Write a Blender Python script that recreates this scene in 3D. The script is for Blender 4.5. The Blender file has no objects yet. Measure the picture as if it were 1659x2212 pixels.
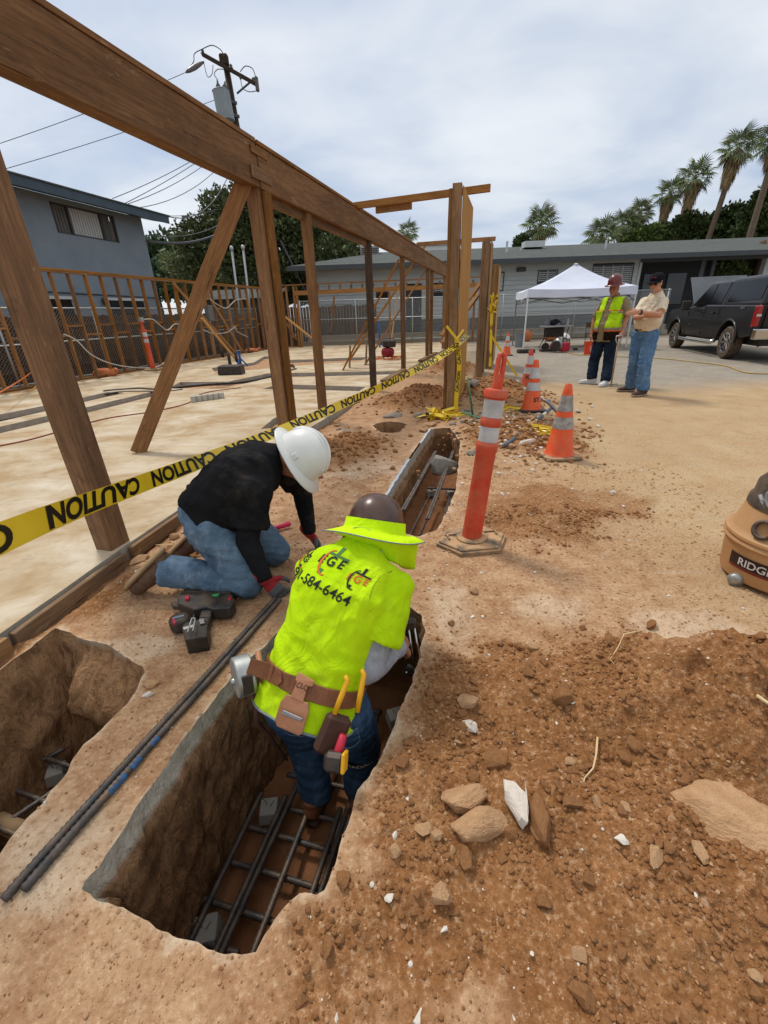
import bpy, bmesh, math, random
import numpy as np
from mathutils import Vector as V, Matrix
from mathutils.geometry import delaunay_2d_cdt
from mathutils.bvhtree import BVHTree

R = math.radians
rnd = random.Random(7)
sc = bpy.context.scene
col = sc.collection

# ---------------------------------------------------------------- camera
CAM_H, PITCH, ROLL, FPX = 1.36, R(24.694), R(1.886), 932.9
cam_d = bpy.data.cameras.new('camera')
cam = bpy.data.objects.new('camera', cam_d)
col.objects.link(cam)
cam_d.sensor_fit = 'VERTICAL'
cam_d.sensor_height = 24.0
cam_d.lens = 24.0 * FPX / 2212.0
cam_d.clip_start = 0.02
cam_d.clip_end = 2000.0
_c, _s, _cr, _sr = math.cos(PITCH), math.sin(PITCH), math.cos(ROLL), math.sin(ROLL)
_F, _U, _X = V((0, _c, -_s)), V((0, _s, _c)), V((1, 0, 0))
_r = _X * _cr - _U * _sr
_u = _X * _sr + _U * _cr
cam.matrix_world = Matrix(((_r.x, _u.x, -_F.x, 0), (_r.y, _u.y, -_F.y, 0), (_r.z, _u.z, -_F.z, CAM_H), (0, 0, 0, 1)))
sc.camera = cam

# ---------------------------------------------------------------- sky, sun, exposure
SUN_EL, SUN_AZ = R(58), R(-35)          # azimuth from +Y towards +X
world = bpy.data.worlds.new('World')
sc.world = world
world.use_nodes = True
wn, wl = world.node_tree.nodes, world.node_tree.links
wn.clear()
w_out = wn.new('ShaderNodeOutputWorld')
w_bg = wn.new('ShaderNodeBackground')
w_sky = wn.new('ShaderNodeTexSky')
w_sky.sky_type = 'NISHITA'
w_sky.sun_disc = False
w_sky.sun_elevation = SUN_EL
w_sky.sun_rotation = SUN_AZ
w_sky.air_density = 1.0
w_sky.dust_density = 2.0
w_tc = wn.new('ShaderNodeTexCoord')
w_sep = wn.new('ShaderNodeSeparateXYZ')
wl.new(w_tc.outputs['Generated'], w_sep.inputs[0])
def wmath(op, a, b=None, c=None):
    n = wn.new('ShaderNodeMath'); n.operation = op
    for i, v in enumerate((a, b, c)):
        if v is None: continue
        if isinstance(v, (int, float)): n.inputs[i].default_value = v
        else: wl.new(v, n.inputs[i])
    return n.outputs[0]
# cloud deck seen in perspective: direction divided by height
w_den = wmath('ADD', wmath('MAXIMUM', w_sep.outputs[2], 0.0), 0.16)
w_cmb = wn.new('ShaderNodeCombineXYZ')
wl.new(wmath('DIVIDE', w_sep.outputs[0], w_den), w_cmb.inputs[0])
wl.new(wmath('DIVIDE', w_sep.outputs[1], w_den), w_cmb.inputs[1])
def wnoise(scale, detail, rough, off, dist=0.0):
    m = wn.new('ShaderNodeMapping'); m.inputs['Location'].default_value = off
    m.inputs['Rotation'].default_value = (0, 0, 0.5); m.inputs['Scale'].default_value = (1.0, 1.25, 1)
    wl.new(w_cmb.outputs[0], m.inputs[0])
    n = wn.new('ShaderNodeTexNoise'); n.inputs['Scale'].default_value = scale
    n.inputs['Detail'].default_value = detail; n.inputs['Roughness'].default_value = rough
    n.inputs['Distortion'].default_value = dist
    wl.new(m.outputs[0], n.inputs['Vector'])
    return n.outputs['Fac']
w_n1 = wnoise(0.42, 3, 0.5, (3.1, 7.7, 0), 0.6)
w_n2 = wnoise(1.7, 4, 0.55, (11.0, 2.0, 0), 0.3)
w_mix = wmath('ADD', wmath('MULTIPLY', w_n1, 0.70), wmath('MULTIPLY', w_n2, 0.30))
w_ramp = wn.new('ShaderNodeValToRGB')
w_ramp.color_ramp.elements[0].position = 0.38
w_ramp.color_ramp.elements[0].color = (3.8, 4.6, 6.0, 1)
w_ramp.color_ramp.elements[1].position = 0.66
w_ramp.color_ramp.elements[1].color = (8.0, 8.1, 8.3, 1)
w_e = w_ramp.color_ramp.elements.new(0.47); w_e.color = (5.4, 5.9, 6.7, 1)
w_e = w_ramp.color_ramp.elements.new(0.55); w_e.color = (6.7, 7.0, 7.4, 1)
wl.new(w_mix, w_ramp.inputs[0])
w_m = wn.new('ShaderNodeMix'); w_m.data_type = 'RGBA'; w_m.inputs['Factor'].default_value = 0.86
wl.new(w_sky.outputs[0], w_m.inputs['A'])
wl.new(w_ramp.outputs[0], w_m.inputs['B'])
wl.new(w_m.outputs['Result'], w_bg.inputs[0])
w_bg.inputs[1].default_value = 0.1
wl.new(w_bg.outputs[0], w_out.inputs[0])

sun_d = bpy.data.lights.new('sun', 'SUN')
sun_d.energy = 1.7
sun_d.angle = R(10)
sun_d.color = (1.0, 0.955, 0.89)
sun = bpy.data.objects.new('sun', sun_d)
col.objects.link(sun)
_sd = V((math.sin(SUN_AZ) * math.cos(SUN_EL), math.cos(SUN_AZ) * math.cos(SUN_EL), math.sin(SUN_EL)))
sun.rotation_euler = _sd.to_track_quat('Z', 'Y').to_euler()
sun.location = _sd * 40

vs = sc.view_settings
vs.view_transform = 'Standard'
vs.look = 'None'
vs.exposure = 0.34
vs.gamma = 1.0
vs.use_curve_mapping = False

# ---------------------------------------------------------------- helpers
def ray(x, y):
    a = (x - 829.5) / FPX; b = -(y - 1106) / FPX
    u = a * _cr + b * _sr; w = -a * _sr + b * _cr
    return V((u, _c + w * _s, -_s + w * _c))
def gp(x, y, z=0.0):                      # photo point -> point on the level plane z
    d = ray(x, y); return V((0, 0, CAM_H)) + d * ((z - CAM_H) / d.z)
def yp(x, y, Y):                          # photo point -> point at distance Y
    d = ray(x, y); return V((0, 0, CAM_H)) + d * (Y / d.y)
def hx(h):
    h = h.lstrip('#'); o = []
    for i in (0, 2, 4):
        s = int(h[i:i + 2], 16) / 255.0
        o.append(s / 12.92 if s <= 0.04045 else ((s + 0.055) / 1.055) ** 2.4)
    return tuple(o)
def C(c): return hx(c) if isinstance(c, str) else tuple(c)

_rs = np.random.RandomState(3)
_PERM = _rs.permutation(1024)
_GR = _rs.rand(1024, 2) * 2 - 1
def pnoise(x, y):
    x = np.asarray(x, float); y = np.asarray(y, float)
    xi = np.floor(x).astype(int); yi = np.floor(y).astype(int)
    xf = x - xi; yf = y - yi
    u = xf * xf * xf * (xf * (xf * 6 - 15) + 10); v = yf * yf * yf * (yf * (yf * 6 - 15) + 10)
    def g(i, j):
        h = _PERM[(_PERM[(xi + i) % 1024] + yi + j) % 1024]
        return _GR[h, 0] * (xf - i) + _GR[h, 1] * (yf - j)
    a = g(0, 0) * (1 - u) + g(1, 0) * u
    b = g(0, 1) * (1 - u) + g(1, 1) * u
    return a * (1 - v) + b * v
def fbm(x, y, sc_=1.0, octv=4, gain=0.5):
    t = 0; a = 1.0
    for k in range(octv):
        t = t + a * pnoise(np.asarray(x) * sc_ + 17.3 * k, np.asarray(y) * sc_ - 9.1 * k)
        a *= gain; sc_ *= 2.03
    return t

class MB:
    def __init__(self): self.v = []; self.f = []
    def add(self, vs_, fs_):
        o = len(self.v); self.v += [tuple(p) for p in vs_]
        self.f += [tuple(i + o for i in f) for f in fs_]
        return self
    def box(self, c, s, M=None):
        c = V(c); pts = []
        for k in range(8):
            p = V(((k & 1) - .5, ((k >> 1) & 1) - .5, ((k >> 2) & 1) - .5)) * 1.0
            p = V((p.x * s[0], p.y * s[1], p.z * s[2]))
            if M is not None: p = M @ p
            pts.append(c + p)
        return self.add(pts, [(0, 2, 3, 1), (4, 5, 7, 6), (0, 1, 5, 4), (2, 6, 7, 3), (0, 4, 6, 2), (1, 3, 7, 5)])
    def bar(self, a, b, w, h, up=(0, 0, 1)):
        a, b = V(a), V(b)
        M = frame(b - a, up)
        return self.box((a + b) / 2, ((b - a).length, w, h), M)
    def tube(self, pts, r, n=8, cap=True):
        pts = [V(p) for p in pts]; m = len(pts)
        rs = r if isinstance(r, (list, tuple)) else [r] * m
        ref = None; vs_ = []
        for i, p in enumerate(pts):
            t = (pts[min(i + 1, m - 1)] - pts[max(i - 1, 0)])
            t = t.normalized() if t.length > 1e-9 else V((0, 0, 1))
            if ref is None:
                ref = t.orthogonal().normalized()
            ref = (ref - t * ref.dot(t))
            ref = ref.normalized() if ref.length > 1e-6 else t.orthogonal().normalized()
            bn = t.cross(ref)
            for k in range(n):
                a = 2 * math.pi * k / n
                vs_.append(p + (ref * math.cos(a) + bn * math.sin(a)) * rs[i])
        fs_ = []
        for i in range(m - 1):
            for k in range(n):
                k2 = (k + 1) % n
                fs_.append((i * n + k, i * n + k2, (i + 1) * n + k2, (i + 1) * n + k))
        if cap:
            fs_.append(tuple(range(n - 1, -1, -1))); fs_.append(tuple((m - 1) * n + k for k in range(n)))
        return self.add(vs_, fs_)
    def lathe(self, prof, n=24, c=(0, 0, 0), M=None, cap=True, sx=1, sy=1):
        c = V(c); vs_ = []; m = len(prof)
        for (r_, z) in prof:
            for k in range(n):
                a = 2 * math.pi * k / n
                p = V((r_ * math.cos(a) * sx, r_ * math.sin(a) * sy, z))
                vs_.append(c + (M @ p if M is not None else p))
        fs_ = [(i * n + k, i * n + (k + 1) % n, (i + 1) * n + (k + 1) % n, (i + 1) * n + k) for i in range(m - 1) for k in range(n)]
        if cap:
            fs_.append(tuple(range(n - 1, -1, -1))); fs_.append(tuple((m - 1) * n + k for k in range(n)))
        return self.add(vs_, fs_)
    def loft(self, st, n=20, sup=2.0):
        # st: (centre, side radius, depth radius, side vector); closed ends
        m = len(st); vs_ = []
        cs = [V(s_[0]) for s_ in st]
        for i, s_ in enumerate(st):
            t = (cs[min(i + 1, m - 1)] - cs[max(i - 1, 0)])
            t = t.normalized() if t.length > 1e-9 else V((0, 0, 1))
            sd = V(s_[3]); sd = sd - t * sd.dot(t); sd.normalize()
            dp = t.cross(sd)
            for k in range(n):
                a = 2 * math.pi * k / n
                ca, sa = math.cos(a), math.sin(a)
                e = 2.0 / sup
                ca = math.copysign(abs(ca) ** e, ca); sa = math.copysign(abs(sa) ** e, sa)
                vs_.append(cs[i] + sd * (s_[1] * ca) + dp * (s_[2] * sa))
        fs_ = [(i * n + k, i * n + (k + 1) % n, (i + 1) * n + (k + 1) % n, (i + 1) * n + k) for i in range(m - 1) for k in range(n)]
        fs_.append(tuple(range(n - 1, -1, -1))); fs_.append(tuple((m - 1) * n + k for k in range(n)))
        return self.add(vs_, fs_)
    def ell(self, c, r, M=None, n=16, m=10):
        prof = []
        for i in range(m + 1):
            a = -math.pi / 2 + math.pi * i / m
            prof.append((max(1e-4, math.cos(a)), math.sin(a)))
        c = V(c); vs_ = []
        for (q, z) in prof:
            for k in range(n):
                a = 2 * math.pi * k / n
                p = V((q * math.cos(a) * r[0], q * math.sin(a) * r[1], z * r[2]))
                vs_.append(c + (M @ p if M is not None else p))
        fs_ = [(i * n + k, i * n + (k + 1) % n, (i + 1) * n + (k + 1) % n, (i + 1) * n + k) for i in range(m) for k in range(n)]
        return self.add(vs_, fs_)
    def prism(self, poly, z0, z1):
        n = len(poly)
        return self.add([(p[0], p[1], z0) for p in poly] + [(p[0], p[1], z1) for p in poly],
                        [tuple(range(n - 1, -1, -1)), tuple(range(n, 2 * n))] + [(k, (k + 1) % n, n + (k + 1) % n, n + k) for k in range(n)])
    def map(self, fn):
        self.v = [tuple(fn(V(p))) for p in self.v]; return self
    def mesh(self, name):
        me = bpy.data.meshes.new(name); me.from_pydata(self.v, [], self.f); me.update(); return me

def frame(d, up=(0, 0, 1)):
    x = V(d).normalized(); up = V(up)
    y = up.cross(x)
    if y.length < 1e-5: y = V((0, 1, 0)).cross(x) if abs(x.y) < .9 else V((1, 0, 0)).cross(x)
    y.normalize(); z = x.cross(y)
    return Matrix((x, y, z)).transposed()
def rotz(a): return Matrix.Rotation(a, 3, 'Z')
def tag(o, label=None, cat=None, group=None, kind=None):
    if label: o['label'] = label
    if cat: o['category'] = cat
    if group: o['group'] = group
    if kind: o['kind'] = kind
    return o
def put(o, parent):
    if parent is not None:
        o.parent = parent; o.matrix_parent_inverse = parent.matrix_basis.inverted()
    return o
def new_obj(name, me, mat, parent=None, smooth=False, bevel=0, M=None, seg=1):
    o = bpy.data.objects.new(name, me); col.objects.link(o)
    if mat is not None and not me.materials: me.materials.append(mat)
    if smooth:
        me.polygons.foreach_set('use_smooth', [True] * len(me.polygons))
    if M is not None: o.matrix_basis = M
    if bevel:
        b = o.modifiers.new('bevel', 'BEVEL'); b.width = bevel; b.segments = seg; b.limit_method = 'ANGLE'; b.angle_limit = R(40)
    return put(o, parent)
def ob(name, mb, mat, parent=None, smooth=False, bevel=0, M=None, seg=1):
    me = mb.mesh(name) if isinstance(mb, MB) else mb
    return new_obj(name, me, mat, parent, smooth, bevel, M, seg)
def smooth_by_angle(o, ang=40):
    me = o.data
    bm = bmesh.new(); bm.from_mesh(me)
    for f in bm.faces: f.smooth = True
    for e in bm.edges:
        if len(e.link_faces) == 2 and e.calc_face_angle(0) > R(ang): e.smooth = False
    bm.to_mesh(me); bm.free(); return o
def empty(name, loc, label=None, cat=None, group=None, rz=0):
    o = bpy.data.objects.new(name, None); col.objects.link(o)
    o.empty_display_size = .1
    o.matrix_basis = Matrix.Translation(V(loc)) @ Matrix.Rotation(rz, 4, 'Z')
    return tag(o, label, cat, group)
_kids = {}
def dup(o, M, label=None, parent=None):   # copy a thing with its parts; M moves it
    c = o.copy(); col.objects.link(c)
    if parent is None:
        c.matrix_basis = M @ o.matrix_basis
        if label: c['label'] = label
    else:
        c.parent = parent
    for ch in o.children: dup(ch, M, None, c)
    return c
def board(name, a, b, w, h, mat, parent, up=(0, 0, 1), bevel=.003, wob=0.0):
    # a plank from a to b; local X runs along its grain
    a, b = V(a), V(b); L = (b - a).length; M3 = frame(b - a, up)
    mb = MB(); n = max(1, int(L / .35)) if wob else 1
    for i in range(n + 1):
        x = -L / 2 + L * i / n; oy = rnd.uniform(-wob, wob); oz = rnd.uniform(-wob, wob)
        mb.v += [(x, -w / 2 + oy, -h / 2 + oz), (x, w / 2 + oy, -h / 2 + oz), (x, w / 2 + oy, h / 2 + oz), (x, -w / 2 + oy, h / 2 + oz)]
    for i in range(n):
        o = i * 4
        for k in range(4): mb.f.append((o + k, o + (k + 1) % 4, o + 4 + (k + 1) % 4, o + 4 + k))
    mb.f += [(3, 2, 1, 0), (n * 4, n * 4 + 1, n * 4 + 2, n * 4 + 3)]
    M = M3.to_4x4(); M.translation = (a + b) / 2
    return ob(name, mb, mat, parent, bevel=bevel, M=M)
def blob(mb, voxel, smooth=3, name='blob', fn=None):
    # fuse overlapping closed pieces into one continuous skin
    me = mb.mesh(name); o = bpy.data.objects.new(name, me); col.objects.link(o)
    m = o.modifiers.new('r', 'REMESH'); m.mode = 'VOXEL'; m.voxel_size = voxel; m.use_smooth_shade = True
    if smooth:
        s_ = o.modifiers.new('s', 'SMOOTH'); s_.factor = .5; s_.iterations = smooth
    dg = bpy.context.evaluated_depsgraph_get()
    e = o.evaluated_get(dg)
    out = bpy.data.meshes.new_from_object(e)
    bpy.data.objects.remove(o); bpy.data.meshes.remove(me)
    out.name = name
    if fn is not None:
        n = len(out.vertices); co = np.empty(n * 3); out.vertices.foreach_get('co', co); co = co.reshape(-1, 3)
        no = np.empty(n * 3); out.vertices.foreach_get('normal', no); no = no.reshape(-1, 3)
        out.vertices.foreach_set('co', fn(co, no).reshape(-1)); out.update()
    out.polygons.foreach_set('use_smooth', [True] * len(out.polygons))
    return out

# ---------------------------------------------------------------- materials
class NT:
    def __init__(self, name):
        self.m = bpy.data.materials.new(name); self.m.use_nodes = True
        self.n = self.m.node_tree.nodes; self.l = self.m.node_tree.links
        self.n.clear()
        self.out = self.n.new('ShaderNodeOutputMaterial'); self.b = self.n.new('ShaderNodeBsdfPrincipled')
        self.l.new(self.b.outputs[0], self.out.inputs[0])
        self._o = None
    def s(self, sock, v):
        if isinstance(v, (int, float)): sock.default_value = v
        elif isinstance(v, (tuple, list)):
            sock.default_value = tuple(v) + ((1.0,) if len(v) == 3 and sock.type == 'RGBA' else ())
        else: self.l.new(v, sock)
    def math(self, op, a, b=0.0, c=None, clamp=False):
        n = self.n.new('ShaderNodeMath'); n.operation = op; n.use_clamp = clamp
        self.s(n.inputs[0], a); self.s(n.inputs[1], b)
        if c is not None: self.s(n.inputs[2], c)
        return n.outputs[0]
    def coord(self, kind='Object', rand=True):
        tc = self.n.new('ShaderNodeTexCoord'); o = tc.outputs[kind]
        if rand:
            oi = self.n.new('ShaderNodeObjectInfo')
            va = self.n.new('ShaderNodeVectorMath'); va.operation = 'MULTIPLY_ADD'
            cb = self.n.new('ShaderNodeCombineXYZ')
            for k in range(3): self.l.new(oi.outputs['Random'], cb.inputs[k])
            self.l.new(cb.outputs[0], va.inputs[0]); va.inputs[1].default_value = (31.7, 17.3, 53.1); self.l.new(o, va.inputs[2])
            o = va.outputs[0]
        return o
    def mapping(self, o, scale=(1, 1, 1), loc=(0, 0, 0), rot=(0, 0, 0)):
        m = self.n.new('ShaderNodeMapping'); m.inputs['Scale'].default_value = scale
        m.inputs['Location'].default_value = loc; m.inputs['Rotation'].default_value = rot
        self.l.new(o, m.inputs[0]); return m.outputs[0]
    def noise(self, vec, scale, detail=5, rough=.55, dist=0.0, out='Fac'):
        n = self.n.new('ShaderNodeTexNoise'); n.inputs['Scale'].default_value = scale; n.inputs['Detail'].default_value = min(detail, 4)
        n.inputs['Roughness'].default_value = rough; n.inputs['Distortion'].default_value = dist
        self.l.new(vec, n.inputs['Vector']); return n.outputs[out]
    def vor(self, vec, scale, feature='F1', out='Distance'):
        n = self.n.new('ShaderNodeTexVoronoi'); n.feature = feature; n.inputs['Scale'].default_value = scale
        self.l.new(vec, n.inputs['Vector']); return n.outputs[out]
    def ramp(self, fac, stops):
        n = self.n.new('ShaderNodeValToRGB'); e = n.color_ramp.elements
        while len(e) < len(stops): e.new(.5)
        for q, (p, c_) in zip(e, stops):
            q.position = p
            if isinstance(c_, (int, float)): c_ = (c_, c_, c_)
            c_ = C(c_); q.color = (c_[0], c_[1], c_[2], 1)
        self.s(n.inputs[0], fac); return n.outputs[0]
    def mix(self, fac, a, b, blend='MIX'):
        n = self.n.new('ShaderNodeMix'); n.data_type = 'RGBA'; n.blend_type = blend
        self.s(n.inputs['Factor'], fac); self.s(n.inputs['A'], C(a) if isinstance(a, (str, tuple)) else a); self.s(n.inputs['B'], C(b) if isinstance(b, (str, tuple)) else b)
        return n.outputs['Result']
    def attr(self, name, out='Color'):
        n = self.n.new('ShaderNodeAttribute'); n.attribute_name = name; return n.outputs[out]
    def sep(self, o):
        n = self.n.new('ShaderNodeSeparateXYZ'); self.l.new(o, n.inputs[0]); return n.outputs
    def bump(self, h, strength=.5, dist=.01, prev=None):
        n = self.n.new('ShaderNodeBump'); n.inputs['Strength'].default_value = strength; n.inputs['Distance'].default_value = dist
        self.s(n.inputs['Height'], h)
        if prev is not None: self.l.new(prev, n.inputs['Normal'])
        return n.outputs[0]
    def fin(self, color, rough=.8, normal=None, metal=0.0, spec=.3):
        self.s(self.b.inputs['Base Color'], C(color) if isinstance(color, (str, tuple)) else color)
        self.s(self.b.inputs['Roughness'], rough); self.b.inputs['Metallic'].default_value = metal
        self.b.inputs['Specular IOR Level'].default_value = spec
        if normal is not None: self.l.new(normal, self.b.inputs['Normal'])
        return self.m
def dusty(t, colr, amt, dust='#b9946c'):
    g = t.n.new('ShaderNodeNewGeometry'); nz = t.sep(g.outputs['Normal'])[2]
    nn = t.noise(t.coord('Object'), 14, 6, .65)
    f = t.math('MULTIPLY', t.math('ADD', t.math('MULTIPLY', nz, .5), .6), t.ramp(nn, [(.32, 0.0), (.68, 1.0)]))
    return t.mix(t.math('MULTIPLY', f, amt, clamp=True), colr, dust)
def mat(name, c1, c2=None, scale=8, rough=.75, bump=0, bscale=40, metal=0.0, spec=.3, stretch=(1, 1, 1), dust=0.0, dist=.004, wear=0):
    t = NT(name); o = t.mapping(t.coord(), stretch)
    colr = C(c1)
    if c2 is not None:
        colr = t.mix(t.ramp(t.noise(o, scale, 6, .6), [(.3, 0.0), (.7, 1.0)]), C(c1), C(c2))
    if dust: colr = dusty(t, colr, dust)
    nm = t.bump(t.noise(o, bscale, 6, .6), bump, dist) if bump else None
    return t.fin(colr, rough, nm, metal, spec)
def wood_mat(name, a, b, c_, dark=.5, dust=.0, rough=.85):
    t = NT(name); o = t.coord()
    g1 = t.noise(t.mapping(o, (1.2, 22, 22)), 3.0, 8, .62, .35)
    g2 = t.noise(t.mapping(o, (.5, 3, 3)), 2.2, 4, .55, .2)
    kn = t.vor(t.mapping(o, (1.1, 6, 6)), 1.0)
    ck = t.noise(t.mapping(o, (.7, 34, 34)), 2.0, 3, .5, .6); sc2 = t.noise(t.mapping(o, (2.2, 9, 9)), 2.6, 4, .7, .8)
    colr = t.mix(t.ramp(g1, [(.32, 0.0), (.68, 1.0)]), a, b)
    colr = t.mix(t.math('MULTIPLY', t.ramp(g2, [(.38, 0.0), (.72, 1.0)]), dark), colr, c_)
    colr = t.mix(t.ramp(kn, [(.03, .85), (.11, 0.0)]), colr, hx('#2a170c'))
    colr = t.mix(t.ramp(ck, [(.66, 0.0), (.70, .8)]), colr, hx('#24150b')); colr = t.mix(t.ramp(sc2, [(.60, 0.0), (.70, .4)]), colr, hx('#b89871'))
    st = t.noise(o, 5, 5, .7)
    colr = t.mix(t.ramp(st, [(.62, 0.0), (.72, .35)]), colr, hx('#20130b'))
    if dust: colr = dusty(t, colr, dust)
    oi = t.n.new('ShaderNodeObjectInfo'); hs = t.n.new('ShaderNodeHueSaturation'); t.l.new(colr, hs.inputs['Color'])
    t.s(hs.inputs['Value'], t.math('ADD', t.math('MULTIPLY', oi.outputs['Random'], .42), .80)); t.s(hs.inputs['Saturation'], t.math('ADD', t.math('MULTIPLY', t.math('FRACT', t.math('MULTIPLY', oi.outputs['Random'], 7.3)), .25), .88)); colr = hs.outputs[0]
    nm = t.bump(g1, .55, .004)
    return t.fin(colr, rough, nm, 0, .2)

WOOD = wood_mat('wood_weathered', '#6a4b2e', '#91683f', '#452d1a', .6, .12)
WOOD2 = wood_mat('wood_orange', '#80562f', '#a67847', '#5e3d1f', .45)
WOOD3 = wood_mat('wood_pale', '#b98f5f', '#d8b483', '#8f6a3f', .4)
WOODD = wood_mat('wood_dark', '#3a2c22', '#5a4735', '#241913', .6)
WOODG = wood_mat('wood_grey', '#75583b', '#9c7b57', '#4c3623', .7, .2)
WOODB = wood_mat('wood_fence', '#453225', '#5c4634', '#2c1f16', .6)
PLY = wood_mat('plywood', '#a07a4e', '#b38c5c', '#7d5833', .5, .1)

# ================================================================ GROUND AND TRENCHES
def pxy(L, z=0.0): return [gp(x, y, z).to_2d() for x, y in L]
def resample(poly, step, closed=True):
    out = []; n = len(poly)
    for i in range(n if closed else n - 1):
        a, b = poly[i], poly[(i + 1) % n]; k = max(1, int((b - a).length / step))
        for j in range(k): out.append(a + (b - a) * (j / k))
    if not closed: out.append(poly[-1])
    return out
def rough_outline(poly, amp):
    n = len(poly); out = []
    acc = 0.0
    for i in range(n):
        t = poly[(i + 1) % n] - poly[i - 1]; nr = V((-t.y, t.x)); nr.normalize()
        acc += (poly[i] - poly[i - 1]).length
        out.append(poly[i] + nr * amp * float(fbm(acc * 9, 3.3, 1, 4, .65)))
    return out
T1 = pxy([(183, 1921), (230, 1850), (300, 1745), (380, 1625), (470, 1500), (530, 1432), (590, 1375), (650, 1325), (720, 1290), (800, 1280),
          (870, 1298), (912, 1328), (917, 1368), (905, 1420), (885, 1490), (858, 1545), (838, 1600), (822, 1640), (800, 1680), (774, 1712), (757, 1760), (743, 1808),
          (728, 1850), (717, 1887), (700, 1925), (683, 1937), (648, 1934), (620, 1958), (592, 1986), (570, 2022), (553, 2057), (520, 2066), (489, 2059), (426, 2042), (386, 2026),
          (331, 1998), (264, 1966), (232, 1954)])
T2 = pxy([(822, 1090), (838, 1058), (880, 993), (928, 926), (972, 924), (994, 955), (990, 1010), (984, 1060), (965, 1105), (945, 1143), (905, 1160), (850, 1150)])
T3 = pxy([(-60, 1935), (0, 1849), (33, 1799), (67, 1759), (97, 1733), (113, 1709), (143, 1669), (160, 1636), (180, 1606), (217, 1573), (247, 1546), (267, 1526), (287, 1499),
          (300, 1476), (310, 1453), (307, 1441), (290, 1429), (267, 1413), (233, 1393), (200, 1384), (173, 1376), (143, 1361), (117, 1351), (83, 1373), (40, 1406), (0, 1436), (-90, 1498), (-260, 1640), (-250, 1900)])
_hc = gp(842, 922)
T4 = [V((_hc.x + .21 * math.cos(a) * (1 + .15 * math.sin(3 * a)), _hc.y + .33 * math.sin(a))) for a in [2 * math.pi * k / 18 for k in range(18)]]
def area2(p): return sum(p[i].x * p[(i + 1) % len(p)].y - p[(i + 1) % len(p)].x * p[i].y for i in range(len(p)))
def ccw(p): return p if area2(p) > 0 else p[::-1]
T1 = rough_outline(resample(ccw(T1), .014), .012)
T2 = rough_outline(resample(ccw(T2), .03), .012)
T3 = rough_outline(resample(ccw(T3), .016), .013)
T4 = rough_outline(resample(ccw(T4), .04), .02)
RIMS = [T1, T2, T3, T4]

SLAB_Z = 0.06
SLAB = [V(p) for p in [(-2.12, -.2), (-1.80, 1.64), (-1.66, 2.45), (-1.50, 3.25), (-1.22, 4.35), (-1.02, 5.1), (-0.62, 6.55), (-0.02, 8.9), (2.62, 17.9), (3.9, 21.9), (-4.3, 21.9), (-10.4, .2), (-10.4, -.2)]]
def in_poly(poly, x, y):
    x = np.asarray(x); y = np.asarray(y); r_ = np.zeros(x.shape, bool); n = len(poly)
    for i in range(n):
        a, b = poly[i], poly[(i + 1) % n]
        if a[1] == b[1]: continue
        c_ = ((a[1] > y) != (b[1] > y)) & (x < (b[0] - a[0]) * (y - a[1]) / (b[1] - a[1]) + a[0])
        r_ ^= c_
    return r_
def poly_dist(poly, x, y, closed=True):
    d = np.full(np.shape(x), 1e9); n = len(poly)
    for i in range(n if closed else n - 1):
        ax, ay = poly[i]; bx, by = poly[(i + 1) % n]
        ux, uy = bx - ax, by - ay; L2 = ux * ux + uy * uy + 1e-12
        t = np.clip(((x - ax) * ux + (y - ay) * uy) / L2, 0, 1)
        d = np.minimum(d, np.hypot(x - ax - t * ux, y - ay - t * uy))
    return d
def sstep(a, b, x):
    t = np.clip((x - a) / (b - a), 0, 1); return t * t * (3 - 2 * t)
LOOSE = pxy([(985, 1395), (1060, 1378), (1110, 1350), (1180, 1370), (1300, 1395), (1430, 1420), (1560, 1455), (1900, 1560), (2300, 2600), (900, 2700), (430, 2330), (490, 2190), (570, 2090), (660, 1960), (760, 1830), (800, 1730), (850, 1620), (890, 1560), (925, 1480)])
LOOSE2 = pxy([(1040, 1110), (1100, 1060), (1190, 1050), (1300, 1065), (1375, 1080), (1340, 1120), (1250, 1150), (1180, 1180), (1110, 1175), (1040, 1150)])
_mounds = []
for (px, py, h_, sx, sy) in [(1480, 1520, .24, .36, .18), (1330, 1440, .10, .22, .10), (1610, 1640, .13, .30, .2), (1150, 1480, .035, .12, .1), (1120, 1740, .03, .16, .1), (1400, 1800, .06, .25, .12), (1660, 1540, .16, .25, .16), (1590, 1930, .07, .2, .1),
                             (1200, 1100, .06, .35, .35), (1120, 1120, .05, .2, .2), (890, 872, .22, .5, .55), (940, 862, .16, .4, .5), (700, 990, .13, .42, .35), (760, 960, .08, .3, .3),
                             (1075, 845, .25, .35, .7), (1110, 862, .18, .4, .6), (1010, 850, .2, .3, .6), (975, 800, .3, .5, .9), (1140, 930, .09, .45, .5), (1090, 940, .08, .4, .5), (1180, 960, .06, .3, .4),
                             (390, 1195, .03, .12, .1), (300, 1250, .05, .10, .12), (215, 1300, .05, .08, .12)]:
    p = gp(px, py); _mounds.append((p.x, p.y, h_, sx, sy))
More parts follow.
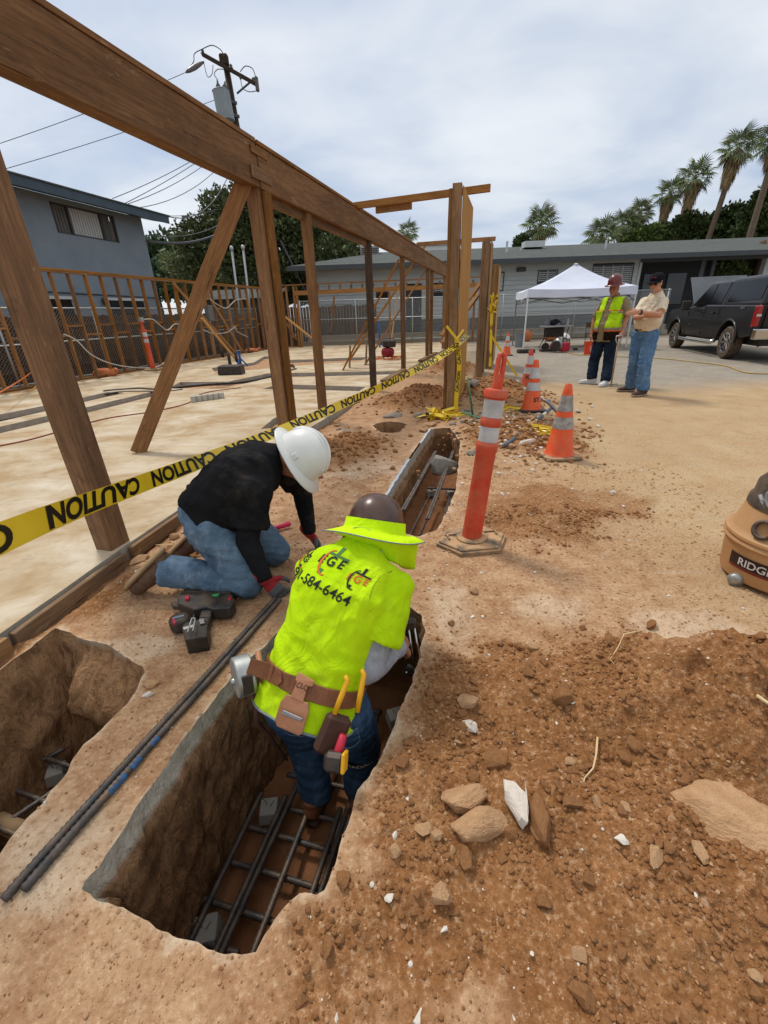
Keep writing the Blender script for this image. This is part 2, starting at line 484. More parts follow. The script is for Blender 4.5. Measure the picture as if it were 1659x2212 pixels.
def ground_h(x, y):
    x = np.asarray(x, float); y = np.asarray(y, float)
    far = sstep(2.0, 8.0, y)
    h = .02 * fbm(x, y, .9, 3) * (1 - .6 * far) + .006 * fbm(x + 5, y, 5, 3) * (1 - far)
    rim = np.full(np.shape(x), 1e9)
    for T in RIMS:
        rim = np.minimum(rim, poly_dist(T[::3], x, y))
    m = 0
    for (mx, my, a, sx, sy) in _mounds:
        m = m + a * np.exp(-((x - mx) / sx) ** 2 - ((y - my) / sy) ** 2)
    m = m * (1 + .5 * fbm(x + 3, y + 1, 4.5, 4, .6))
    m = np.maximum(m, 0) * sstep(.0, .12, rim)
    h = h + m
    lo = zone_loose(x, y, rim)
    bil = np.abs(fbm(x, y, 11, 4, .6))
    h = h + lo * (.06 * fbm(x + 9, y - 4, 3.6, 4) + .03 * (bil - .25) + .014 * np.abs(fbm(x, y, 34, 3, .65)))
    h = h + (1 - lo) * (.005 * fbm(x, y, 16, 4, .6) - .004 * np.maximum(0, np.abs(fbm(x + 2, y, 7, 3)) - .25)) * (1 - far)
    sl = in_poly(SLAB, x, y)
    h = np.where(sl, -.025 + .012 * fbm(x, y, 3, 3), h)
    ds = poly_dist(SLAB, x, y)
    near = (~sl) & (ds < .4) & (y < 7)
    h = np.where(near, h - .05 * np.exp(-(ds / .10) ** 2), h)
    return h, rim, lo
def zone_loose(x, y, rim):
    def soft(poly, w):
        d = poly_dist(poly, x, y) * np.where(in_poly(poly, x, y), 1, -1)
        d = d + w * 2.4 * fbm(x, y, 3.5, 5, .65)
        return sstep(-w, w, d)
    lo = np.maximum(soft(LOOSE, .17), .9 * soft(LOOSE2, .16))
    for (mx, my, a, sx, sy) in _mounds[10:]:
        lo = np.maximum(lo, sstep(.12, .55, np.exp(-((x - mx) / sx / 1.2) ** 2 - ((y - my) / sy / 1.2) ** 2) + .25 * fbm(x, y, 4, 4, .6)))
    ds = poly_dist(SLAB, x, y)
    lo = np.maximum(lo, .8 * sstep(.22, .05, ds + .1 * fbm(x, y, 5, 3)) * (y < 6.5))
    return lo * sstep(.0, .05, rim)
def zones(x, y, rim, lo):
    # lot: dusty paving to the right; asph: bare grey paving by the truck; chalk: pale crust on rims and scrapes
    lot = sstep(-.5, .6, (x - (1.35 + .16 * (y - 2))) * .8 + (y - 2.6) * .12 + .35 * fbm(x, y, .8, 4, .6))
    lot = lot * sstep(1.25, 1.9, y + .3 * fbm(x, y, 1.5, 3))
    asph = sstep(-.8, 1.4, (y - 7.6) + .3 * (x - 6) + 1.2 * fbm(x, y, .5, 4, .6)) * sstep(.6, 2.4, x - .1 * y)
    asph = np.maximum(asph, sstep(22, 26, y))
    ch = .8 * sstep(.62, 1.15, np.exp(-rim / .03) + 1.0 * fbm(x, y, 7, 4, .65)) * (rim < .3)
    p = gp(1190, 1310); a_ = ((x - p.x) / .20) ** 2 + ((y - p.y) / .13) ** 2
    ch = np.maximum(ch, .55 * sstep(1.2, .3, a_ + .9 * fbm(x * 2.0, y * 5 + x * 2, 4, 3)))
    for (px, py, sx, sy) in [(120, 1850, .25, .14), (300, 1400, .16, .10), (760, 1010, .5, .35), (960, 935, .28, .3), (980, 1330, .12, .3), (1480, 1360, .3, .16), (1075, 900, .4, .5)]:
        q = gp(px, py); a_ = ((x - q.x) / sx) ** 2 + ((y - q.y) / sy) ** 2
        ch = np.maximum(ch, .6 * sstep(1.3, .2, a_ + 1.0 * fbm(x, y, 6, 4, .65)))
    return lot, asph, ch * (1 - .85 * lo)
def add_zone(me, arr):
    at = me.attributes.new('zone', 'FLOAT_COLOR', 'POINT'); at.data.foreach_set('color', arr.astype(np.float32).reshape(-1))

pts = []
def seed(x0, x1, y0, y1, s_):
    nx, ny = int((x1 - x0) / s_), int((y1 - y0) / s_)
    for j in range(ny):
        for i in range(nx):
            pts.append((x0 + (i + .5 + rnd.uniform(-.35, .35)) * s_, y0 + (j + .5 + rnd.uniform(-.35, .35)) * s_))
seed(-1.9, 2.1, .25, 1.15, .0105); seed(-2.0, 2.4, 1.15, 1.5, .016)
seed(-2.5, 3.4, 1.5, 2.8, .028)
seed(-2.5, 6, 2.8, 6.2, .06)
seed(-9, 14, 6.2, 15, .22)
seed(-30, 40, 15, 60, 1.4)
seed(-30, 40, -4, .22, .5); seed(-30, -2.5, .22, 6.2, .9); seed(3.4, 30, .22, 6.2, .5)
P2 = [V(p) for p in pts] + [V(p) for p in [(-300, -60), (300, -60), (300, 600), (-300, 600)]]
edges = []
for T in RIMS:
    o = len(P2); n = len(T); P2 += list(T); edges += [(o + i, o + (i + 1) % n) for i in range(n)]
vo, eo, fo, _, _, _ = delaunay_2d_cdt(P2, edges, [], 0, 1e-6)
VX = np.array([p.x for p in vo]); VY = np.array([p.y for p in vo])
HZ, RIM, LO = ground_h(VX, VY)
tri = np.array([list(f) for f in fo if len(f) == 3])
cx, cy = VX[tri].mean(1), VY[tri].mean(1)
keep = np.ones(len(tri), bool)
for T in RIMS: keep &= ~in_poly(T, cx, cy)
tri = tri[keep]
gme = bpy.data.meshes.new('ground')
gme.from_pydata([(a, b, c_) for a, b, c_ in zip(VX, VY, HZ)], [], [tuple(int(i) for i in t) for t in tri])
lot, asph, chalk = zones(VX, VY, RIM, LO)
add_zone(gme, np.stack([LO, lot, asph, chalk], 1))

def ground_material():
    t = NT('dirt_ground'); o = t.coord('Object', False)
    zc = t.n.new('ShaderNodeAttribute'); zc.attribute_name = 'zone'
    sp = t.n.new('ShaderNodeSeparateColor'); t.l.new(zc.outputs['Color'], sp.inputs[0])
    lo_, lot_, as_ = sp.outputs[0], sp.outputs[1], sp.outputs[2]; ch_ = zc.outputs['Alpha']
    n1 = t.noise(o, 1.6, 8, .6, .3); n2 = t.noise(o, 9, 8, .65, .2); n3 = t.noise(o, 60, 6, .7)
    st = t.noise(t.mapping(o, (1, 5, 1), rot=(0, 0, .5)), 3, 6, .6, .5)
    comp = t.mix(t.ramp(n1, [(.3, 0.0), (.7, 1.0)]), '#9b7352', '#ab8564')
    comp = t.mix(t.ramp(n2, [(.42, 0.0), (.72, .8)]), comp, '#c2a07b')
    comp = t.mix(t.ramp(n2, [(.25, .6), (.42, 0.0)]), comp, '#805636')
    comp = t.mix(t.ramp(st, [(.55, 0.0), (.72, .5)]), comp, '#cbab87')
    loose = t.mix(t.ramp(n2, [(.3, 0.0), (.7, 1.0)]), '#835834', '#9b6d45')
    loose = t.mix(t.ramp(n3, [(.3, .5), (.55, 0.0)]), loose, '#61401f')
    loose = t.mix(t.ramp(n1, [(.5, 0.0), (.8, .5)]), loose, '#ad8258')
    lotc = t.mix(t.ramp(n1, [(.3, 0.0), (.7, 1.0)]), '#ab8e6a', '#baa07c')
    lotc = t.mix(t.ramp(t.noise(o, 3.5, 7, .65, .6), [(.5, 0.0), (.75, .55)]), lotc, '#a17c50')
    lotc = t.mix(t.ramp(st, [(.58, 0.0), (.75, .5)]), lotc, '#9f958a')
    asc = t.mix(t.ramp(n1, [(.3, 0.0), (.7, 1.0)]), '#8e8679', '#a39a8b')
    asc = t.mix(t.ramp(n2, [(.35, .35), (.6, 0.0)]), asc, '#6f6b66')
    asc = t.mix(t.ramp(st, [(.6, 0.0), (.74, .5)]), asc, '#b9b0a0')
    c_ = t.mix(lot_, comp, lotc); c_ = t.mix(as_, c_, asc); c_ = t.mix(lo_, c_, loose)
    c_ = t.mix(ch_, c_, t.mix(t.ramp(n2, [(.3, 0.0), (.7, 1.0)]), '#bda283', '#d3c0a6'))
    spk = t.vor(o, 130, out='Distance'); spm = t.math('MULTIPLY', t.ramp(spk, [(.10, 1.0), (.17, 0.0)]), t.ramp(n2, [(.5, 0.0), (.6, .8)]))
    c_ = t.mix(spm, c_, '#d6c7b2')
    spk2 = t.vor(t.mapping(o, loc=(4.7, 9.1, 0)), 70); c_ = t.mix(t.math('MULTIPLY', t.ramp(spk2, [(.08, .8), (.16, 0.0)]), t.ramp(n1, [(.45, 0.0), (.6, 1.0)])), c_, '#5b3b22')
    c_ = t.mix(t.ramp(n3, [(.30, .5), (.48, 0.0)]), c_, '#6b4427'); c_ = t.mix(t.ramp(n3, [(.54, 0.0), (.70, .4)]), c_, '#dcc3a2')
    b1 = t.bump(t.noise(o, 24, 10, .68), .7, .016)
    b2 = t.bump(t.vor(o, 75), t.b.inputs['Roughness'].default_value * 0 + .25, .006, b1)
    b3 = t.bump(t.noise(o, 190, 4, .6), .35, .003, b2)
    return t.fin(c_, .93, b3, 0, .12)
GROUND = ground_material()
gob = new_obj('ground', gme, GROUND, smooth=True); tag(gob, kind='structure')
GBVH = BVHTree.FromPolygons([v.co for v in gme.vertices], [tuple(p.vertices) for p in gme.polygons])
def gz(x, y):
    h = GBVH.ray_cast(V((x, y, 5)), V((0, 0, -1)))
    return h[0].z if h[0] is not None else 0.0

# ---- trench walls and floors
def wall_material(name, wet):
    t = NT(name); o = t.coord('Object', False)
    n1 = t.noise(o, 3, 8, .65, .4); n2 = t.noise(t.mapping(o, (1, 1, .45)), 16, 9, .7, .5)
    c_ = t.mix(t.ramp(n1, [(.3, 0.0), (.7, 1.0)]), wet[0], wet[1])
    c_ = t.mix(t.ramp(n2, [(.35, .8), (.55, 0.0)]), c_, wet[2])
    c_ = t.mix(t.ramp(n2, [(.6, 0.0), (.75, .5)]), c_, wet[3])
    cn = t.mix(t.ramp(t.noise(o, 12, 8, .65), [(.3, 0.0), (.7, 1.0)]), '#a0968450'[:7], '#bcb2a1')
    c_ = t.mix(t.sep(t.attr('zone'))[0], c_, cn)
    b1 = t.bump(n2, .9, .03); b2 = t.bump(t.noise(o, 70, 8, .7), .5, .006, b1)
    return t.fin(c_, .92, b2, 0, .12)
WALLM = wall_material('trench_earth', ('#7a5a40', '#94714f', '#573c27', '#b08c68'))
WALLM3 = wall_material('trench_earth_pale', ('#8a6748', '#a5805d', '#664a30', '#bd9c7a'))
def trench(T, depth, mat_, name, off, conc, amp=.03, rows=26, mg=lambda x, y: .2):
    n = len(T); V_, Cc, F_ = [], [], []
    nor = []; arc = [0.0]
    for i in range(n):
        t = T[(i + 2) % n] - T[i - 2]; q = V((-t.y, t.x)); q.normalize(); nor.append(q)
        if i: arc.append(arc[-1] + (T[i] - T[i - 1]).length)
    for i in range(3):
        nor = [(nor[k - 1] + nor[k] * 2 + nor[(k + 1) % n]).normalized() for k in range(n)]
    rz, _, _ = ground_h(np.array([p.x for p in T]), np.array([p.y for p in T]))
    A = np.array(arc)
    for k in range(rows + 1):
        f = k / rows; z = -depth * f
        env = 0 if k == 0 else min(1, f * 6)
        rg = 1 - 2.6 * np.abs(pnoise(A * 17 + z * 11 + 3, z * 5 + A * 1.5)); rg2 = 1 - 2.6 * np.abs(pnoise(A * 38 + z * 27, z * 12 - A * 3))
        nz = amp * env * (.8 * fbm(A * 4 + z * 4, A * 0 + z * 6, 1, 4, .6) + .45 * np.maximum(rg, -.5) + .22 * np.maximum(rg2, -.5) - .25)
        for i in range(n):
            o_ = off(T[i], f, -z) + float(nz[i])
            p = T[i] + nor[i] * o_
            V_.append((p.x, p.y, float(rz[i]) * (1 - f) + z)); Cc.append(conc(T[i], -z, i))
    for k in range(rows):
        for i in range(n):
            j = (i + 1) % n
            F_.append((k * n + i, k * n + j, (k + 1) * n + j, (k + 1) * n + i))
    me = bpy.data.meshes.new(name); me.from_pydata(V_, [], F_)
    arr = np.zeros((len(V_), 4)); arr[:, 0] = Cc; add_zone(me, arr)
    o = new_obj(name, me, mat_, smooth=True); tag(o, kind='structure')
    xs = [p.x for p in T]; ys = [p.y for p in T]
    x0, x1, y0, y1 = min(xs) - .35, max(xs) + .35, min(ys) - .35, max(ys) + .7
    s_ = .03; nx, ny = int((x1 - x0) / s_) + 1, int((y1 - y0) / s_) + 1
    gx, gy = np.meshgrid(np.linspace(x0, x1, nx), np.linspace(y0, y1, ny))
    dd = poly_dist(T[::3], gx, gy)
    hz = -depth + .02 * fbm(gx, gy, 4, 4, .6) + .03 * np.exp(-dd / .05)
    vv = [(a, b, c_) for a, b, c_ in zip(gx.ravel(), gy.ravel(), hz.ravel())]
    ins = in_poly(T, gx, gy); okf = ins | (dd < mg(gx, gy))
    ff = [(j * nx + i, j * nx + i + 1, (j + 1) * nx + i + 1, (j + 1) * nx + i) for j in range(ny - 1) for i in range(nx - 1) if okf[j, i] or okf[j + 1, i + 1]]
    me = bpy.data.meshes.new('trench_floor'); me.from_pydata(vv, [], ff)
    o2 = new_obj('trench_floor', me, FLOORM, smooth=True); tag(o2, kind='structure')
FLOORM = mat('trench_floor_soil', '#7a4f2f', '#8f6140', 7, .92, .6, 45, dist=.008)
_l1a, _l1b = gp(183, 1921).to_2d(), gp(560, 1410).to_2d()
def left1(p):
    d = _l1b - _l1a; t = (p - _l1a).dot(d) / d.length_squared; q = _l1a + d * t
    return (p - q).length < .045 and -.05 < t < 1.4
def off1(p, f, dz):
    if left1(p):                       # broken paving edge over set-back earth
        if dz < .055: return .006 * dz / .055
        return .010 + .016 * min(1, (dz - .055) / .05) + .02 * f
    if p.y > 1.55: return -.30 * sstep(.12, .45, dz)          # undercut far end
    if p.x > -.35 and p.y > .45: return -.12 * sstep(.08, .35, dz)
    return -.02 * f
trench(T1, .70, WALLM, 'trench_wall', off1, lambda p, dz, i: .95 if (left1(p) and dz < .062) else 0.0, .034, 40, lambda x, y: np.where(y > 1.45, .42, .17))
_l2a, _l2b = gp(822, 1090).to_2d(), gp(925, 930).to_2d()
def left2(p):
    d = _l2b - _l2a; t = (p - _l2a).dot(d) / d.length_squared; q = _l2a + d * t
    return (p - q).length < .06 and -.1 < t < 1.1
trench(T2, .46, WALLM3, 'trench_wall', lambda p, f, dz: (.02 if dz < .11 else .05) if left2(p) else (-.05 * f), lambda p, dz, i: .95 if (left2(p) and dz < .1) else 0.0, .025, 18)
_b3 = gp(240, 1400).to_2d()
def off3(p, f, dz):
    if p.x < -1.45 and p.y < 1.75: return .20 * f
    if p.y > 1.40: return .17 * sstep(0, .26, dz) - .75 * sstep(.30, .46, dz)   # sloping back, then a tunnel under it
    if p.y > 1.1: return .10 * sstep(0, .26, dz) - .35 * sstep(.28, .46, dz)
    return -.17 * sstep(.04, .35, dz)
trench(T3, .92, WALLM3, 'trench_wall', off3, lambda p, dz, i: .55 if (p.y > 1.5 and p.x > -1.5 and dz < .03) else 0.0, .04, 30, lambda x, y: np.where(y > 1.35, .8, .26))
trench(T4, .3, WALLM3, 'trench_wall', lambda p, f, dz: .05 * f, lambda p, dz, i: 0.0, .02, 8)

# ---- concrete slab with cut channels
CH = [[(-6.2, 6.96), (-5.86, 7.97), (-5.6, 9.18), (-5.15, 9.0), (-5.40, 7.9), (-5.75, 6.3), (-6.5, 3.5), (-6.9, 3.7)],
      [(-5.05, 5.85), (-4.70, 6.9), (-4.25, 8.65), (-4.55, 9.27), (-4.98, 7.6), (-5.42, 6.15), (-6.2, 3.2), (-5.8, 2.9)],
      [(-4.45, 9.4), (-3.2, 9.1), (-2.6, 10.6), (.42, 10.5), (.5, 11.1), (-2.85, 11.5), (-3.45, 10.15), (-4.6, 10.4)],
      [(-2.35, 8.9), (-.38, 8.25), (-.28, 8.75), (-2.15, 9.5)],
      [(-4.3, 11.9), (-2.9, 12.9), (-.6, 13.8), (-.3, 15.2), (-3.0, 15.0), (-3.4, 16.8), (-4.2, 16.8), (-4.0, 14.6), (-4.9, 13.3)],
      [(-1.55, 5.5), (-1.15, 5.55), (-1.02, 6.1), (-1.5, 6.2)]]
CH = [ccw([V(p) for p in c_]) for c_ in CH]
SL = ccw(SLAB)
loops = [rough_outline(resample(SL, .15), .006)] + [rough_outline(resample(c_, .12), .02) for c_ in CH]
P3, E3 = [], []
for L in loops:
    o = len(P3); P3 += L; E3 += [(o + i, o + (i + 1) % len(L)) for i in range(len(L))]
for _ in range(5000): P3.append(V((rnd.uniform(-10.4, 3.9), rnd.uniform(-.2, 21.9))))
vo, eo, fo, _, _, _ = delaunay_2d_cdt(P3, E3, [], 0, 1e-6)
X3 = np.array([p.x for p in vo]); Y3 = np.array([p.y for p in vo])
t3 = np.array([list(f) for f in fo if len(f) == 3]); cx, cy = X3[t3].mean(1), Y3[t3].mean(1)
kp = in_poly(loops[0], cx, cy)
for L in loops[1:]: kp &= ~in_poly(L, cx, cy)
sv = [(p.x, p.y, SLAB_Z) for p in vo]; sf = [tuple(int(i) for i in t) for t in t3[kp]]
for li, L in enumerate(loops):
    o = len(sv); n = len(L)
    for p in L: sv.append((p.x, p.y, SLAB_Z))
    for p in L: sv.append((p.x, p.y, -.16))
    for i in range(n):
        j = (i + 1) % n
        q = (o + i, o + j, o + n + j, o + n + i)
        sf.append(q[::-1] if li == 0 else q)
sme = bpy.data.meshes.new('concrete_slab'); sme.from_pydata(sv, [], sf)
def slab_material():
    t = NT('slab_concrete'); o = t.coord('Object', False)
    n1 = t.noise(o, .8, 8, .6, .5); n2 = t.noise(t.mapping(o, (1, 1.35, 1), rot=(0, 0, -.5)), 1.5, 8, .66, .4); n3 = t.noise(o, 11, 7, .7)
    c_ = t.mix(t.ramp(n1, [(.3, 0.0), (.7, 1.0)]), '#b4a082', '#c7b598')
    c_ = t.mix(t.ramp(n2, [(.47, 0.0), (.62, .85)]), c_, '#a5875f')
    c_ = t.mix(t.ramp(n2, [(.28, .65), (.45, 0.0)]), c_, '#d9cebb')
    c_ = t.mix(t.ramp(n3, [(.25, .45), (.45, 0.0)]), c_, '#927a5e')
    g = t.n.new('ShaderNodeNewGeometry'); nz = t.sep(g.outputs['Normal'])[2]
    side = t.mix(t.ramp(n3, [(.3, 0.0), (.7, 1.0)]), '#8f8b80', '#aaa59a')
    c_ = t.mix(t.ramp(nz, [(.3, 1.0), (.6, 0.0)]), c_, side)
    return t.fin(c_, .85, t.bump(t.noise(o, 40, 8, .6), .25, .004), 0, .25)
sob = new_obj('concrete_slab', sme, slab_material()); tag(sob, kind='structure')

# ================================================================ TIMBER FRAMING
AX = V((.2785, .9604, 0)); PX_ = V((.9604, -.2785, 0))
def wl_(Y, z=0.0): return V((-2.639 + .29 * Y, Y, z))
BZ = 2.50
fr = empty('timber_wall_frame', wl_(5.2), 'long frame of reddish timber posts carrying a heavy beam beside the trench', 'timber frame')
def beam(Y0, Y1, z0, h, w, off):
    a = wl_(Y0, z0 + h / 2) + PX_ * off; b = wl_(Y1, z0 + h / 2) + PX_ * off
    return board('header_beam', a, b, w, h, WOOD, fr, wob=.002)
beam(.3, 5.13, BZ, .34, .13, 0)
beam(5.14, 18.2, BZ - .01, .34, .12, .01)
board('top_plate', wl_(.3, BZ + .36), wl_(5.13, BZ + .36), .145, .034, WOOD, fr)
board('top_plate', wl_(5.14, BZ + .35) + PX_ * .01, wl_(18.2, BZ + .35) + PX_ * .01, .145, .034, WOOD, fr)
board('splice_block', wl_(4.98, 2.60) + PX_ * .0765, wl_(5.34, 2.60) + PX_ * .0765, .012, .10, WOOD, fr)
board('splice_block', wl_(5.02, 2.775) + PX_ * .0765, wl_(5.30, 2.775) + PX_ * .0765, .012, .06, WOOD, fr)
board('post', V((-1.745, 2.46, -.03)), V((-1.79, 2.47, 2.52)), .12, .15, WOOD, fr, up=AX, wob=.002)
for (Y, z0, w, l, m) in [(6.25, -.1, .09, .13, WOOD), (8.67, .0, .10, .13, WOODD), (11.16, .06, .09, .14, WOOD), (14.3, .06, .09, .14, WOOD), (14.95, .06, .09, .12, WOOD), (17.6, .06, .1, .16, WOOD)]:
    board('post', wl_(Y, z0), wl_(Y, BZ), w, l, m, fr, up=AX, wob=.002)
# split built-up post at the beam joint
for (da, dp, w, l, zt) in [(-.04, -.02, .13, .10, BZ), (.065, -.01, .11, .06, BZ), (.02, .075, .035, .13, BZ - .02)]:
    board('post', wl_(5.2, .0) + AX * da + PX_ * dp, wl_(5.2, zt) + AX * da + PX_ * dp, w, l, WOOD, fr, up=AX, wob=.006)
board('ledger', wl_(5.35, BZ - .05) + PX_ * -.03, wl_(8.6, BZ - .05) + PX_ * -.03, .06, .08, WOODG, fr)
# braces nailed to the frame
board('brace', gp(298, 978, .06), yp(527, 392, 5.05), .045, .15, WOOD2, fr, up=(.8, .3, 0))
board('brace', V((-.94, 11.65, .06)), wl_(11.16, 2.45) + PX_ * -.08, .14, .045, WOOD2, fr, up=(-1, 0, .5))
board('brace', V((-.40, 12.75, .06)), wl_(14.3, 2.44) + PX_ * -.09, .14, .045, WOOD2, fr, up=(-1, 0, .5))
board('brace', V((-.75, 12.0, .30)), V((1.35, 13.5, 2.98)), .13, .045, WOOD2, fr, up=(-1, 0, .5))
for (x, y) in [(-.80, 12.2), (-.38, 13.0)]:
    board('stake', V((x, y, .06)), V((x + .05, y + .02, .62)), .16, .03, WOODG, fr, up=(1, .2, 0))
# sill pieces and rafters
board('sill_plate', wl_(9.2, .10) + PX_ * .05, wl_(11.0, .10) + PX_ * .05, .14, .045, WOODG, fr)
board('sill_plate', wl_(13.0, .10) + PX_ * .05, wl_(15.6, .10) + PX_ * .05, .14, .045, WOODG, fr)

def stub(p, L, h, label, wide):
    e = empty('sheathed_wall_stub', p, label, 'wall stub')
    q = p + AX * L
    for k, (da, m, ww) in enumerate([(0, WOODG, .09), (.05, WOOD, .05), (L - .05, WOODG, .045)]):
        board('stud', p + AX * da, p + AX * da + V((0, 0, h)), .11, ww, m, e, up=AX, wob=.003)
    board('stud', p + PX_ * -.075 + AX * .01, p + PX_ * -.075 + AX * .01 + V((0, 0, h - .05)), .04, .13, WOOD, e, up=AX, wob=.004)
    off = PX_ * .072
    board('sheathing', (p + q) / 2 + off + AX * .03 + V((0, 0, .12)), (p + q) / 2 + off + AX * .03 + V((0, 0, h - .02)), .014, L + .02, PLY, e, up=AX)
    board('sheathing', (p + q) / 2 - PX_ * .10 + AX * .03 + V((0, 0, .12)), (p + q) / 2 - PX_ * .10 + AX * .03 + V((0, 0, h - .06)), .012, L - .02, WOODG, e, up=AX)
    return e
s1 = stub(V((1.02, 6.40, .0)), 1.3, 2.76, 'tall plywood sheathed wall stub with yellow tape tied round its foot', .1)
board('rafter', V((-.30, 8.02, 2.875)), V((1.60, 7.2, 2.875)), .045, .09, WOOD2, s1)
board('rafter', V((.03, 7.95, 2.80)), V((.56, 7.72, 2.80)), .045, .09, WOOD2, s1)
s2 = stub(V((2.22, 9.95, .0)), .8, 2.64, 'second plywood wall stub behind the taped one with bunched yellow tape', .1)
board('rafter', V((1.0, 12.0, 2.83)), V((2.5, 10.5, 2.70)), .04, .08, WOOD2, s2)
board('brace', V((1.3, 9.6, .9)), V((2.2, 10.2, 1.9)), .12, .04, WOOD2, s2)
board('brace', V((1.35, 9.8, .75)), V((2.2, 10.3, 1.7)), .12, .04, WOOD2, s2)
s3 = stub(V((2.75, 11.3, .0)), 1.2, 2.30, 'low plywood wall stub farthest back, right of the second stub', .1)

# stud wall along the left
def lw(Y, z=0.0): return V((-10.46 + .27 * Y, Y, z))
LA = (lw(20) - lw(10)).normalized(); LP = V((LA.y, -LA.x, 0))
sw = empty('stud_wall', lw(12, SLAB_Z), 'long open stud wall of orange timber before the chain link fence', 'stud wall')
board('bottom_plate', lw(5.5, .10), lw(21.0, .10), .09, .04, WOOD, sw, bevel=0)
board('top_plate', lw(5.5, 2.50), lw(21.0, 2.50), .09, .04, WOOD2, sw, bevel=0)
board('top_plate', lw(5.5, 2.455), lw(21.0, 2.455), .09, .04, WOOD, sw, bevel=0)
Y = 6.3; k = 0
while Y < 20.9:
    board('stud', lw(Y, .12), lw(Y, 2.43), .09, .04, WOOD2 if k % 3 else WOOD, sw, up=LA, bevel=0)
    if Y < 20.3:
        zb = 1.22 + (.09 if k % 2 else -.12)
        board('blocking', lw(Y + .02, zb), lw(Y + .43, zb), .088, .04, WOOD2, sw, bevel=0)
    Y += .452; k += 1
board('brace', lw(15.2, 2.42) + LP * .06, lw(17.9, .16) + LP * .06, .03, .10, WOOD2, sw, bevel=0)
board('brace', lw(16.6, 2.42) + LP * .06, lw(18.4, .16) + LP * .06, .03, .10, WOOD2, sw, bevel=0)
bx = lw(16.75, 1.55) + LP * .06
ob('meter_box', MB().box(bx, (.16, .30, .5), rotz(-.27)), mat('box_grey', '#5c5e5c', '#6d6f6c', 5, .6), sw, bevel=.01)

# back stud wall with header
bw = empty('stud_wall', (0, 21.2, SLAB_Z), 'back stud wall with a long doubled header across the open bay', 'stud wall')
board('top_plate', (-4.9, 21.2, 2.58), (4.6, 21.0, 2.66), .09, .05, WOOD2, bw, bevel=0)
board('header_beam', (-3.6, 21.2, 2.27), (4.6, 21.0, 2.35), .09, .17, WOOD2, bw, bevel=0)
for i in range(17):
    x = -3.5 + i * .48
    board('cripple', (x, 21.2 - .02 * i / 2, 2.36), (x, 21.2 - .02 * i / 2, 2.56), .08, .04, WOOD, bw, bevel=0)
for x in (-4.85, -4.6, -4.3, -3.95, -3.62, -3.5, .55, 4.3):
    board('stud', (x, 21.2, .06), (x, 21.2, 2.2 if x > -3.6 else 2.55), .09, .05, WOOD2, bw, bevel=0)
board('brace', (-4.8, 21.14, 2.4), (-3.7, 21.14, .4), .03, .1, WOOD2, bw, bevel=0)
board('bottom_plate', (-4.9, 21.2, .09), (-3.5, 21.2, .09), .09, .04, WOOD, bw, bevel=0)

def plank(label, a, b, w, h, m, up=(0, 0, 1), name='plank', cat='plank'):
    o = board(name, a, b, w, h, m, None, up=up); return tag(o, label, cat)
plank('pale round pole leaning against the back header', gp(844, 745, .06), yp(862, 612, 20.9), .05, .05, WOOD3, name='leaning_pole', cat='pole')
plank('pale prop plank from slab up to the back end of the stud wall', gp(700, 751, .06), yp(607, 677, 17.6), .09, .04, WOOD3)
plank('pale prop plank from slab to left stud wall near blue jack', gp(511, 778, .06), yp(436, 687, 14.4), .09, .04, WOOD3)
plank('orange prop leaning in the far left corner of the slab', gp(712, 742, .06), yp(722, 640, 20.9), .08, .04, WOOD2)
# form boards along the slab edge
fb = empty('form_board', (-1.8, 1.6, 0), 'weathered wooden form boards nailed along the near slab edge', 'form board')
def sl_edge(t, o=0.0, z=0.0):
    P_ = [V((-2.12, -.2, 0)), V((-1.80, 1.64, 0)), V((-1.66, 2.45, 0)), V((-1.50, 3.25, 0)), V((-1.22, 4.35, 0))]
    k = min(3, int(t)); f = t - k; d = (P_[k + 1] - P_[k]).normalized()
    return P_[k].lerp(P_[k + 1], f) + V((d.y, -d.x, 0)) * o + V((0, 0, z))
for (t0, t1, z0, h, o, m) in [(0, .985, -.02, .13, .022, WOODG), (1.0, 1.92, -.01, .10, .022, WOODG), (2.0, 2.95, .0, .09, .022, WOODG), (.02, .95, -.115, .05, .03, WOODD), (1.4, 2.9, -.07, .03, .035, WOOD), (3.0, 3.7, .0, .10, .02, WOODG)]:
    kk = int(t0)
    board('plank', sl_edge(t0, o, z0), sl_edge(min(t1, kk + .999), o, z0), .036, h, m, fb)
    if t1 > kk + 1: board('plank', sl_edge(kk + 1.003, o, z0), sl_edge(t1, o, z0), .036, h, m, fb)

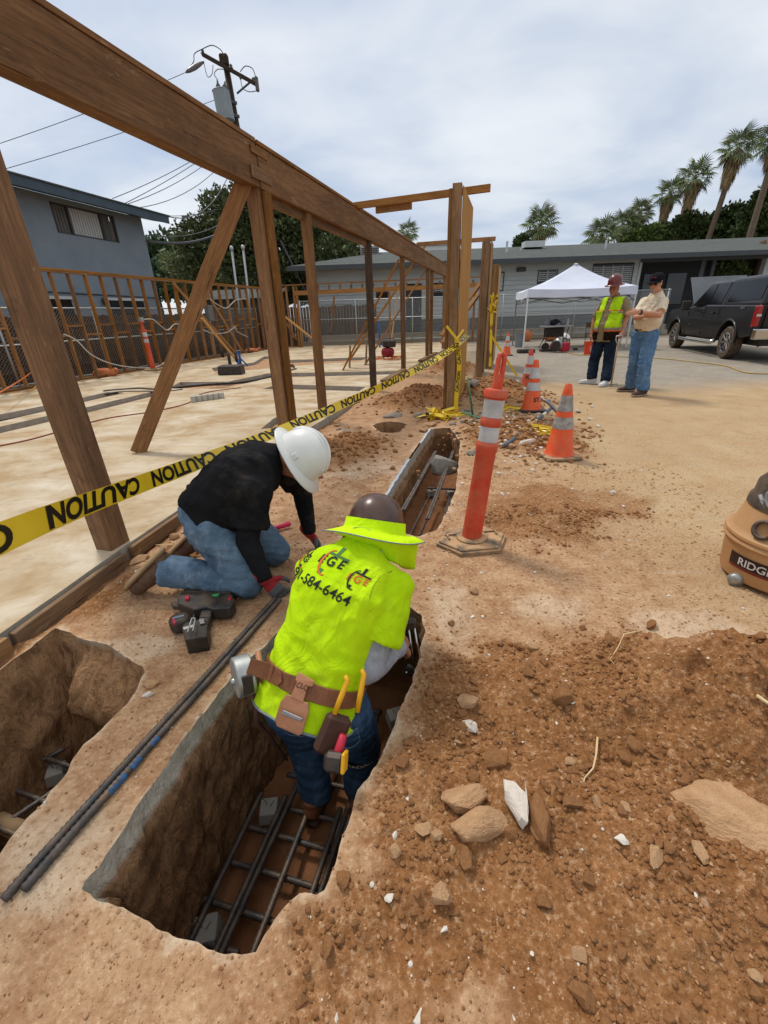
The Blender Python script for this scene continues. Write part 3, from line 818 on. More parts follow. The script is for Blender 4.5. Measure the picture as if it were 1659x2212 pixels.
# ================================================================ FENCES
GALV = mat('galvanised', '#9a9d9b', '#b6b8b5', 20, .45, metal=.7, spec=.5)
WIRE = mat('fence_wire', '#8d908e', '#a5a8a5', 20, .5, metal=.4, spec=.4)
def chain_mesh(a, b, z0, z1, cell=.075, r=.0028):
    a, b = V(a), V(b); L = (b - a).to_2d().length; d = (b - a) / L; mb = MB()
    nrm = V((d.y, -d.x, 0)); H = z1 - z0; run = H
    n = int((L + H) / cell)
    for s_ in (1, -1):
        for i in range(n):
            u0 = i * cell - (H if s_ == 1 else 0)
            za, zb, ua, ub = 0.0, H, u0, u0 + s_ * H
            if s_ == -1: ub = u0 - H
            def clip(ua, za, ub, zb):
                if ua > ub: ua, za, ub, zb = ub, zb, ua, za
                if ub <= 0 or ua >= L: return None
                if ua < 0: za += (zb - za) * (0 - ua) / (ub - ua); ua = 0
                if ub > L: zb = za + (zb - za) * (L - ua) / (ub - ua); ub = L
                return ua, za, ub, zb
            q = clip(ua, za, ub, zb)
            if q is None: continue
            ua, za, ub, zb = q
            A_ = a + d * ua + V((0, 0, z0 + za)) + nrm * (.002 * s_); B_ = a + d * ub + V((0, 0, z0 + zb)) + nrm * (.002 * s_)
            mb.tube([A_, B_], r, 3, cap=False)
    return mb
def chain_fence(name, a, b, z0, z1, posts, label, rails, cell=.075, r=.0028):
    a, b = V(a), V(b); L = (b - a).length; d = (b - a) / L
    e = empty(name, a, label, 'fence')
    for u in posts:
        p = a + d * u; ob('post', MB().tube([p + V((0, 0, z0 - .15)), p + V((0, 0, z1 + .04))], .028, 8), GALV, e, smooth=True)
    for z in rails: ob('rail', MB().tube([a + V((0, 0, z)), b + V((0, 0, z))], .02, 6), GALV, e, smooth=True)
    o = ob('wire_mesh', chain_mesh(a, b, z0, z1, cell, r), WIRE, e); o['kind'] = 'stuff'
    return e
def lf(Y): return V((-11.25 + .27 * Y, Y, 0))
chain_fence('chain_link_fence', lf(5.5), lf(21.5), .02, 1.72, [0, 2.6, 5.2, 7.8, 10.4, 13, 16.5], 'chain link fence running behind the left stud wall', (1.72, .95, .08), .085, .0034)
chain_fence('chain_link_fence', (-3.6, 21.7, 0), (13.2, 21.55, 0), .22, 1.95, [.1, 2.62, 5.2, 7.8, 9.3, 12.6, 16.7], 'chain link fence in front of the grey house at the back', (1.95, 1.18, .26), .085, .0036)
# dark board fence behind the left chain link
wf = empty('board_fence', lf(12) + LP * -.5, 'dark brown board fence behind the left chain link', 'fence')
bme = None
for i in range(118):
    p = lf(5.0 + i * .145) - LP * .5
    h = 1.55 + rnd.uniform(-.03, .03)
    o = board('plank', p, p + V((0, 0, h)), .02, .132, WOODB, wf, up=LA, bevel=0)
for i in range(40):
    p = lf(22.1) - LP * .5 + V((.145 * i, .02 * i, 0))
    board('plank', p, p + V((0, 0, 1.75 + rnd.uniform(-.03, .03))), .02, .132, WOODB, wf, up=(1, .1, 0), bevel=0)
for z in (.35, 1.35): board('rail', lf(5.0, ) - LP * .46 + V((0, 0, z)), lf(22) - LP * .46 + V((0, 0, z)), .03, .09, WOODB, wf, bevel=0)

# ================================================================ HOUSES
def siding_mat(name, a, b):
    return mat(name, a, b, 2.5, .75, .15, 30, stretch=(.4, 1, 1))
SIDE = siding_mat('siding_paint', '#a7adab', '#b5bab7')
SIDED = siding_mat('siding_dark', '#4d5150', '#595d5b')
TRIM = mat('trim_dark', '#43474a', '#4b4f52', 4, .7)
TRIML = mat('trim_light', '#b9bdbc', '#c6c9c7', 4, .7)
SHING = None
def shingle_mat():
    t = NT('roof_shingles'); o = t.coord('Object', False)
    br = t.n.new('ShaderNodeTexBrick'); br.inputs['Scale'].default_value = 1; br.inputs['Mortar Size'].default_value = .006
    br.inputs['Brick Width'].default_value = .3; br.inputs['Row Height'].default_value = .14
    br.inputs['Color1'].default_value = (*hx('#4d514d'), 1); br.inputs['Color2'].default_value = (*hx('#5f635e'), 1); br.inputs['Mortar'].default_value = (*hx('#2f3230'), 1)
    t.l.new(o, br.inputs['Vector'])
    c_ = t.mix(t.ramp(t.noise(o, 3, 5), [(.3, 0.0), (.7, .5)]), br.outputs[0], '#454945')
    return t.fin(c_, .9, t.bump(t.noise(o, 60, 4), .3, .01))
SHING = shingle_mat()
GLASS = NT('window_glass'); GLASS = GLASS.fin('#15191c', .06, None, 0, .6)
FY = 24.3
gh = empty('grey_house', (6, FY, .45), 'long single storey grey sided house with dark shingle roof', 'house')
HX0, HX1 = -3.4, 13.0
def facade_rows(x0, x1, z0, z1, skip, m, y):
    z = z0
    while z < z1 - .02:
        h = min(.205, z1 - z)
        segs = [(x0, x1)]
        for (a, b, c_, d) in skip:
            if d > z + .04 and c_ < z + h - .04:
                ns = []
                for (s0, s1_) in segs:
                    if b <= s0 or a >= s1_: ns.append((s0, s1_)); continue
                    if a > s0: ns.append((s0, a))
                    if b < s1_: ns.append((b, s1_))
                segs = ns
        for (s0, s1_) in segs:
            mb = MB(); yb = y
            mb.add([(s0, yb - .05, z), (s1_, yb - .05, z), (s1_, yb - .006, z + h), (s0, yb - .006, z + h), (s0, yb + .05, z), (s1_, yb + .05, z), (s1_, yb + .05, z + h), (s0, yb + .05, z + h)],
                   [(0, 1, 2, 3), (0, 4, 5, 1), (1, 5, 6, 2), (2, 6, 7, 3), (4, 0, 3, 7)])
            ob('siding_board', mb, m, gh)
        z += .205
OPEN = [(1.45, 2.25, .3, 2.5), (-.05, .58, 2.02, 2.46), (2.85, 3.65, 2.2, 2.56), (8.0, 9.0, 2.5, 3.1), (10.7, 12.75, 2.3, 3.22)]
facade_rows(HX0, HX1, 1.02, 3.48, OPEN, SIDE, FY)
facade_rows(HX0, HX1, .2, 1.0, OPEN[:1], SIDED, FY + .012)
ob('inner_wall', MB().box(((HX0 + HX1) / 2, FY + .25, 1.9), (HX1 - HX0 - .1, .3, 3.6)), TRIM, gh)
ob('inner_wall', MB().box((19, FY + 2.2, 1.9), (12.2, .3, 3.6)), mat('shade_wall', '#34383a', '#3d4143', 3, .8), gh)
ob('corner_board', MB().box((HX1 + .05, FY, 1.9), (.12, .14, 3.3)), SIDE, gh)
def window(e, x0, x1, z0, z1, y, n, shut, fm):
    fo_ = MB(); cx_, cz = (x0 + x1) / 2, (z0 + z1) / 2; fw = .05
    fo_.box((cx_, y, z0 + fw / 2), (x1 - x0, .09, fw)).box((cx_, y, z1 - fw / 2), (x1 - x0, .09, fw))
    fo_.box((x0 + fw / 2, y, cz), (fw, .09, z1 - z0 - 2 * fw)).box((x1 - fw / 2, y, cz), (fw, .09, z1 - z0 - 2 * fw))
    f = ob('window', fo_, fm, e)
    w = (x1 - x0 - 2 * fw) / n
    for i in range(n):
        a = x0 + fw + i * w
        ob('pane', MB().box((a + w / 2, y + .03, cz), (w - .02, .01, z1 - z0 - 2 * fw)), GLASS, f)
        if shut:
            s_ = MB(); k = int((z1 - z0 - .12) / .085)
            s_.box((a + .02, y - .005, cz), (.04, .03, z1 - z0 - .11)); s_.box((a + w - .02, y - .005, cz), (.04, .03, z1 - z0 - .11))
            for j in range(k): s_.box((a + w / 2, y + .002, z0 + .07 + (j + .5) * .085), (w - .1, .02, .045))
            ob('shutter', s_, shut, f)
SHUT = mat('shutter_paint', '#9fa3a0', '#adb0ac', 4, .6)
window(gh, 10.7, 12.75, 2.3, 3.22, FY, 4, SHUT, TRIM)
window(gh, 8.0, 9.0, 2.5, 3.1, FY, 2, SHUT, TRIM)
window(gh, 2.85, 3.65, 2.2, 2.56, FY, 2, SHUT, TRIM)
window(gh, -.05, .58, 2.02, 2.46, FY, 2, None, TRIM)
window(gh, 5.35, 6.35, 2.2, 3.05, FY - .01, 2, SHUT, TRIM)
d_ = ob('door', MB().box((1.85, FY + .02, 1.42), (.78, .06, 2.1)), mat('door_dark', '#2b2e30', '#34373a', 3, .5), gh)
ob('handle', MB().tube([(2.15, FY - .04, 1.4), (2.15, FY - .04, 1.5)], .018, 6), GALV, d_)
ob('wall_lamp', MB().box((7.15, FY - .08, 3.12), (.45, .14, .18)), TRIM, gh, bevel=.02)
# recessed porch at the right
for x in (13.3, 14.6, 15.9): ob('porch_window', MB().box((x + .35, FY + 2.0, 2.1), (1.0, .05, 1.5)), GLASS, gh)
for (x, w) in [(16.2, .22), (16.75, .16), (19.4, .3)]: ob('porch_post', MB().box((x, FY + .1, 1.9), (w, w, 3.2)), TRIM if w < .3 else SIDE, gh, bevel=.01)
ob('porch_beam', MB().box((19.5, FY, 3.36), (13, .2, .22)), TRIM, gh)
# roof
def roof_z(x): return 3.50 + .0 * x
rf = MB(); e0, e1, rl = -4.2, 26.5, -1.0
rf.add([(e0, FY - .95, 3.50), (e1, FY - .95, 3.56), (e1 - 2, FY + 6, 4.86), (e0 + 4.5, FY + 6, 4.72), (e0, FY + 13, 3.5), (e1, FY + 13, 3.5),
        (e0, FY - .95, 3.44), (e1, FY - .95, 3.50)], [(0, 1, 2, 3), (3, 2, 5, 4), (0, 3, 4), (1, 5, 2), (0, 6, 7, 1)])
roof = ob('roof', rf, SHING, gh)
ob('fascia', MB().bar((e0, FY - .97, 3.40), (e1, FY - .97, 3.46), .04, .2), TRIM, gh)
ob('soffit', MB().add([(e0, FY - .94, 3.33), (e1, FY - .94, 3.39), (e1, FY + .3, 3.5), (e0, FY + .3, 3.44)], [(0, 3, 2, 1)]), mat('soffit', '#6a6d6c', '#737674', 3, .8), gh)
for (x, y, h) in [(6.9, FY + 2.0, .55), (8.0, FY + 3.2, .3), (12.2, FY + 2.2, .45)]:
    ob('vent_pipe', MB().tube([(x, y, 3.8), (x, y, 4.15 + h * .8)], .06, 8), TRIML, roof)
ob('roof_hatch', MB().box((8.9, FY + 4.0, 4.62), (1.1, .7, .3)), TRIML, roof)
# retaining wall of blocks under the fence
BLK = mat('block_concrete', '#8c8577', '#9d9585', 6, .9, .3, 40, dust=.3)
rw = empty('block_wall', (5, 22.6, 0), 'low concrete block retaining wall under the grey house', 'wall')
bmk = MB().box((0, 0, 0), (.39, .18, .19)).mesh('block')
for r_ in range(2):
    for i in range(44):
        x = -3.4 + i * .4 + (.2 if r_ else 0)
        o = new_obj('block', bmk, BLK, rw, M=Matrix.Translation((x, 22.55, .12 + r_ * .2)))
ob('cap', MB().box((5.3, 22.55, .45), (17.6, .26, .05)), BLK, rw)
ob('planter_soil', MB().box((5.3, 23.4, .2), (17.6, 1.5, .46)), FLOORM, rw)

# grey stucco house at the left
STUC = mat('stucco', '#77828a', '#828d94', 1.5, .9, .25, 120)
LD = V((.263, .965, 0)).normalized(); LQ = V((LD.y, -LD.x, 0))
hp = V((-12.95, 8.0, 0))                  # wall plane runs along LD
def hw(s_, z, o=0.0): return hp + LD * s_ + V((0, 0, z)) + LQ * o
lh = empty('stucco_house', hw(5, 0), 'two storey grey stucco house with a three pane window', 'house')
HL = 11.25
def wquad(s0, s1, z0, z1, o=0.0, name='wall', m=None):
    return ob(name, MB().add([hw(s0, z0, o), hw(s1, z0, o), hw(s1, z1, o), hw(s0, z1, o), hw(s0, z0, o - .2), hw(s1, z0, o - .2), hw(s1, z1, o - .2), hw(s0, z1, o - .2)],
              [(0, 1, 2, 3), (5, 4, 7, 6), (1, 5, 6, 2), (4, 0, 3, 7), (3, 2, 6, 7), (0, 4, 5, 1)]), m or STUC, lh)
W0, W1, Z0, Z1 = 9.34, 11.97, 4.11, 4.99
HE = 13.41
for (a, b, c_, d) in [(-2, W0, 0, 5.15), (W1, HE, 0, 5.15), (W0, W1, 0, Z0), (W0, W1, Z1, 5.15)]:
    wquad(a, b, c_, d)
# end wall
ob('wall', MB().add([hw(HE, 0), hw(HE, 0, -7), hw(HE, 5.15, -7), hw(HE, 5.15)], [(0, 1, 2, 3)]), STUC, lh)
WFR = mat('window_frame_bronze', '#3c3b3a', '#474544', 4, .5)
fm = MB()
for (a, b, c_, d) in [(W0, W1, Z0, Z0 + .05), (W0, W1, Z1 - .05, Z1), (W0, W0 + .05, Z0, Z1), (W1 - .05, W1, Z0, Z1), (9.96, 10.02, Z0, Z1), (11.31, 11.37, Z0, Z1)]:
    for pp in [[hw(a, c_, -.02), hw(b, c_, -.02), hw(b, d, -.02), hw(a, d, -.02), hw(a, c_, -.1), hw(b, c_, -.1), hw(b, d, -.1), hw(a, d, -.1)]]:
        fm.add(pp, [(0, 1, 2, 3), (1, 5, 6, 2), (4, 0, 3, 7), (3, 2, 6, 7), (0, 4, 5, 1)])
wf_ = ob('window', fm, WFR, lh)
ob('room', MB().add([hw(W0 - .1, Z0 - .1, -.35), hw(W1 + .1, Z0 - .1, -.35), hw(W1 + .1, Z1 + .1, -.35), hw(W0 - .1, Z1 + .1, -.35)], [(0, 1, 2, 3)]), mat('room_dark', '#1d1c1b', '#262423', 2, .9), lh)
BLIND = mat('blind_white', '#c9cac6', '#d6d6d2', 3, .7); BLINDD = mat('blind_dim', '#6a6761', '#77736c', 3, .7)
for (a, b, m) in [(9.39, 9.96, BLINDD), (10.02, 11.31, BLIND), (11.37, 11.92, BLINDD)]:
    n = int((b - a) / .10)
    for i in range(n):
        s_ = a + (i + .5) * (b - a) / n; w = (b - a) / n * .66
        ob('blind_slat', MB().add([hw(s_ - w, Z0 + .05, -.075), hw(s_ + w * .9, Z0 + .05, -.115), hw(s_ + w * .9, Z1 - .05, -.115), hw(s_ - w, Z1 - .05, -.075)], [(0, 1, 2, 3)]), m, wf_)
for (a, b, c_, d) in [(7.6, 9.07, 1.1, 2.12), (10.71, 12.45, 1.1, 2.12)]:
    o = wquad(a, b, c_, d, .012, 'window', GLASS)
    wquad(a - .06, b + .06, d, d + .09, .03, 'lintel', TRIML)
ob('wall_lamp', MB().lathe([(.04, 0), (.09, .05), (.11, .2), (.05, .26)], 10, hw(10.42, 1.95, .1)), TRIM, lh, smooth=True)
# eaves, fascia and roof plane
FS = mat('fascia_blue', '#3d4a54', '#46545f', 3, .6)
OV = .75
ob('fascia', MB().bar(hw(-3, 5.13, OV), hw(HE + .7, 5.13, OV), .04, .26), FS, lh)
ob('fascia', MB().bar(hw(HE + .7, 5.13, OV), hw(HE + .7, 5.13 + 1.2, -4), .04, .26), FS, lh)
ob('soffit', MB().add([hw(-3, 5.02, OV - .02), hw(HE + .68, 5.02, OV - .02), hw(HE + .68, 5.16, -.02), hw(-3, 5.16, -.02)], [(0, 3, 2, 1)]), mat('soffit_blue', '#414b54', '#4a555e', 3, .8), lh)
ob('soffit', MB().add([hw(HE, 5.14, -.02), hw(HE + .68, 5.14, -.02), hw(HE + .68, 6.3, -4), hw(HE, 6.3, -4)], [(0, 3, 2, 1)]), FS, lh)
ob('roof', MB().add([hw(-3, 5.26, OV + .06), hw(HE + .78, 5.26, OV + .06), hw(HE + .78, 6.7, -5), hw(-3, 6.7, -5), hw(-3, 5.30, OV + .06), hw(HE + .78, 5.30, OV + .06), hw(HE + .78, 6.74, -5), hw(-3, 6.74, -5)],
   [(4, 5, 6, 7), (0, 1, 5, 4), (1, 2, 6, 5), (0, 3, 2, 1)]), SHING, lh)
ob('pipe', MB().tube([hw(7, 2.35, .03), hw(13.4, 2.25, .03)], .02, 6), TRIM, lh)
ob('gutter_edge', MB().bar(hw(8.3, 5.34, .5), hw(10.2, 5.34, .5), .03, .03), TRIML, lh)

# low grey shed behind the fence, far left corner
sh = empty('low_shed', (-8.0, 23.5, 0), 'low grey shed with shingle roof behind the stud wall corner', 'shed')
ob('wall', MB().box((-6.6, 24.6, 1.1), (3.4, 2.6, 2.2), rotz(-.1)), SIDED, sh)
ob('roof', MB().add([(-8.8, 22.9, 2.2), (-4.6, 22.7, 2.2), (-4.8, 26, 2.75), (-8.6, 26, 2.75)], [(0, 1, 2, 3)]), SHING, sh)
# pale van-height canopy edge behind the wall
wbld = empty('white_building', (-2.4, 29, 0), 'white flat building block peeping over the grey roof', 'building')
ob('wall', MB().box((3.2, 33, 3.0), (4.2, 3, 4.3)), mat('white_render', '#cfcfca', '#dad9d4', 1, .8), wbld)
ob('parapet', MB().box((3.2, 33, 5.2), (4.4, 3.2, .14)), TRIML, wbld)
ac = empty('roof_air_conditioner', (-.3, 30, 4.1), 'square grey air conditioning unit on the house roof', 'air conditioner')
ob('cabinet', MB().box((-.33, 29.6, 4.52), (1.1, 1.0, .85)), mat('ac_grey', '#9a9890', '#a8a69e', 3, .6), ac, bevel=.02)
for i in range(7): ob('louvre', MB().box((-.33, 29.085, 4.2 + i * .1), (.95, .03, .05)), TRIM, ac)
ob('stand', MB().box((-.33, 29.6, 4.02), (.9, .8, .16)), TRIM, ac)

# ================================================================ UTILITY POLE AND WIRES
POLEW = mat('pole_wood', '#2f241d', '#43352a', 6, .9, .3, 30, stretch=(1, 1, .2))
STEEL = mat('dark_steel', '#4a4c4d', '#5a5c5d', 10, .5, metal=.5)
INSUL = mat('insulator', '#4f4a45', '#6a635c', 10, .35)
TRANS = mat('transformer_grey', '#7d878a', '#8b9598', 3, .5, .1, 10)
PY = 28.0
up_ = empty('utility_pole', (-6.62, PY, 0), 'dark utility pole with transformer and crossarm above the timber beam', 'utility pole')
def pp(px, py, dy=0.0): return yp(px, py, PY + dy)
ptop = pp(484, 118); pb = V((-6.25, PY, 0))
ob('pole', MB().tube([pb, pb.lerp(ptop, .5), ptop], [.2, .17, .14], 10), POLEW, up_, smooth=True)
ca, cb_ = pp(437, 117, -.3), pp(553, 182, -.3)
arm = ob('crossarm', MB().bar(ca, cb_, .13, .14), POLEW, up_)
for (px, py, px2, py2) in [(437, 117, 438, 106), (500, 148, 498, 138), (548, 178, 546, 166), (519, 160, 520, 172)]:
    a, b = pp(px, py, -.3), pp(px2, py2, -.3)
    ob('insulator', MB().tube([a, a.lerp(b, .3), a.lerp(b, .6), b], [.09, .05, .08, .03], 8), INSUL, up_, smooth=True)
ob('pole_cap_bracket', MB().box(pp(484, 130, -.2), (.4, .3, .42)), POLEW, up_, bevel=.05)
t0, t1 = pp(477, 197, -.5), pp(490, 263, -.5)
tr = ob('transformer', MB().tube([t0 + (t0 - t1) * .04, t0, t0, t0.lerp(t1, .97), t1], [.36, .42, .40, .40, .34], 18), TRANS, up_); smooth_by_angle(tr)
for (px, py, px2, py2) in [(473, 197, 469, 172), (485, 197, 486, 175)]:
    a, b = pp(px, py, -.55), pp(px2, py2, -.55)
    ob('bushing', MB().tube([a, a.lerp(b, .3), a.lerp(b, .35), a.lerp(b, .7), b], [.10, .10, .13, .05, .03], 8), INSUL, tr, smooth=True)
for z in (.25, .7):
    p = t0.lerp(t1, z); ob('bracket', MB().bar(p, p + V((.55, .5, 0)), .08, .12), STEEL, tr)
a, b = pp(402, 156, -1.5), pp(440, 134, -.4)
ob('dead_end_insulator', MB().tube([a, a.lerp(b, .2), a.lerp(b, .5), a.lerp(b, .8), b], [.04, .09, .11, .08, .04], 8), INSUL, up_, smooth=True)
ob('fuse_cutout', MB().bar(pp(553, 165, -.3), pp(557, 198, -.3), .2, .16), INSUL, up_, bevel=.04)
ob('strut', MB().bar(pp(540, 178, -.25), pp(512, 202, 0), .06, .06), STEEL, up_)
CABLE = mat('cable_dark', '#4a4a50', '#55555b', 4, .6)
def arc_pts(a, b, sag, n=14):
    return [a.lerp(b, i / n) - V((0, 0, sag * 4 * (i / n) * (1 - i / n))) for i in range(n + 1)]
for (q, w) in [([(437, 106), (420, 116), (418, 134), (403, 154)], .02), ([(437, 106), (458, 98), (477, 108), (484, 122)], .02), ([(519, 155), (530, 143), (545, 148), (552, 165)], .02), ([(520, 172), (524, 190), (538, 198), (556, 196)], .018), ([(470, 172), (463, 160), (470, 150), (484, 150)], .018), ([(440, 134), (448, 165), (458, 160), (460, 140)], .016)]:
    kp0 = [pp(x, y, -.45) for x, y in q]; kp = []
    for i in range(len(kp0) - 1):
        p0, p1, p2, p3 = kp0[max(0, i - 1)], kp0[i], kp0[i + 1], kp0[min(len(kp0) - 1, i + 2)]
        for j in range(6):
            t = j / 6; kp.append(.5 * ((2 * p1) + (p2 - p0) * t + (2 * p0 - 5 * p1 + 4 * p2 - p3) * t * t + (3 * p1 - p0 - 3 * p2 + p3) * t ** 3))
    ob('jumper_wire', MB().tube(kp + [kp0[-1]], w, 5), CABLE, up_)
def wire(label, a, b, sag, r=.013):
    tag(ob('overhead_wire', MB().tube(arc_pts(a, b, sag), r, 5), CABLE), label, 'wire')
wire('upper power line from the dead end insulator towards the left edge', pp(402, 156, -1.5), yp(-120, 348, 22), .12)
wire('power line from the transformer down behind the beam to the left', pp(466, 215), yp(-60, 385, 21), .1)
wire('thin service wire dropping to the stucco house roof, upper one', pp(520, 280), hw(12.3, 5.4, .3), .15)
wire('thin service wire dropping to the stucco house roof, lower one', pp(521, 284), hw(12.25, 5.35, .35), .35)
wire('service wire sagging from the pole to the right eave corner', pp(523, 290), hw(HE + .7, 5.3, .6), 1.2, .02)
wire('third thin service wire to the stucco roof, middle one', pp(519, 276), hw(11.9, 5.5, .2), .2)
wire('faint telephone line low over the stucco roof', pp(524, 296), hw(12.6, 5.3, .5), .6)
wire('grey wire from the eave corner towards the big tree', hw(HE + .7, 5.3, .5), yp(470, 452, 27), .1)
wire('thick black service cable from the house to the tree', hw(HE, 4.35, .1), yp(520, 470, 30), .5, .05)
wire('thin grey wire below the eave corner running to the tree', hw(HE, 4.55, .1), yp(520, 450, 30), .5, .02)
wire('black cable slanting down through the timber bay', yp(606, 520, 24), yp(690, 690, 24.4), .0, .04)

for k, (x0, y0, x1, y1, lb) in enumerate([(491, 540, 506, 612, 'left'), (519, 538, 530, 612, 'right')]):
    a, b = yp(x1, y1, 22.4), yp(x0, y0, 22.4); b.x = a.x + .12; a.z = .0
    cm_ = empty('conduit_mast', a, 'grey conduit mast behind the stud wall, the %s one of two' % lb, 'conduit')
    ob('pipe', MB().tube([a, b], .05, 8), GALV, cm_, smooth=True); ob('weather_cap', MB().ell(b + V((0, 0, .05)), (.09, .09, .11), None, 10, 8), GALV, cm_, smooth=True)
# ================================================================ TREES
LEAFD = None
def leaf_mat(name, a, b, c_):
    t = NT(name); o = t.coord('Object', False)
    oi = t.n.new('ShaderNodeNewGeometry')
    r_ = oi.outputs['Random Per Island']
    col_ = t.mix(t.ramp(r_, [(.1, 0.0), (.9, 1.0)]), a, b)
    col_ = t.mix(t.ramp(t.noise(o, .8, 3), [(.4, 0.0), (.7, .6)]), col_, c_)
    m = t.fin(col_, .6, None, 0, .25)
    t.b.inputs['Transmission Weight'].default_value = 0
    return m
LEAF1 = leaf_mat('leaf_dark', '#2c3a1f', '#4d5d30', '#5f6c3a')
LEAF0 = leaf_mat('leaf_big_tree', '#363f26', '#5c673d', '#757c50')
LEAF2 = leaf_mat('leaf_olive', '#3a4a26', '#5f7040', '#7c8a55')
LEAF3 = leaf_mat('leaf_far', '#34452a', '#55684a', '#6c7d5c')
LEAFY = leaf_mat('leaf_bright', '#43562a', '#687c40', '#7f8c50')
BARK = mat('bark', '#4a3a2c', '#65523f', 8, .9, .5, 25, stretch=(1, 1, .25))
def leaf_cloud(lobes, n, ls, r2, droop=.0, narrow=.45):
    mb = MB(); tot = sum(l[1][0] * l[1][1] * l[1][2] for l in lobes)
    for (c_, rr) in lobes:
        k = max(20, int(n * rr[0] * rr[1] * rr[2] / tot))
        for _ in range(k):
            while True:
                d = V((r2.gauss(0, 1), r2.gauss(0, 1), r2.gauss(0, 1)))
                if d.length > 1e-3: break
            d.normalize(); q = r2.uniform(.35, 1.0) ** .45
            q *= 1 + .22 * math.sin(d.x * 7 + c_[0]) * math.sin(d.y * 6 + d.z * 8)
            p = V(c_) + V((d.x * rr[0], d.y * rr[1], d.z * rr[2])) * q
            ax = (d + V((r2.uniform(-.9, .9), r2.uniform(-.9, .9), r2.uniform(-.6, .9) - droop))).normalized()
            sd = ax.cross(V((r2.uniform(-1, 1), r2.uniform(-1, 1), r2.uniform(-1, 1)))); sd.normalize()
            L = ls * r2.uniform(.6, 1.4); w = L * narrow
            mb.add([p - sd * w * .5, p + ax * L * .55 - sd * w * .1 + sd * w * .6, p + ax * L, p + ax * L * .45 - sd * w], [(0, 1, 2, 3)])
    return mb
def tree(name, base, h, lobes, n, ls, leaf, label, cat='tree', group=None, trunk_r=.2, seed_=1, narrow=.45):
    r2 = random.Random(seed_); e = empty(name, base, label, cat, group); base = V(base)
    t = MB().tube([base, base + V((.05, 0, h * .35)), base + V((-.05, .1, h * .6))], [trunk_r, trunk_r * .8, trunk_r * .5], 9)
    for (c_, rr) in lobes: t.tube([base + V((0, 0, h * .3)), (base + V((0, 0, h * .45))).lerp(V(c_), .5), V(c_)], [trunk_r * .55, trunk_r * .35, .03], 6)
    ob('trunk', t, BARK, e, smooth=True)
    ob('crown', leaf_cloud(lobes, n, ls, r2, narrow=narrow), leaf, e)
    return e
# big dense tree behind the bay
bt = []
r2 = random.Random(5)
for (px, py, rx, rz) in [(600, 520, 2.6, 2.2), (520, 500, 2.3, 2.0), (690, 540, 2.4, 1.9), (460, 560, 2.0, 1.8), (570, 445, 1.9, 1.5), (640, 470, 1.9, 1.5), (730, 575, 1.7, 1.5), (430, 520, 1.5, 1.2), (480, 455, 1.3, 1.1), (560, 600, 2.6, 1.5), (660, 600, 2.4, 1.4), (745, 545, 1.0, .9), (415, 590, 1.4, 1.0)]:
    c_ = yp(px, py, 31 + r2.uniform(-1.2, 1.2)); bt.append(((c_.x, c_.y, c_.z), (rx, rx * .9, rz)))
tree('broadleaf_tree', (-6.3, 31.5, 0), 6.0, bt, 52000, .23, LEAF0, 'big dense dark green tree behind the open timber bay', trunk_r=.35, seed_=3, narrow=.42)
def cloud_at(px, py, Y, rx, rz): c_ = yp(px, py, Y); return ((c_.x, c_.y, c_.z), (rx, rx, rz))
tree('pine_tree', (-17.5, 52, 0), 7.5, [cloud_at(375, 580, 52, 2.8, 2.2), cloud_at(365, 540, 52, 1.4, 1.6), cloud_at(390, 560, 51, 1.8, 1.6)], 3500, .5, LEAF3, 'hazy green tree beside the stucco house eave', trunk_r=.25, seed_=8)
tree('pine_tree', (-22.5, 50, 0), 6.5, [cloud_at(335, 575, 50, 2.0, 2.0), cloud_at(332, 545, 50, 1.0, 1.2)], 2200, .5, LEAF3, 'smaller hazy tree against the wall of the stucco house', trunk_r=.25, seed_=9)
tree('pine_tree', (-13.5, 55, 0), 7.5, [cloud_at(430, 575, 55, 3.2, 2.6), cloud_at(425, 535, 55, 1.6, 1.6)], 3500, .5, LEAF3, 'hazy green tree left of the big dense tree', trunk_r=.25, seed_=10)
# dark trees right, behind the palms
def dark(label, pts_, n, base, sd, leaf=LEAF1, ls=.45):
    tree('broadleaf_tree', base, 7, [cloud_at(*p) for p in pts_], n, ls, leaf, label, trunk_r=.3, seed_=sd)
dark('dark tree mass at the right edge behind the pickup', [(1655, 470, 38, 1.5, 1.7), (1640, 505, 38, 1.6, 1.2), (1672, 425, 38, 1.1, 1.1), (1668, 500, 37, 1.3, 1.2)], 8000, (32, 38, 0), 21, LEAF1, .3)
dark('dark broad tree right of the tall leaning palm', [(1592, 492, 41, 1.9, 1.1), (1615, 505, 40, 1.5, 1.0), (1562, 505, 41, 1.5, .9), (1585, 465, 41, 1.1, .7)], 8000, (31, 41, 0), 22, LEAF1, .3)
dark('dark green tree between the two tall palms', [(1512, 500, 42, 1.5, 1.0), (1480, 490, 42, 1.0, 1.0), (1535, 508, 42, 1.3, .8)], 6000, (27.5, 42, 0), 23, LEAF1, .3)
dark('round bright green tree left of the short palm', [(1400, 512, 44, 1.5, .8), (1372, 518, 44, 1.1, .7), (1432, 508, 44, 1.1, .8)], 5500, (24, 44, 0), 24, LEAFY, .28)
dark('dark shrub at the foot of the lone palm', [(1127, 527, 42, .6, .6), (1135, 535, 42, .5, .5)], 1200, (12.6, 42, 0), 25, LEAF1, .25)
dark('leafy shrub under the house porch at the right', [(1570, 575, 26.0, .6, .5), (1580, 590, 26.0, .7, .5)], 1500, (20.3, 26, 0), 26, LEAF2, .2)
dark('green shrub at the far right of the porch', [(1635, 590, 27.2, .8, .6), (1650, 580, 27.2, .6, .6)], 1500, (22.8, 27.2, 0), 27, LEAF2, .2)

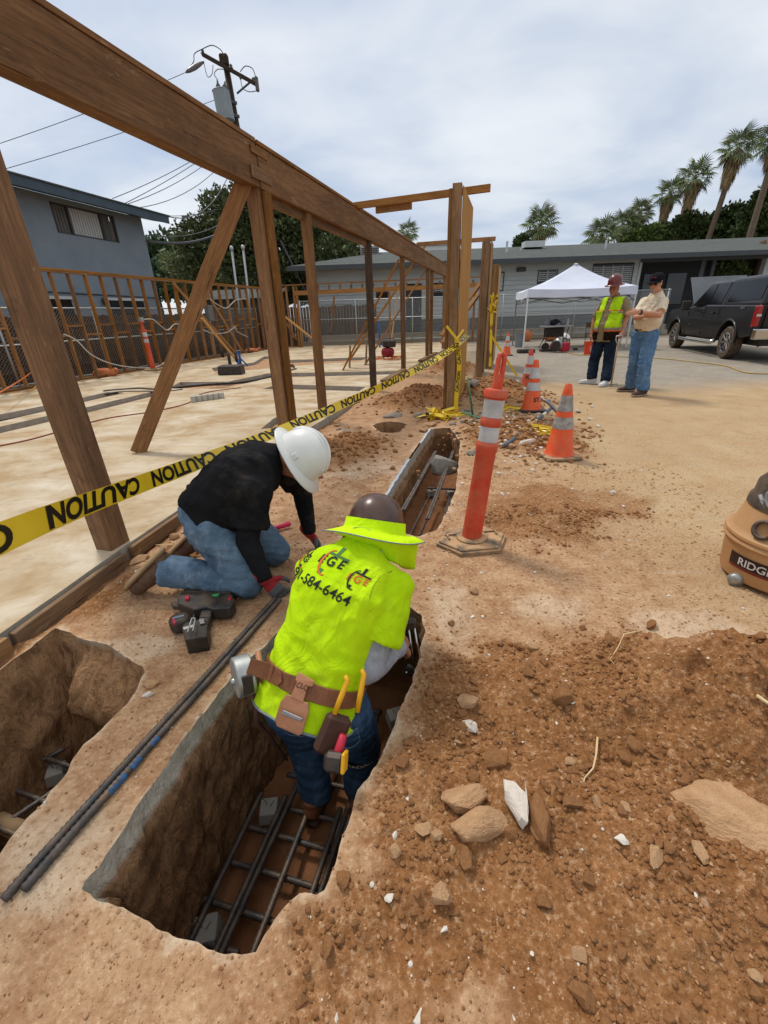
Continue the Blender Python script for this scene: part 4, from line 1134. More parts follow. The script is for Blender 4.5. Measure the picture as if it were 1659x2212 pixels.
dark('low green hedge row beyond the left stud wall', [(345, 612, 46, 2.4, 1.3), (400, 615, 46, 2.4, 1.3), (455, 618, 46, 2.4, 1.2), (510, 620, 46, 2.2, 1.1), (310, 600, 46, 2.2, 1.5), (600, 622, 46, 2.4, 1.1), (560, 620, 46, 2.2, 1.1), (650, 628, 46, 2.2, 1.0)], 9000, (-15, 46, 0), 28, LEAF3, .4)
# fan palms
FROND = leaf_mat('palm_green', '#5a6842', '#808b5e', '#9aa070')
DEADF = leaf_mat('palm_dead', '#7d6848', '#a58c64', '#665338')
PTRUNK = mat('palm_trunk', '#5d4f42', '#7b6b59', 9, .95, .8, 14, stretch=(.5, .5, 3), dist=.03)
def frond_mesh(n=15, name='frond'):
    mb = MB()                               # petiole along +X then a folded fan
    mb.tube([(0, 0, 0), (.5, 0, .02), (1.0, 0, -.02)], [.03, .025, .02], 4)
    for i in range(n):
        a = (i / (n - 1) - .5) * R(230); L = 1.0 * (1 - .22 * abs(i / (n - 1) - .5) * 2) * rnd.uniform(.9, 1.05)
        d = V((math.cos(a), math.sin(a), 0)); s_ = V((-d.y, d.x, 0)); w = .052
        z0, z1, z2 = .0, -.03, -.22 - .10 * abs(a)
        o = V((1.0, 0, -.02))
        p = [o, o + d * L * .55 + s_ * w + V((0, 0, z1)), o + d * L * .55 - s_ * w + V((0, 0, z1)), o + d * L + V((0, 0, z2)), o + d * L * .55 + V((0, 0, z1 + .05))]
        mb.add(p, [(0, 2, 4), (0, 4, 1), (1, 4, 3), (4, 2, 3)])
    return mb.mesh(name)
FRM = frond_mesh(); FRM.materials.append(FROND)
def palm(px, py, Y, size, lean, label, skirt=1.0, seed_=1, nf=30):
    r2 = random.Random(seed_); c_ = yp(px, py, Y); b = V((c_.x - lean, Y, 0))
    e = empty('fan_palm', b, label, 'palm tree', 'fan palms beyond the house')
    n = 8; pts_ = [b.lerp(c_, i / n) + V((lean * .12 * math.sin(math.pi * i / n), 0, 0)) for i in range(n + 1)]
    ob('trunk', MB().tube(pts_, [.24 - .008 * i for i in range(n + 1)], 10), PTRUNK, e, smooth=True)
    if skirt:
        mb = MB()
        for i in range(int(420 * skirt)):
            a = r2.uniform(0, 2 * math.pi); h = r2.uniform(.0, 1.0)
            r0 = .25 * size; z0 = c_.z - h * 1.7 * size * skirt
            tp = c_.lerp(b, max(0, (c_.z - z0)) / max(.1, c_.z))
            d = V((math.cos(a), math.sin(a), 0)); L = size * r2.uniform(.7, 1.25)
            out_ = (.30 + .55 * (1 - h)) * size * r2.uniform(.5, 1.0)
            p0 = V((tp.x, tp.y, z0)) + d * r0 * .7; p1 = p0 + d * out_ * .8 + V((0, 0, -L * .35)); p2 = p0 + d * out_ * .85 + V((r2.uniform(-.1, .1), r2.uniform(-.1, .1), -L))
            s_ = V((-d.y, d.x, 0)) * (.06 * size)
            mb.add([p0 - s_ * .4, p0 + s_ * .4, p1 + s_, p1 - s_, p2], [(0, 1, 2, 3), (3, 2, 4)])
        ob('dead_skirt', mb, DEADF, e)['kind'] = 'stuff'
    for i in range(nf):
        a = i * 2.39996 + r2.uniform(-.2, .2); el = R(82) - R(125) * ((i + .5) / nf) ** .8 + r2.uniform(-.1, .1)
        M = Matrix.Translation(c_ + V((0, 0, .1))) @ Matrix.Rotation(a, 4, 'Z') @ Matrix.Rotation(-el, 4, 'Y') @ Matrix.Rotation(r2.uniform(-.5, .5), 4, 'X') @ Matrix.Scale(size * r2.uniform(.85, 1.15), 4)
        new_obj('frond', FRM, None, e, M=M)
palm(1593, 325, 40, .80, 1.6, 'tallest fan palm leaning right with a shaggy brown skirt', 1.35, 31, 30)
palm(1502, 388, 42, .78, 1.2, 'tall fan palm with long brown skirt left of the tallest', 1.4, 32, 28)
palm(1447, 420, 44, .72, .9, 'third tall skirted fan palm counted leftward from the tallest', 1.25, 33, 28)
palm(1680, 305, 36, .8, .3, 'fan palm cut by the right edge of the picture', .8, 34, 34)
palm(1167, 490, 42, .86, .1, 'lone round headed fan palm above the middle of the roof', .9, 35, 32)
palm(1382, 465, 46, .72, .3, 'short fan palm with a full head left of the tall row', .9, 36, 34)
palm(1345, 487, 45, .72, .2, 'fan palm half hidden behind the short full headed palm', .6, 37, 30)
palm(1300, 512, 44, .9, .2, 'low bushy fan palm nearest the roof edge', .3, 38, 34)
palm(880, 505, 44, .62, .1, 'small fan palm top peeping over the timber beam', .2, 39, 24)
palm(368, 570, 44, .62, .1, 'small fan palm between the stucco house and the big tree', .6, 40, 26)

# ================================================================ SMALL THINGS ON SITE
def textmesh(s_, size, extr=0.0, bold=0.0, align='CENTER', shear=0.0):
    cu = bpy.data.curves.new('txt', 'FONT'); cu.body = s_; cu.size = size; cu.align_x = align; cu.extrude = extr; cu.offset = bold; cu.shear = shear; cu.resolution_u = 4
    o = bpy.data.objects.new('txt', cu); col.objects.link(o)
    dg = bpy.context.evaluated_depsgraph_get(); me = bpy.data.meshes.new_from_object(o.evaluated_get(dg))
    bpy.data.objects.remove(o); bpy.data.curves.remove(cu)
    return me
def fine_mb(me, mx):
    bm = bmesh.new(); bm.from_mesh(me); bmesh.ops.triangulate(bm, faces=bm.faces)
    for _ in range(5):
        ed = [e for e in bm.edges if e.calc_length() > mx]
        if not ed: break
        bmesh.ops.subdivide_edges(bm, edges=ed, cuts=1); bmesh.ops.triangulate(bm, faces=bm.faces)
    mb = MB(); mb.v = [tuple(v.co) for v in bm.verts]; mb.f = [tuple(v.index for v in f.verts) for f in bm.faces]
    bm.free(); return mb
def lettering(s_, size, mx, fn, m, parent, bold=0.0, shear=0.0, align='CENTER'):
    mb = fine_mb(textmesh(s_, size, 0, bold, align, shear), mx); mb.map(fn)
    return ob('lettering', mb, m, parent)

REBAR = mat('rebar_steel', '#37393c', '#505255', 25, .55, .2, 60, metal=.45, dust=.3)
BLUEP = mat('blue_paint', '#3a4550', '#2f76b8', 22, .6)
def rebar(a, b, r=.010, parent=None, name='bar', coarse=False):
    a, b = V(a), V(b); L = (b - a).length; st = .009 if not coarse else .02
    n = max(2, int(L / st)); pts_ = [a.lerp(b, i / n) for i in range(n + 1)]
    rs = [r * (1.13 if i % 2 else .90) for i in range(n + 1)]
    return ob(name, MB().tube(pts_, rs, 7), REBAR, parent, smooth=True)
a0, a1 = gp(15, 1948, .02), gp(600, 1290, .02); side = V((a1 - a0).cross(V((0, 0, 1)))).normalized()
for k, (o_, da, lab) in enumerate([(-.0145, 0, 'long rebar lying on the soil strip, the left one of the pair'), (.0145, .03, 'long rebar with blue paint marks, the right one of the pair')]):
    p, q = a0 + side * o_ + (a1 - a0).normalized() * da, a1 + side * o_
    n = 14; e = empty('rebar', p, lab, 'rebar', 'pair of bars beside the trench')
    pts_ = []
    for i in range(n + 1):
        w = p.lerp(q, i / n); w.z = max(gz(w.x, w.y) + .013, .012); pts_.append(w)
    for i in range(2, n - 1): pts_[i].z = max(pts_[i].z, (pts_[i - 1].z + pts_[i + 1].z) / 2)
    fine = []
    for i in range(n):
        for j in range(12): fine.append(pts_[i].lerp(pts_[i + 1], j / 12))
    ob('bar', MB().tube(fine, [.0125 * (1.12 if i % 2 else .90) for i in range(len(fine))], 8), REBAR, e, smooth=True)
    if k:
        for (t0, t1) in [(.20, .25), (.262, .30), (.33, .36)]:
            f0, f1 = int(t0 * len(fine)), int(t1 * len(fine))
            seg = fine[f0:f1]; ob('paint_mark', MB().tube([s_ + V((.0025, -.001, .0005)) for s_ in seg], [.0119] * len(seg), 8), BLUEP, e, smooth=True)
# mat of bars in the trench
def z5p(x, y, z): return gp((200 + x / 2.183) * .8641, (1900 + y / 2.183) * .8641, z)
mt = empty('rebar_mat', (-.45, 1.1, -.68), 'grid of tied rebar in the bottom of the near trench', 'rebar mat')
ZL, ZC = -.615, -.638
def ext(a, b, f0, f1): return a + (b - a) * f0, a + (b - a) * f1
for (x0, y0, x1, y1, f0, f1) in [(610, 970, 985, 190, -.02, 1.02), (745, 1030, 1110, 225, -.05, 1.05), (775, 1040, 1180, 150, -.05, 1.9), (945, 1050, 1250, 265, -.1, 2.0), (1265, 730, 1410, 300, -.9, 1.1), (1310, 730, 1465, 250, -.7, 2.6)]:
    a, b = ext(z5p(x0, y0, ZL), z5p(x1, y1, ZL), f0, f1); rebar(a, b, .0118, mt)
cdir = None
for (x0, y0, x1, y1) in [(985, 228, 1480, 350), (920, 365, 1400, 505), (825, 555, 1370, 720), (680, 760, 1060, 885), (600, 970, 850, 1050)]:
    a, b = z5p(x0, y0, ZC), z5p(x1, y1, ZC); a, b = ext(a, b, -.03, 1.06); rebar(a, b, .0118, mt)
a, b = z5p(985, 228, ZC), z5p(1480, 350, ZC); stp = z5p(985, 228, ZC) - z5p(920, 365, ZC)
for k in range(1, 5): rebar(a + stp * k * 1.35 + (b - a) * .15, b + stp * k * 1.35, .0118, mt)
DOBI = mat('dobie_concrete', '#8b8a84', '#a09e97', 12, .9, .4, 50, dust=.2)
def dobie(p, rz, lab, s_=.085):
    mb = MB().prism([(-s_ / 2, -s_ / 2), (s_ / 2, -s_ / 2), (s_ / 2, s_ / 2), (-s_ / 2, s_ / 2)], 0, s_ * .75)
    for i in range(4): v = mb.v[i + 4]; mb.v[i + 4] = (v[0] * .84, v[1] * .84, v[2])
    e = empty('concrete_spacer', p, lab, 'spacer block', 'concrete spacers under the rebar')
    M = Matrix.Translation(V(p)) @ Matrix.Rotation(rz, 4, 'Z')
    ob('block', mb, DOBI, e, bevel=.004, M=M)
    w = MB().tube([(-.005, 0, s_ * .7), (-.01, .01, s_ * .9), (-.03, .02, s_ * 1.15)], .0013, 4).tube([(.005, 0, s_ * .7), (.012, -.01, s_ * .9), (.03, .0, s_ * 1.12)], .0013, 4)
    ob('tie_wire', w, REBAR, e, M=M)
dobie(z5p(1040, 300, -.69), .1, 'grey concrete spacer at the far left corner of the rebar grid', .09)
dobie(z5p(700, 975, -.70), .2, 'grey concrete spacer at the near end of the rebar grid', .10)
dobie(z5p(1450, 420, -.69), .0, 'grey concrete spacer against the right trench wall', .09)
dobie(gp(855, 1560, -.60), .3, 'grey concrete spacer beside the right knee of the bending worker', .09)
# left tunnel
def z4p(x, y, z): return gp(x / 3.0, 1296 + y / 3.0, z)
lt = empty('rebar_mat', z4p(200, 1200, -.6), 'dark rebar grid in the left tunnel trench', 'rebar mat')
for (x0, y0, x1, y1) in [(-200, 1120, 330, 1320), (-60, 1220, 420, 960), (-100, 1540, 330, 1250), (180, 980, 460, 1080), (-120, 1430, 200, 1560)]:
    rebar(z4p(x0, y0, -.5), z4p(x1, y1, -.5), .011, lt, coarse=True)
dobie(z4p(385, 1150, -.60), .4, 'grey concrete spacer inside the dark left tunnel', .085)
ob_ = tag(ob('clay_pipe', MB().tube([z4p(-160, 1370, -.52), z4p(150, 1500, -.52)], .035, 10), mat('pipe_tan', '#8f7454', '#a68a66', 8, .8), smooth=True), 'tan pipe crossing the bottom of the left tunnel trench', 'pipe')
# far trench bars
def z6p(x, y, z): return gp((940 + x / 3.19) * .8641, (1000 + y / 3.19) * .8641, z)
ft = empty('rebar_mat', z6p(450, 900, -.42), 'grey rebar bars running along the far trench', 'rebar mat')
for (x0, y0, x1, y1, z) in [(205, 880, 470, 410, -.06), (225, 880, 480, 410, -.06), (400, 950, 610, 410, -.08), (420, 950, 622, 410, -.08), (270, 1080, 440, 740, -.36), (345, 1080, 470, 800, -.36), (520, 1000, 600, 740, -.36), (545, 960, 612, 740, -.36), (410, 700, 640, 715, -.30)]:
    rebar(z6p(x0, y0, z), z6p(x1, y1, z), .010, ft, coarse=True)
for (x, y, lb) in [(430, 760, 'left'), (455, 755, 'middle'), (590, 765, 'right')]:
    dobie(z6p(x, y, -.44), .2, '%s small concrete spacer in the far trench' % lb, .08)
CONC = mat('broken_concrete', '#8f8a80', '#aba69c', 9, .92, .8, 30, dust=.2, dist=.02)

# ---- rocks, clods, fragments
def rock_mesh(name, seed_, sub=2, flat=1.0, ang=.35):
    r2 = random.Random(seed_); bm = bmesh.new(); bmesh.ops.create_icosphere(bm, subdivisions=sub, radius=1)
    pl = [(V((r2.gauss(0, 1), r2.gauss(0, 1), r2.gauss(0, 1))).normalized(), r2.uniform(.55, .9)) for _ in range(9)]
    o = V((r2.uniform(0, 50), r2.uniform(0, 50), r2.uniform(0, 50)))
    from mathutils import noise as mn
    for v in bm.verts:
        p = v.co.copy()
        for n_, d in pl:
            q = p.dot(n_)
            if q > d: p -= n_ * (q - d) * .9
        p *= 1 + .16 * mn.noise(p * 1.7 + o) + .06 * mn.noise(p * 5 + o)
        v.co = V((p.x, p.y, p.z * flat))
    me = bpy.data.meshes.new(name); bm.to_mesh(me); bm.free(); return me
def chunk_mesh(name, seed_, npts=16, flat=1.0, rough=.05):
    # broken angular stone: hull of a few points, edges split and chipped
    from mathutils import noise as mn
    r2 = random.Random(seed_); bm = bmesh.new()
    for _ in range(npts):
        d = V((r2.gauss(0, 1), r2.gauss(0, 1), r2.gauss(0, 1) * .8)).normalized() * r2.uniform(.82, 1.08); bm.verts.new((d.x, d.y, d.z * flat))
    bmesh.ops.convex_hull(bm, input=bm.verts); bmesh.ops.delete(bm, geom=[v for v in bm.verts if not v.link_faces], context='VERTS')
    bmesh.ops.bevel(bm, geom=list(bm.edges), offset=.05, segments=1, affect='EDGES', profile=.5)
    bmesh.ops.triangulate(bm, faces=bm.faces); bmesh.ops.subdivide_edges(bm, edges=[e for e in bm.edges if e.calc_length() > .28], cuts=1); bmesh.ops.triangulate(bm, faces=bm.faces)
    o = V((r2.uniform(0, 50), r2.uniform(0, 50), r2.uniform(0, 50)))
    for v in bm.verts: v.co *= 1 + rough * mn.noise(v.co * 3.5 + o) + rough * .6 * mn.noise(v.co * 9 + o)
    me = bpy.data.meshes.new(name); bm.to_mesh(me); bm.free(); return me
SOILC = mat('clod_soil', '#7e5634', '#9a6d45', 5, .95, .4, 18, dust=.0, dist=.05)
SOILC2 = mat('clod_pale', '#a8805b', '#bd9973', 5, .95, .4, 18, dist=.05)
ROCKT = mat('rock_tan', '#a9805a', '#c49d76', 2.2, .92, .45, 6, dist=.06, dust=.2)
ROCKW = mat('rock_white', '#cfc6ba', '#e2dbd1', 2.5, .9, .35, 7, dist=.04, dust=.35)
FRAG = mat('white_fragment', '#c4bbad', '#dad2c6', 4, .85)
clod_me = [chunk_mesh('dirt_clod', 100 + i, 12, rnd.uniform(.65, .95), .10) for i in range(10)]
for m_ in clod_me: m_.materials.append(SOILC)
clod_me2 = [m_.copy() for m_ in clod_me[:4]]
for m_ in clod_me2: m_.materials.clear(); m_.materials.append(SOILC2)
BIG = [  # px, py, rx, ry, rz, yaw, material, name, label
    (1000, 1718, .062, .045, .034, .3, ROCKT, 'rock', 'round tan rock left of the white stone on loose soil'),
    (1038, 1782, .068, .042, .030, .15, ROCKT, 'rock', 'flat tan rock with a pinkish end below the round tan rock'),
    (1115, 1730, .030, .062, .034, .15, ROCKW, 'rock', 'upright whitewashed stone on the loose soil'),
    (1165, 1770, .026, .078, .030, -.25, SOILC, 'dirt_clod', 'long brown slab of earth right of the white stone'),
    (1572, 1735, .165, .085, .030, -.50, ROCKT, 'rock', 'large flat tan slab of rock at the right edge'),
    (1012, 1510, .036, .032, .026, .4, ROCKT, 'rock', 'pale rock above the small grey pink rock by the trench rim'),
    (1015, 1568, .030, .020, .015, -.5, ROCKW, 'rock', 'small grey pink rock below the pale rock by the rim'),
    (1072, 1640, .038, .032, .026, .0, SOILC, 'dirt_clod', 'round brown clod above the white stone'),
    (1215, 1500, .036, .030, .028, .2, SOILC, 'dirt_clod', 'brown clod near the small white flakes in mid pile'),
    (1315, 1405, .026, .03, .022, .2, SOILC, 'dirt_clod', 'brown lump on the far rim of the loose pile'),
    (1390, 1560, .022, .03, .02, .5, SOILC, 'dirt_clod', 'brown lump half buried in the hollow of the pile'),
    (952, 1935, .024, .024, .018, .1, ROCKT, 'rock', 'tan knobbly rock near the lower trench corner'),
    (1004, 1855, .018, .030, .018, .1, SOILC, 'dirt_clod', 'narrow brown clod right of the tan knobbly rock'),
    (853, 1840, .017, .017, .014, 0, SOILC2, 'dirt_clod', 'brown clod topped by a white flake near the trench corner'),
    (375, 1160, .045, .03, .03, .2, ROCKT, 'rock', 'tan stone behind the boot of the kneeling worker'),
    (300, 1210, .07, .035, .03, .9, ROCKT, 'rock', 'long tan stone by the slab edge near the kneeling boots'),
    (327, 1478, .030, .02, .014, .2, ROCKT, 'rock', 'tan stone at the rim of the left trench'),
    (318, 1500, .022, .012, .01, .4, ROCKW, 'rock', 'white stone at the rim of the left trench'),
    (1025, 1275, .03, .035, .022, .5, SOILC2, 'dirt_clod', 'brown lump right of the trench beyond the worker'),
    (1325, 1063, .03, .025, .018, 0, ROCKW, 'rock', 'white stone beyond the low dirt heap'),
    (962, 972, .19, .10, .15, .2, CONC, 'broken_footing', 'broken grey concrete lump closing the far trench'),
    (850, 893, .17, .07, .05, .2, CONC, 'broken_footing', 'broken concrete crust behind the round hole'),
    (905, 895, .10, .07, .05, .9, CONC, 'broken_footing', 'small broken concrete crust right of the round hole'),
    (1143, 935, .12, .05, .05, .3, ROCKW, 'rock', 'grey stone beside the long handled tool'),
    (1105, 943, .06, .05, .04, .1, ROCKT, 'rock', 'tan stone right of the orange delineator top'),
    (1022, 838, .10, .1, .08, .1, CONC, 'broken_footing', 'grey broken concrete at the foot of the second stub'),
    (1275, 905, .045, .03, .02, 0, FRAG, 'rock', 'small white stone on the lot right of the dusty cone'),
]
def place_rock(px, py, rx, ry, rz, yaw, m, name, lab, i):
    if py > 1400: rx, ry, rz = rx * 1.22, ry * 1.22, rz * 1.25
    p = gp(px, py, 0); p = gp(px, py, gz(p.x, p.y) + rz * .5)
    me = chunk_mesh(name, 300 + i, 18 if rx < .1 else 26, 1.0, .07); me.materials.append(m)
    z = gz(p.x, p.y) + rz * .45
    if lab.startswith('broken grey concrete lump'): z = -.10
    M = Matrix.Translation((p.x, p.y, z)) @ Matrix.Rotation(yaw, 4, 'Z') @ Matrix.Rotation(rnd.uniform(-.15, .15), 4, 'X') @ Matrix.Diagonal((rx, ry, rz, 1))
    o = new_obj(name, me, None, M=M); smooth_by_angle(o, 22); tag(o, lab, 'rock' if name == 'rock' else ('concrete' if 'foot' in name else 'clod'))
for i, b in enumerate(BIG): place_rock(*b, i)
cch = [chunk_mesh('concrete_chunk', 820 + i, 12, .7, .08) for i in range(6)]
for m_ in cch[:3]: m_.materials.append(CONC)
for m_ in cch[3:]: m_.materials.append(ROCKT)
for k in range(64):
    if k < 40: px, py = rnd.gauss(1100, 75), rnd.gauss(905, 38)
    elif k < 54: px, py = rnd.uniform(930, 1010), rnd.gauss(925, 14)
    else: px, py = rnd.gauss(760, 60), rnd.gauss(915, 18)
    p = gp(px, py)
    if any(in_poly(T, np.array([p.x]), np.array([p.y]))[0] for T in RIMS) or in_poly(SLAB, np.array([p.x]), np.array([p.y]))[0]: continue
    r_ = rnd.uniform(.025, .075)
    M = Matrix.Translation((p.x, p.y, gz(p.x, p.y) + r_ * .3)) @ Matrix.Rotation(rnd.uniform(0, 6.3), 4, 'Z') @ Matrix.Diagonal((r_ * rnd.uniform(.8, 1.5), r_ * rnd.uniform(.6, 1.1), r_ * .7, 1))
    tag(new_obj('concrete_chunk', cch[rnd.randrange(6)], None, M=M), 'broken chunk of concrete in the rubble round the wall stubs', 'rubble', 'rubble round the wall stubs')
def lo_at(x, y):
    a = np.array([x]), np.array([y]); _, rim, lo = ground_h(*a); return lo[0], rim[0]
cand = []
gx = np.array([rnd.uniform(-1.4, 2.2) for _ in range(52000)]); gy = np.array([.25 + 2.6 * rnd.random() ** 1.7 for _ in range(52000)])
_, grim, glo = ground_h(gx, gy)
clump = sstep(-.1, .5, fbm(gx, gy, 3.2, 3, .6) + .15)
slabm = in_poly(SLAB, gx, gy)
okm = (glo > .06) & (~slabm) & (grim > .02)
for T in RIMS: okm &= ~in_poly(T, gx, gy)
idx = np.nonzero(okm)[0]
big_n = 0; stuff = MB(); cub = [np.array([tuple(v.co) for v in rock_mesh('c', 500 + i, 1, .8).vertices]) for i in range(6)]
_ico = rock_mesh('c', 999, 1, .8); cubf = [tuple(p.vertices) for p in _ico.polygons]
for i in idx:
    w = (.15 + clump[i]) * min(1, glo[i] * 1.3) ** 1.5
    if rnd.random() > w: continue
    x, y = gx[i], gy[i]; z = gz(x, y); u = rnd.random()
    if big_n < 290 and u > .965 and y < 1.9:
        r_ = (.010 + .022 * rnd.random() ** 1.8); big_n += 1
        me = clod_me[rnd.randrange(8)] if rnd.random() < .8 else clod_me2[rnd.randrange(4)]
        M = Matrix.Translation((x, y, z + r_ * .25)) @ Matrix.Rotation(rnd.uniform(0, 6.3), 4, 'Z') @ Matrix.Rotation(rnd.uniform(-.6, .6), 4, 'X') @ Matrix.Diagonal((r_ * rnd.uniform(.8, 1.3), r_ * rnd.uniform(.7, 1.1), r_ * rnd.uniform(.7, 1), 1))
        tag(new_obj('dirt_clod', me, None, M=M), 'small brown dirt clod lying loose on the excavated soil', 'clod', 'loose clods on the excavated soil')
    else:
        r_ = (.0022 + .0075 * rnd.random() ** 2.6) * (1 + .25 * y)
        c_ = cub[rnd.randrange(6)]; a = rnd.uniform(0, 6.3); ca, sa = math.cos(a), math.sin(a); q = c_ * r_
        q = np.stack([q[:, 0] * ca - q[:, 1] * sa, q[:, 0] * sa + q[:, 1] * ca, q[:, 2]], 1) + (x, y, z + r_ * .3)
        o_ = len(stuff.v); stuff.v += [tuple(t) for t in q]; stuff.f += [tuple(k + o_ for k in f) for f in cubf]
so = ob('soil_crumbs', stuff, SOILC, smooth=False); tag(so, 'fine brown crumbs of soil strewn over the loose dirt', 'soil', kind='stuff')
# thin gravel on the packed strip, and white fragments
gr = MB(); wf2 = MB()
gvx = np.array([rnd.uniform(-1.5, 2.6) for _ in range(9000)]); gvy = np.array([.3 + 3.6 * rnd.random() ** 1.5 for _ in range(9000)])
gok = ~in_poly(SLAB, gvx, gvy)
for T in RIMS: gok &= ~in_poly(T, gvx, gvy)
for x, y in zip(gvx[gok], gvy[gok]):
    z = gz(x, y); r_ = (.0016 + .004 * rnd.random() ** 3) * (1 + .4 * y); wht = rnd.random() < .045
    q = cub[rnd.randrange(6)] * r_ * (1.2 if wht else 1) + (x, y, z + r_ * .3); t = wf2 if wht else gr
    o_ = len(t.v); t.v += [tuple(k) for k in q]; t.f += [tuple(k + o_ for k in f) for f in cubf]
for _ in range(700):   # rubble round the cones
    p = gp(rnd.gauss(1120, 70), rnd.gauss(925, 45)); z = gz(p.x, p.y); r_ = .008 + .03 * rnd.random() ** 3
    t = wf2 if rnd.random() < .35 else gr
    q = cub[rnd.randrange(6)] * r_ + (p.x, p.y, z + r_ * .3); o_ = len(t.v); t.v += [tuple(k) for k in q]; t.f += [tuple(k + o_ for k in f) for f in cubf]
fin = MB()
fx = np.array([rnd.uniform(-1.3, 1.9) for _ in range(4500)]); fy = np.array([.3 + 1.5 * rnd.random() ** 1.3 for _ in range(4500)]); fok = ~in_poly(SLAB, fx, fy)
for T in RIMS: fok &= ~in_poly(T, fx, fy)
for x, y in zip(fx[fok], fy[fok]):
    z = gz(x, y); r_ = .0011 + .0042 * rnd.random() ** 4; q = cub[rnd.randrange(6)] * r_ + (x, y, z + r_ * .2); o_ = len(fin.v); fin.v += [tuple(k) for k in q]; fin.f += [tuple(k + o_ for k in f) for f in cubf]
tag(ob('fine_grit', fin, SOILC), 'fine dark grit sprinkled over the packed soil near the trench', 'grit', kind='stuff')
mid = MB()
for (mx, my, a, sx, sy) in _mounds[10:21]:
    for _ in range(520):
        x, y = rnd.gauss(mx, sx * .8), rnd.gauss(my, sy * .8); z = gz(x, y); r_ = .006 + .03 * rnd.random() ** 3.5
        q = cub[rnd.randrange(6)] * r_ + (x, y, z + r_ * .25); o_ = len(mid.v); mid.v += [tuple(k) for k in q]; mid.f += [tuple(k + o_ for k in f) for f in cubf]
tag(ob('soil_crumbs', mid, SOILC), 'brown crumbs over the dirt heaps round the wall stubs', 'soil', kind='stuff')
tag(ob('pebbles', gr, SOILC2), 'scattered tan pebbles on the packed soil', 'gravel', kind='stuff')
tag(ob('white_fragments', wf2, FRAG), 'scattered white concrete crumbs over the soil', 'debris', kind='stuff')
frm = [chunk_mesh('concrete_fragment', 700 + i, 9, .6, .05) for i in range(4)]
for m_ in frm: m_.materials.append(FRAG)
for (px, py, r_) in [(1170, 1462, .013), (1232, 1552, .011), (857, 1808, .014), (1330, 1836, .02), (1128, 1592, .01), (845, 1942, .016), (1020, 1330, .014), (1042, 1330, .013), (1008, 1180, .02), (1155, 1235, .012), (880, 1735, .008), (960, 2010, .009), (1490, 1960, .007), (1200, 1575, .008), (980, 1605, .009), (903, 2195, .014), (730, 2200, .009), (1640, 1860, .006), (1110, 2210, .007), (440, 1300, .006), (1360, 1170, .012)]:
    p = gp(px, py); z = gz(p.x, p.y)
    M = Matrix.Translation((p.x, p.y, z + r_ * .3)) @ Matrix.Rotation(rnd.uniform(0, 6), 4, 'Z') @ Matrix.Diagonal((r_ * 1.3, r_ * .8, r_ * .7, 1))
    tag(new_obj('concrete_fragment', frm[rnd.randrange(4)], None, M=M), 'small white concrete fragment lying on the soil', 'debris', 'white fragments on the soil')
ROOT = mat('root_pale', '#c9a978', '#dfc49a', 9, .85)
def root(pts_, r_, lab):
    w = []
    for (x, y, h) in pts_: p = gp(x, y); w.append(V((p.x, p.y, gz(p.x, p.y) + r_ + h)))
    tag(ob('root', MB().tube(w, [r_ * (1 - .6 * i / len(w)) for i in range(len(w))], 6), ROOT, smooth=True), lab, 'root')
root([(1575, 1635, .01), (1610, 1650, .03), (1640, 1672, .03), (1680, 1690, .01)], .006, 'long pale root above the flat tan slab')
root([(1285, 1615, .01), (1284, 1645, .02), (1280, 1665, .015), (1262, 1685, 0), (1258, 1700, 0)], .004, 'pale forked root standing up in the middle of the pile')
root([(1365, 1430, .005), (1330, 1440, .01), (1320, 1460, .008), (1307, 1470, .004), (1315, 1485, 0)], .003, 'thin curled root on the upper pile')
root([(330, 1165, .02), (355, 1190, .025), (385, 1190, .02), (372, 1175, .02)], .004, 'thin root by the tan stone behind the boots')

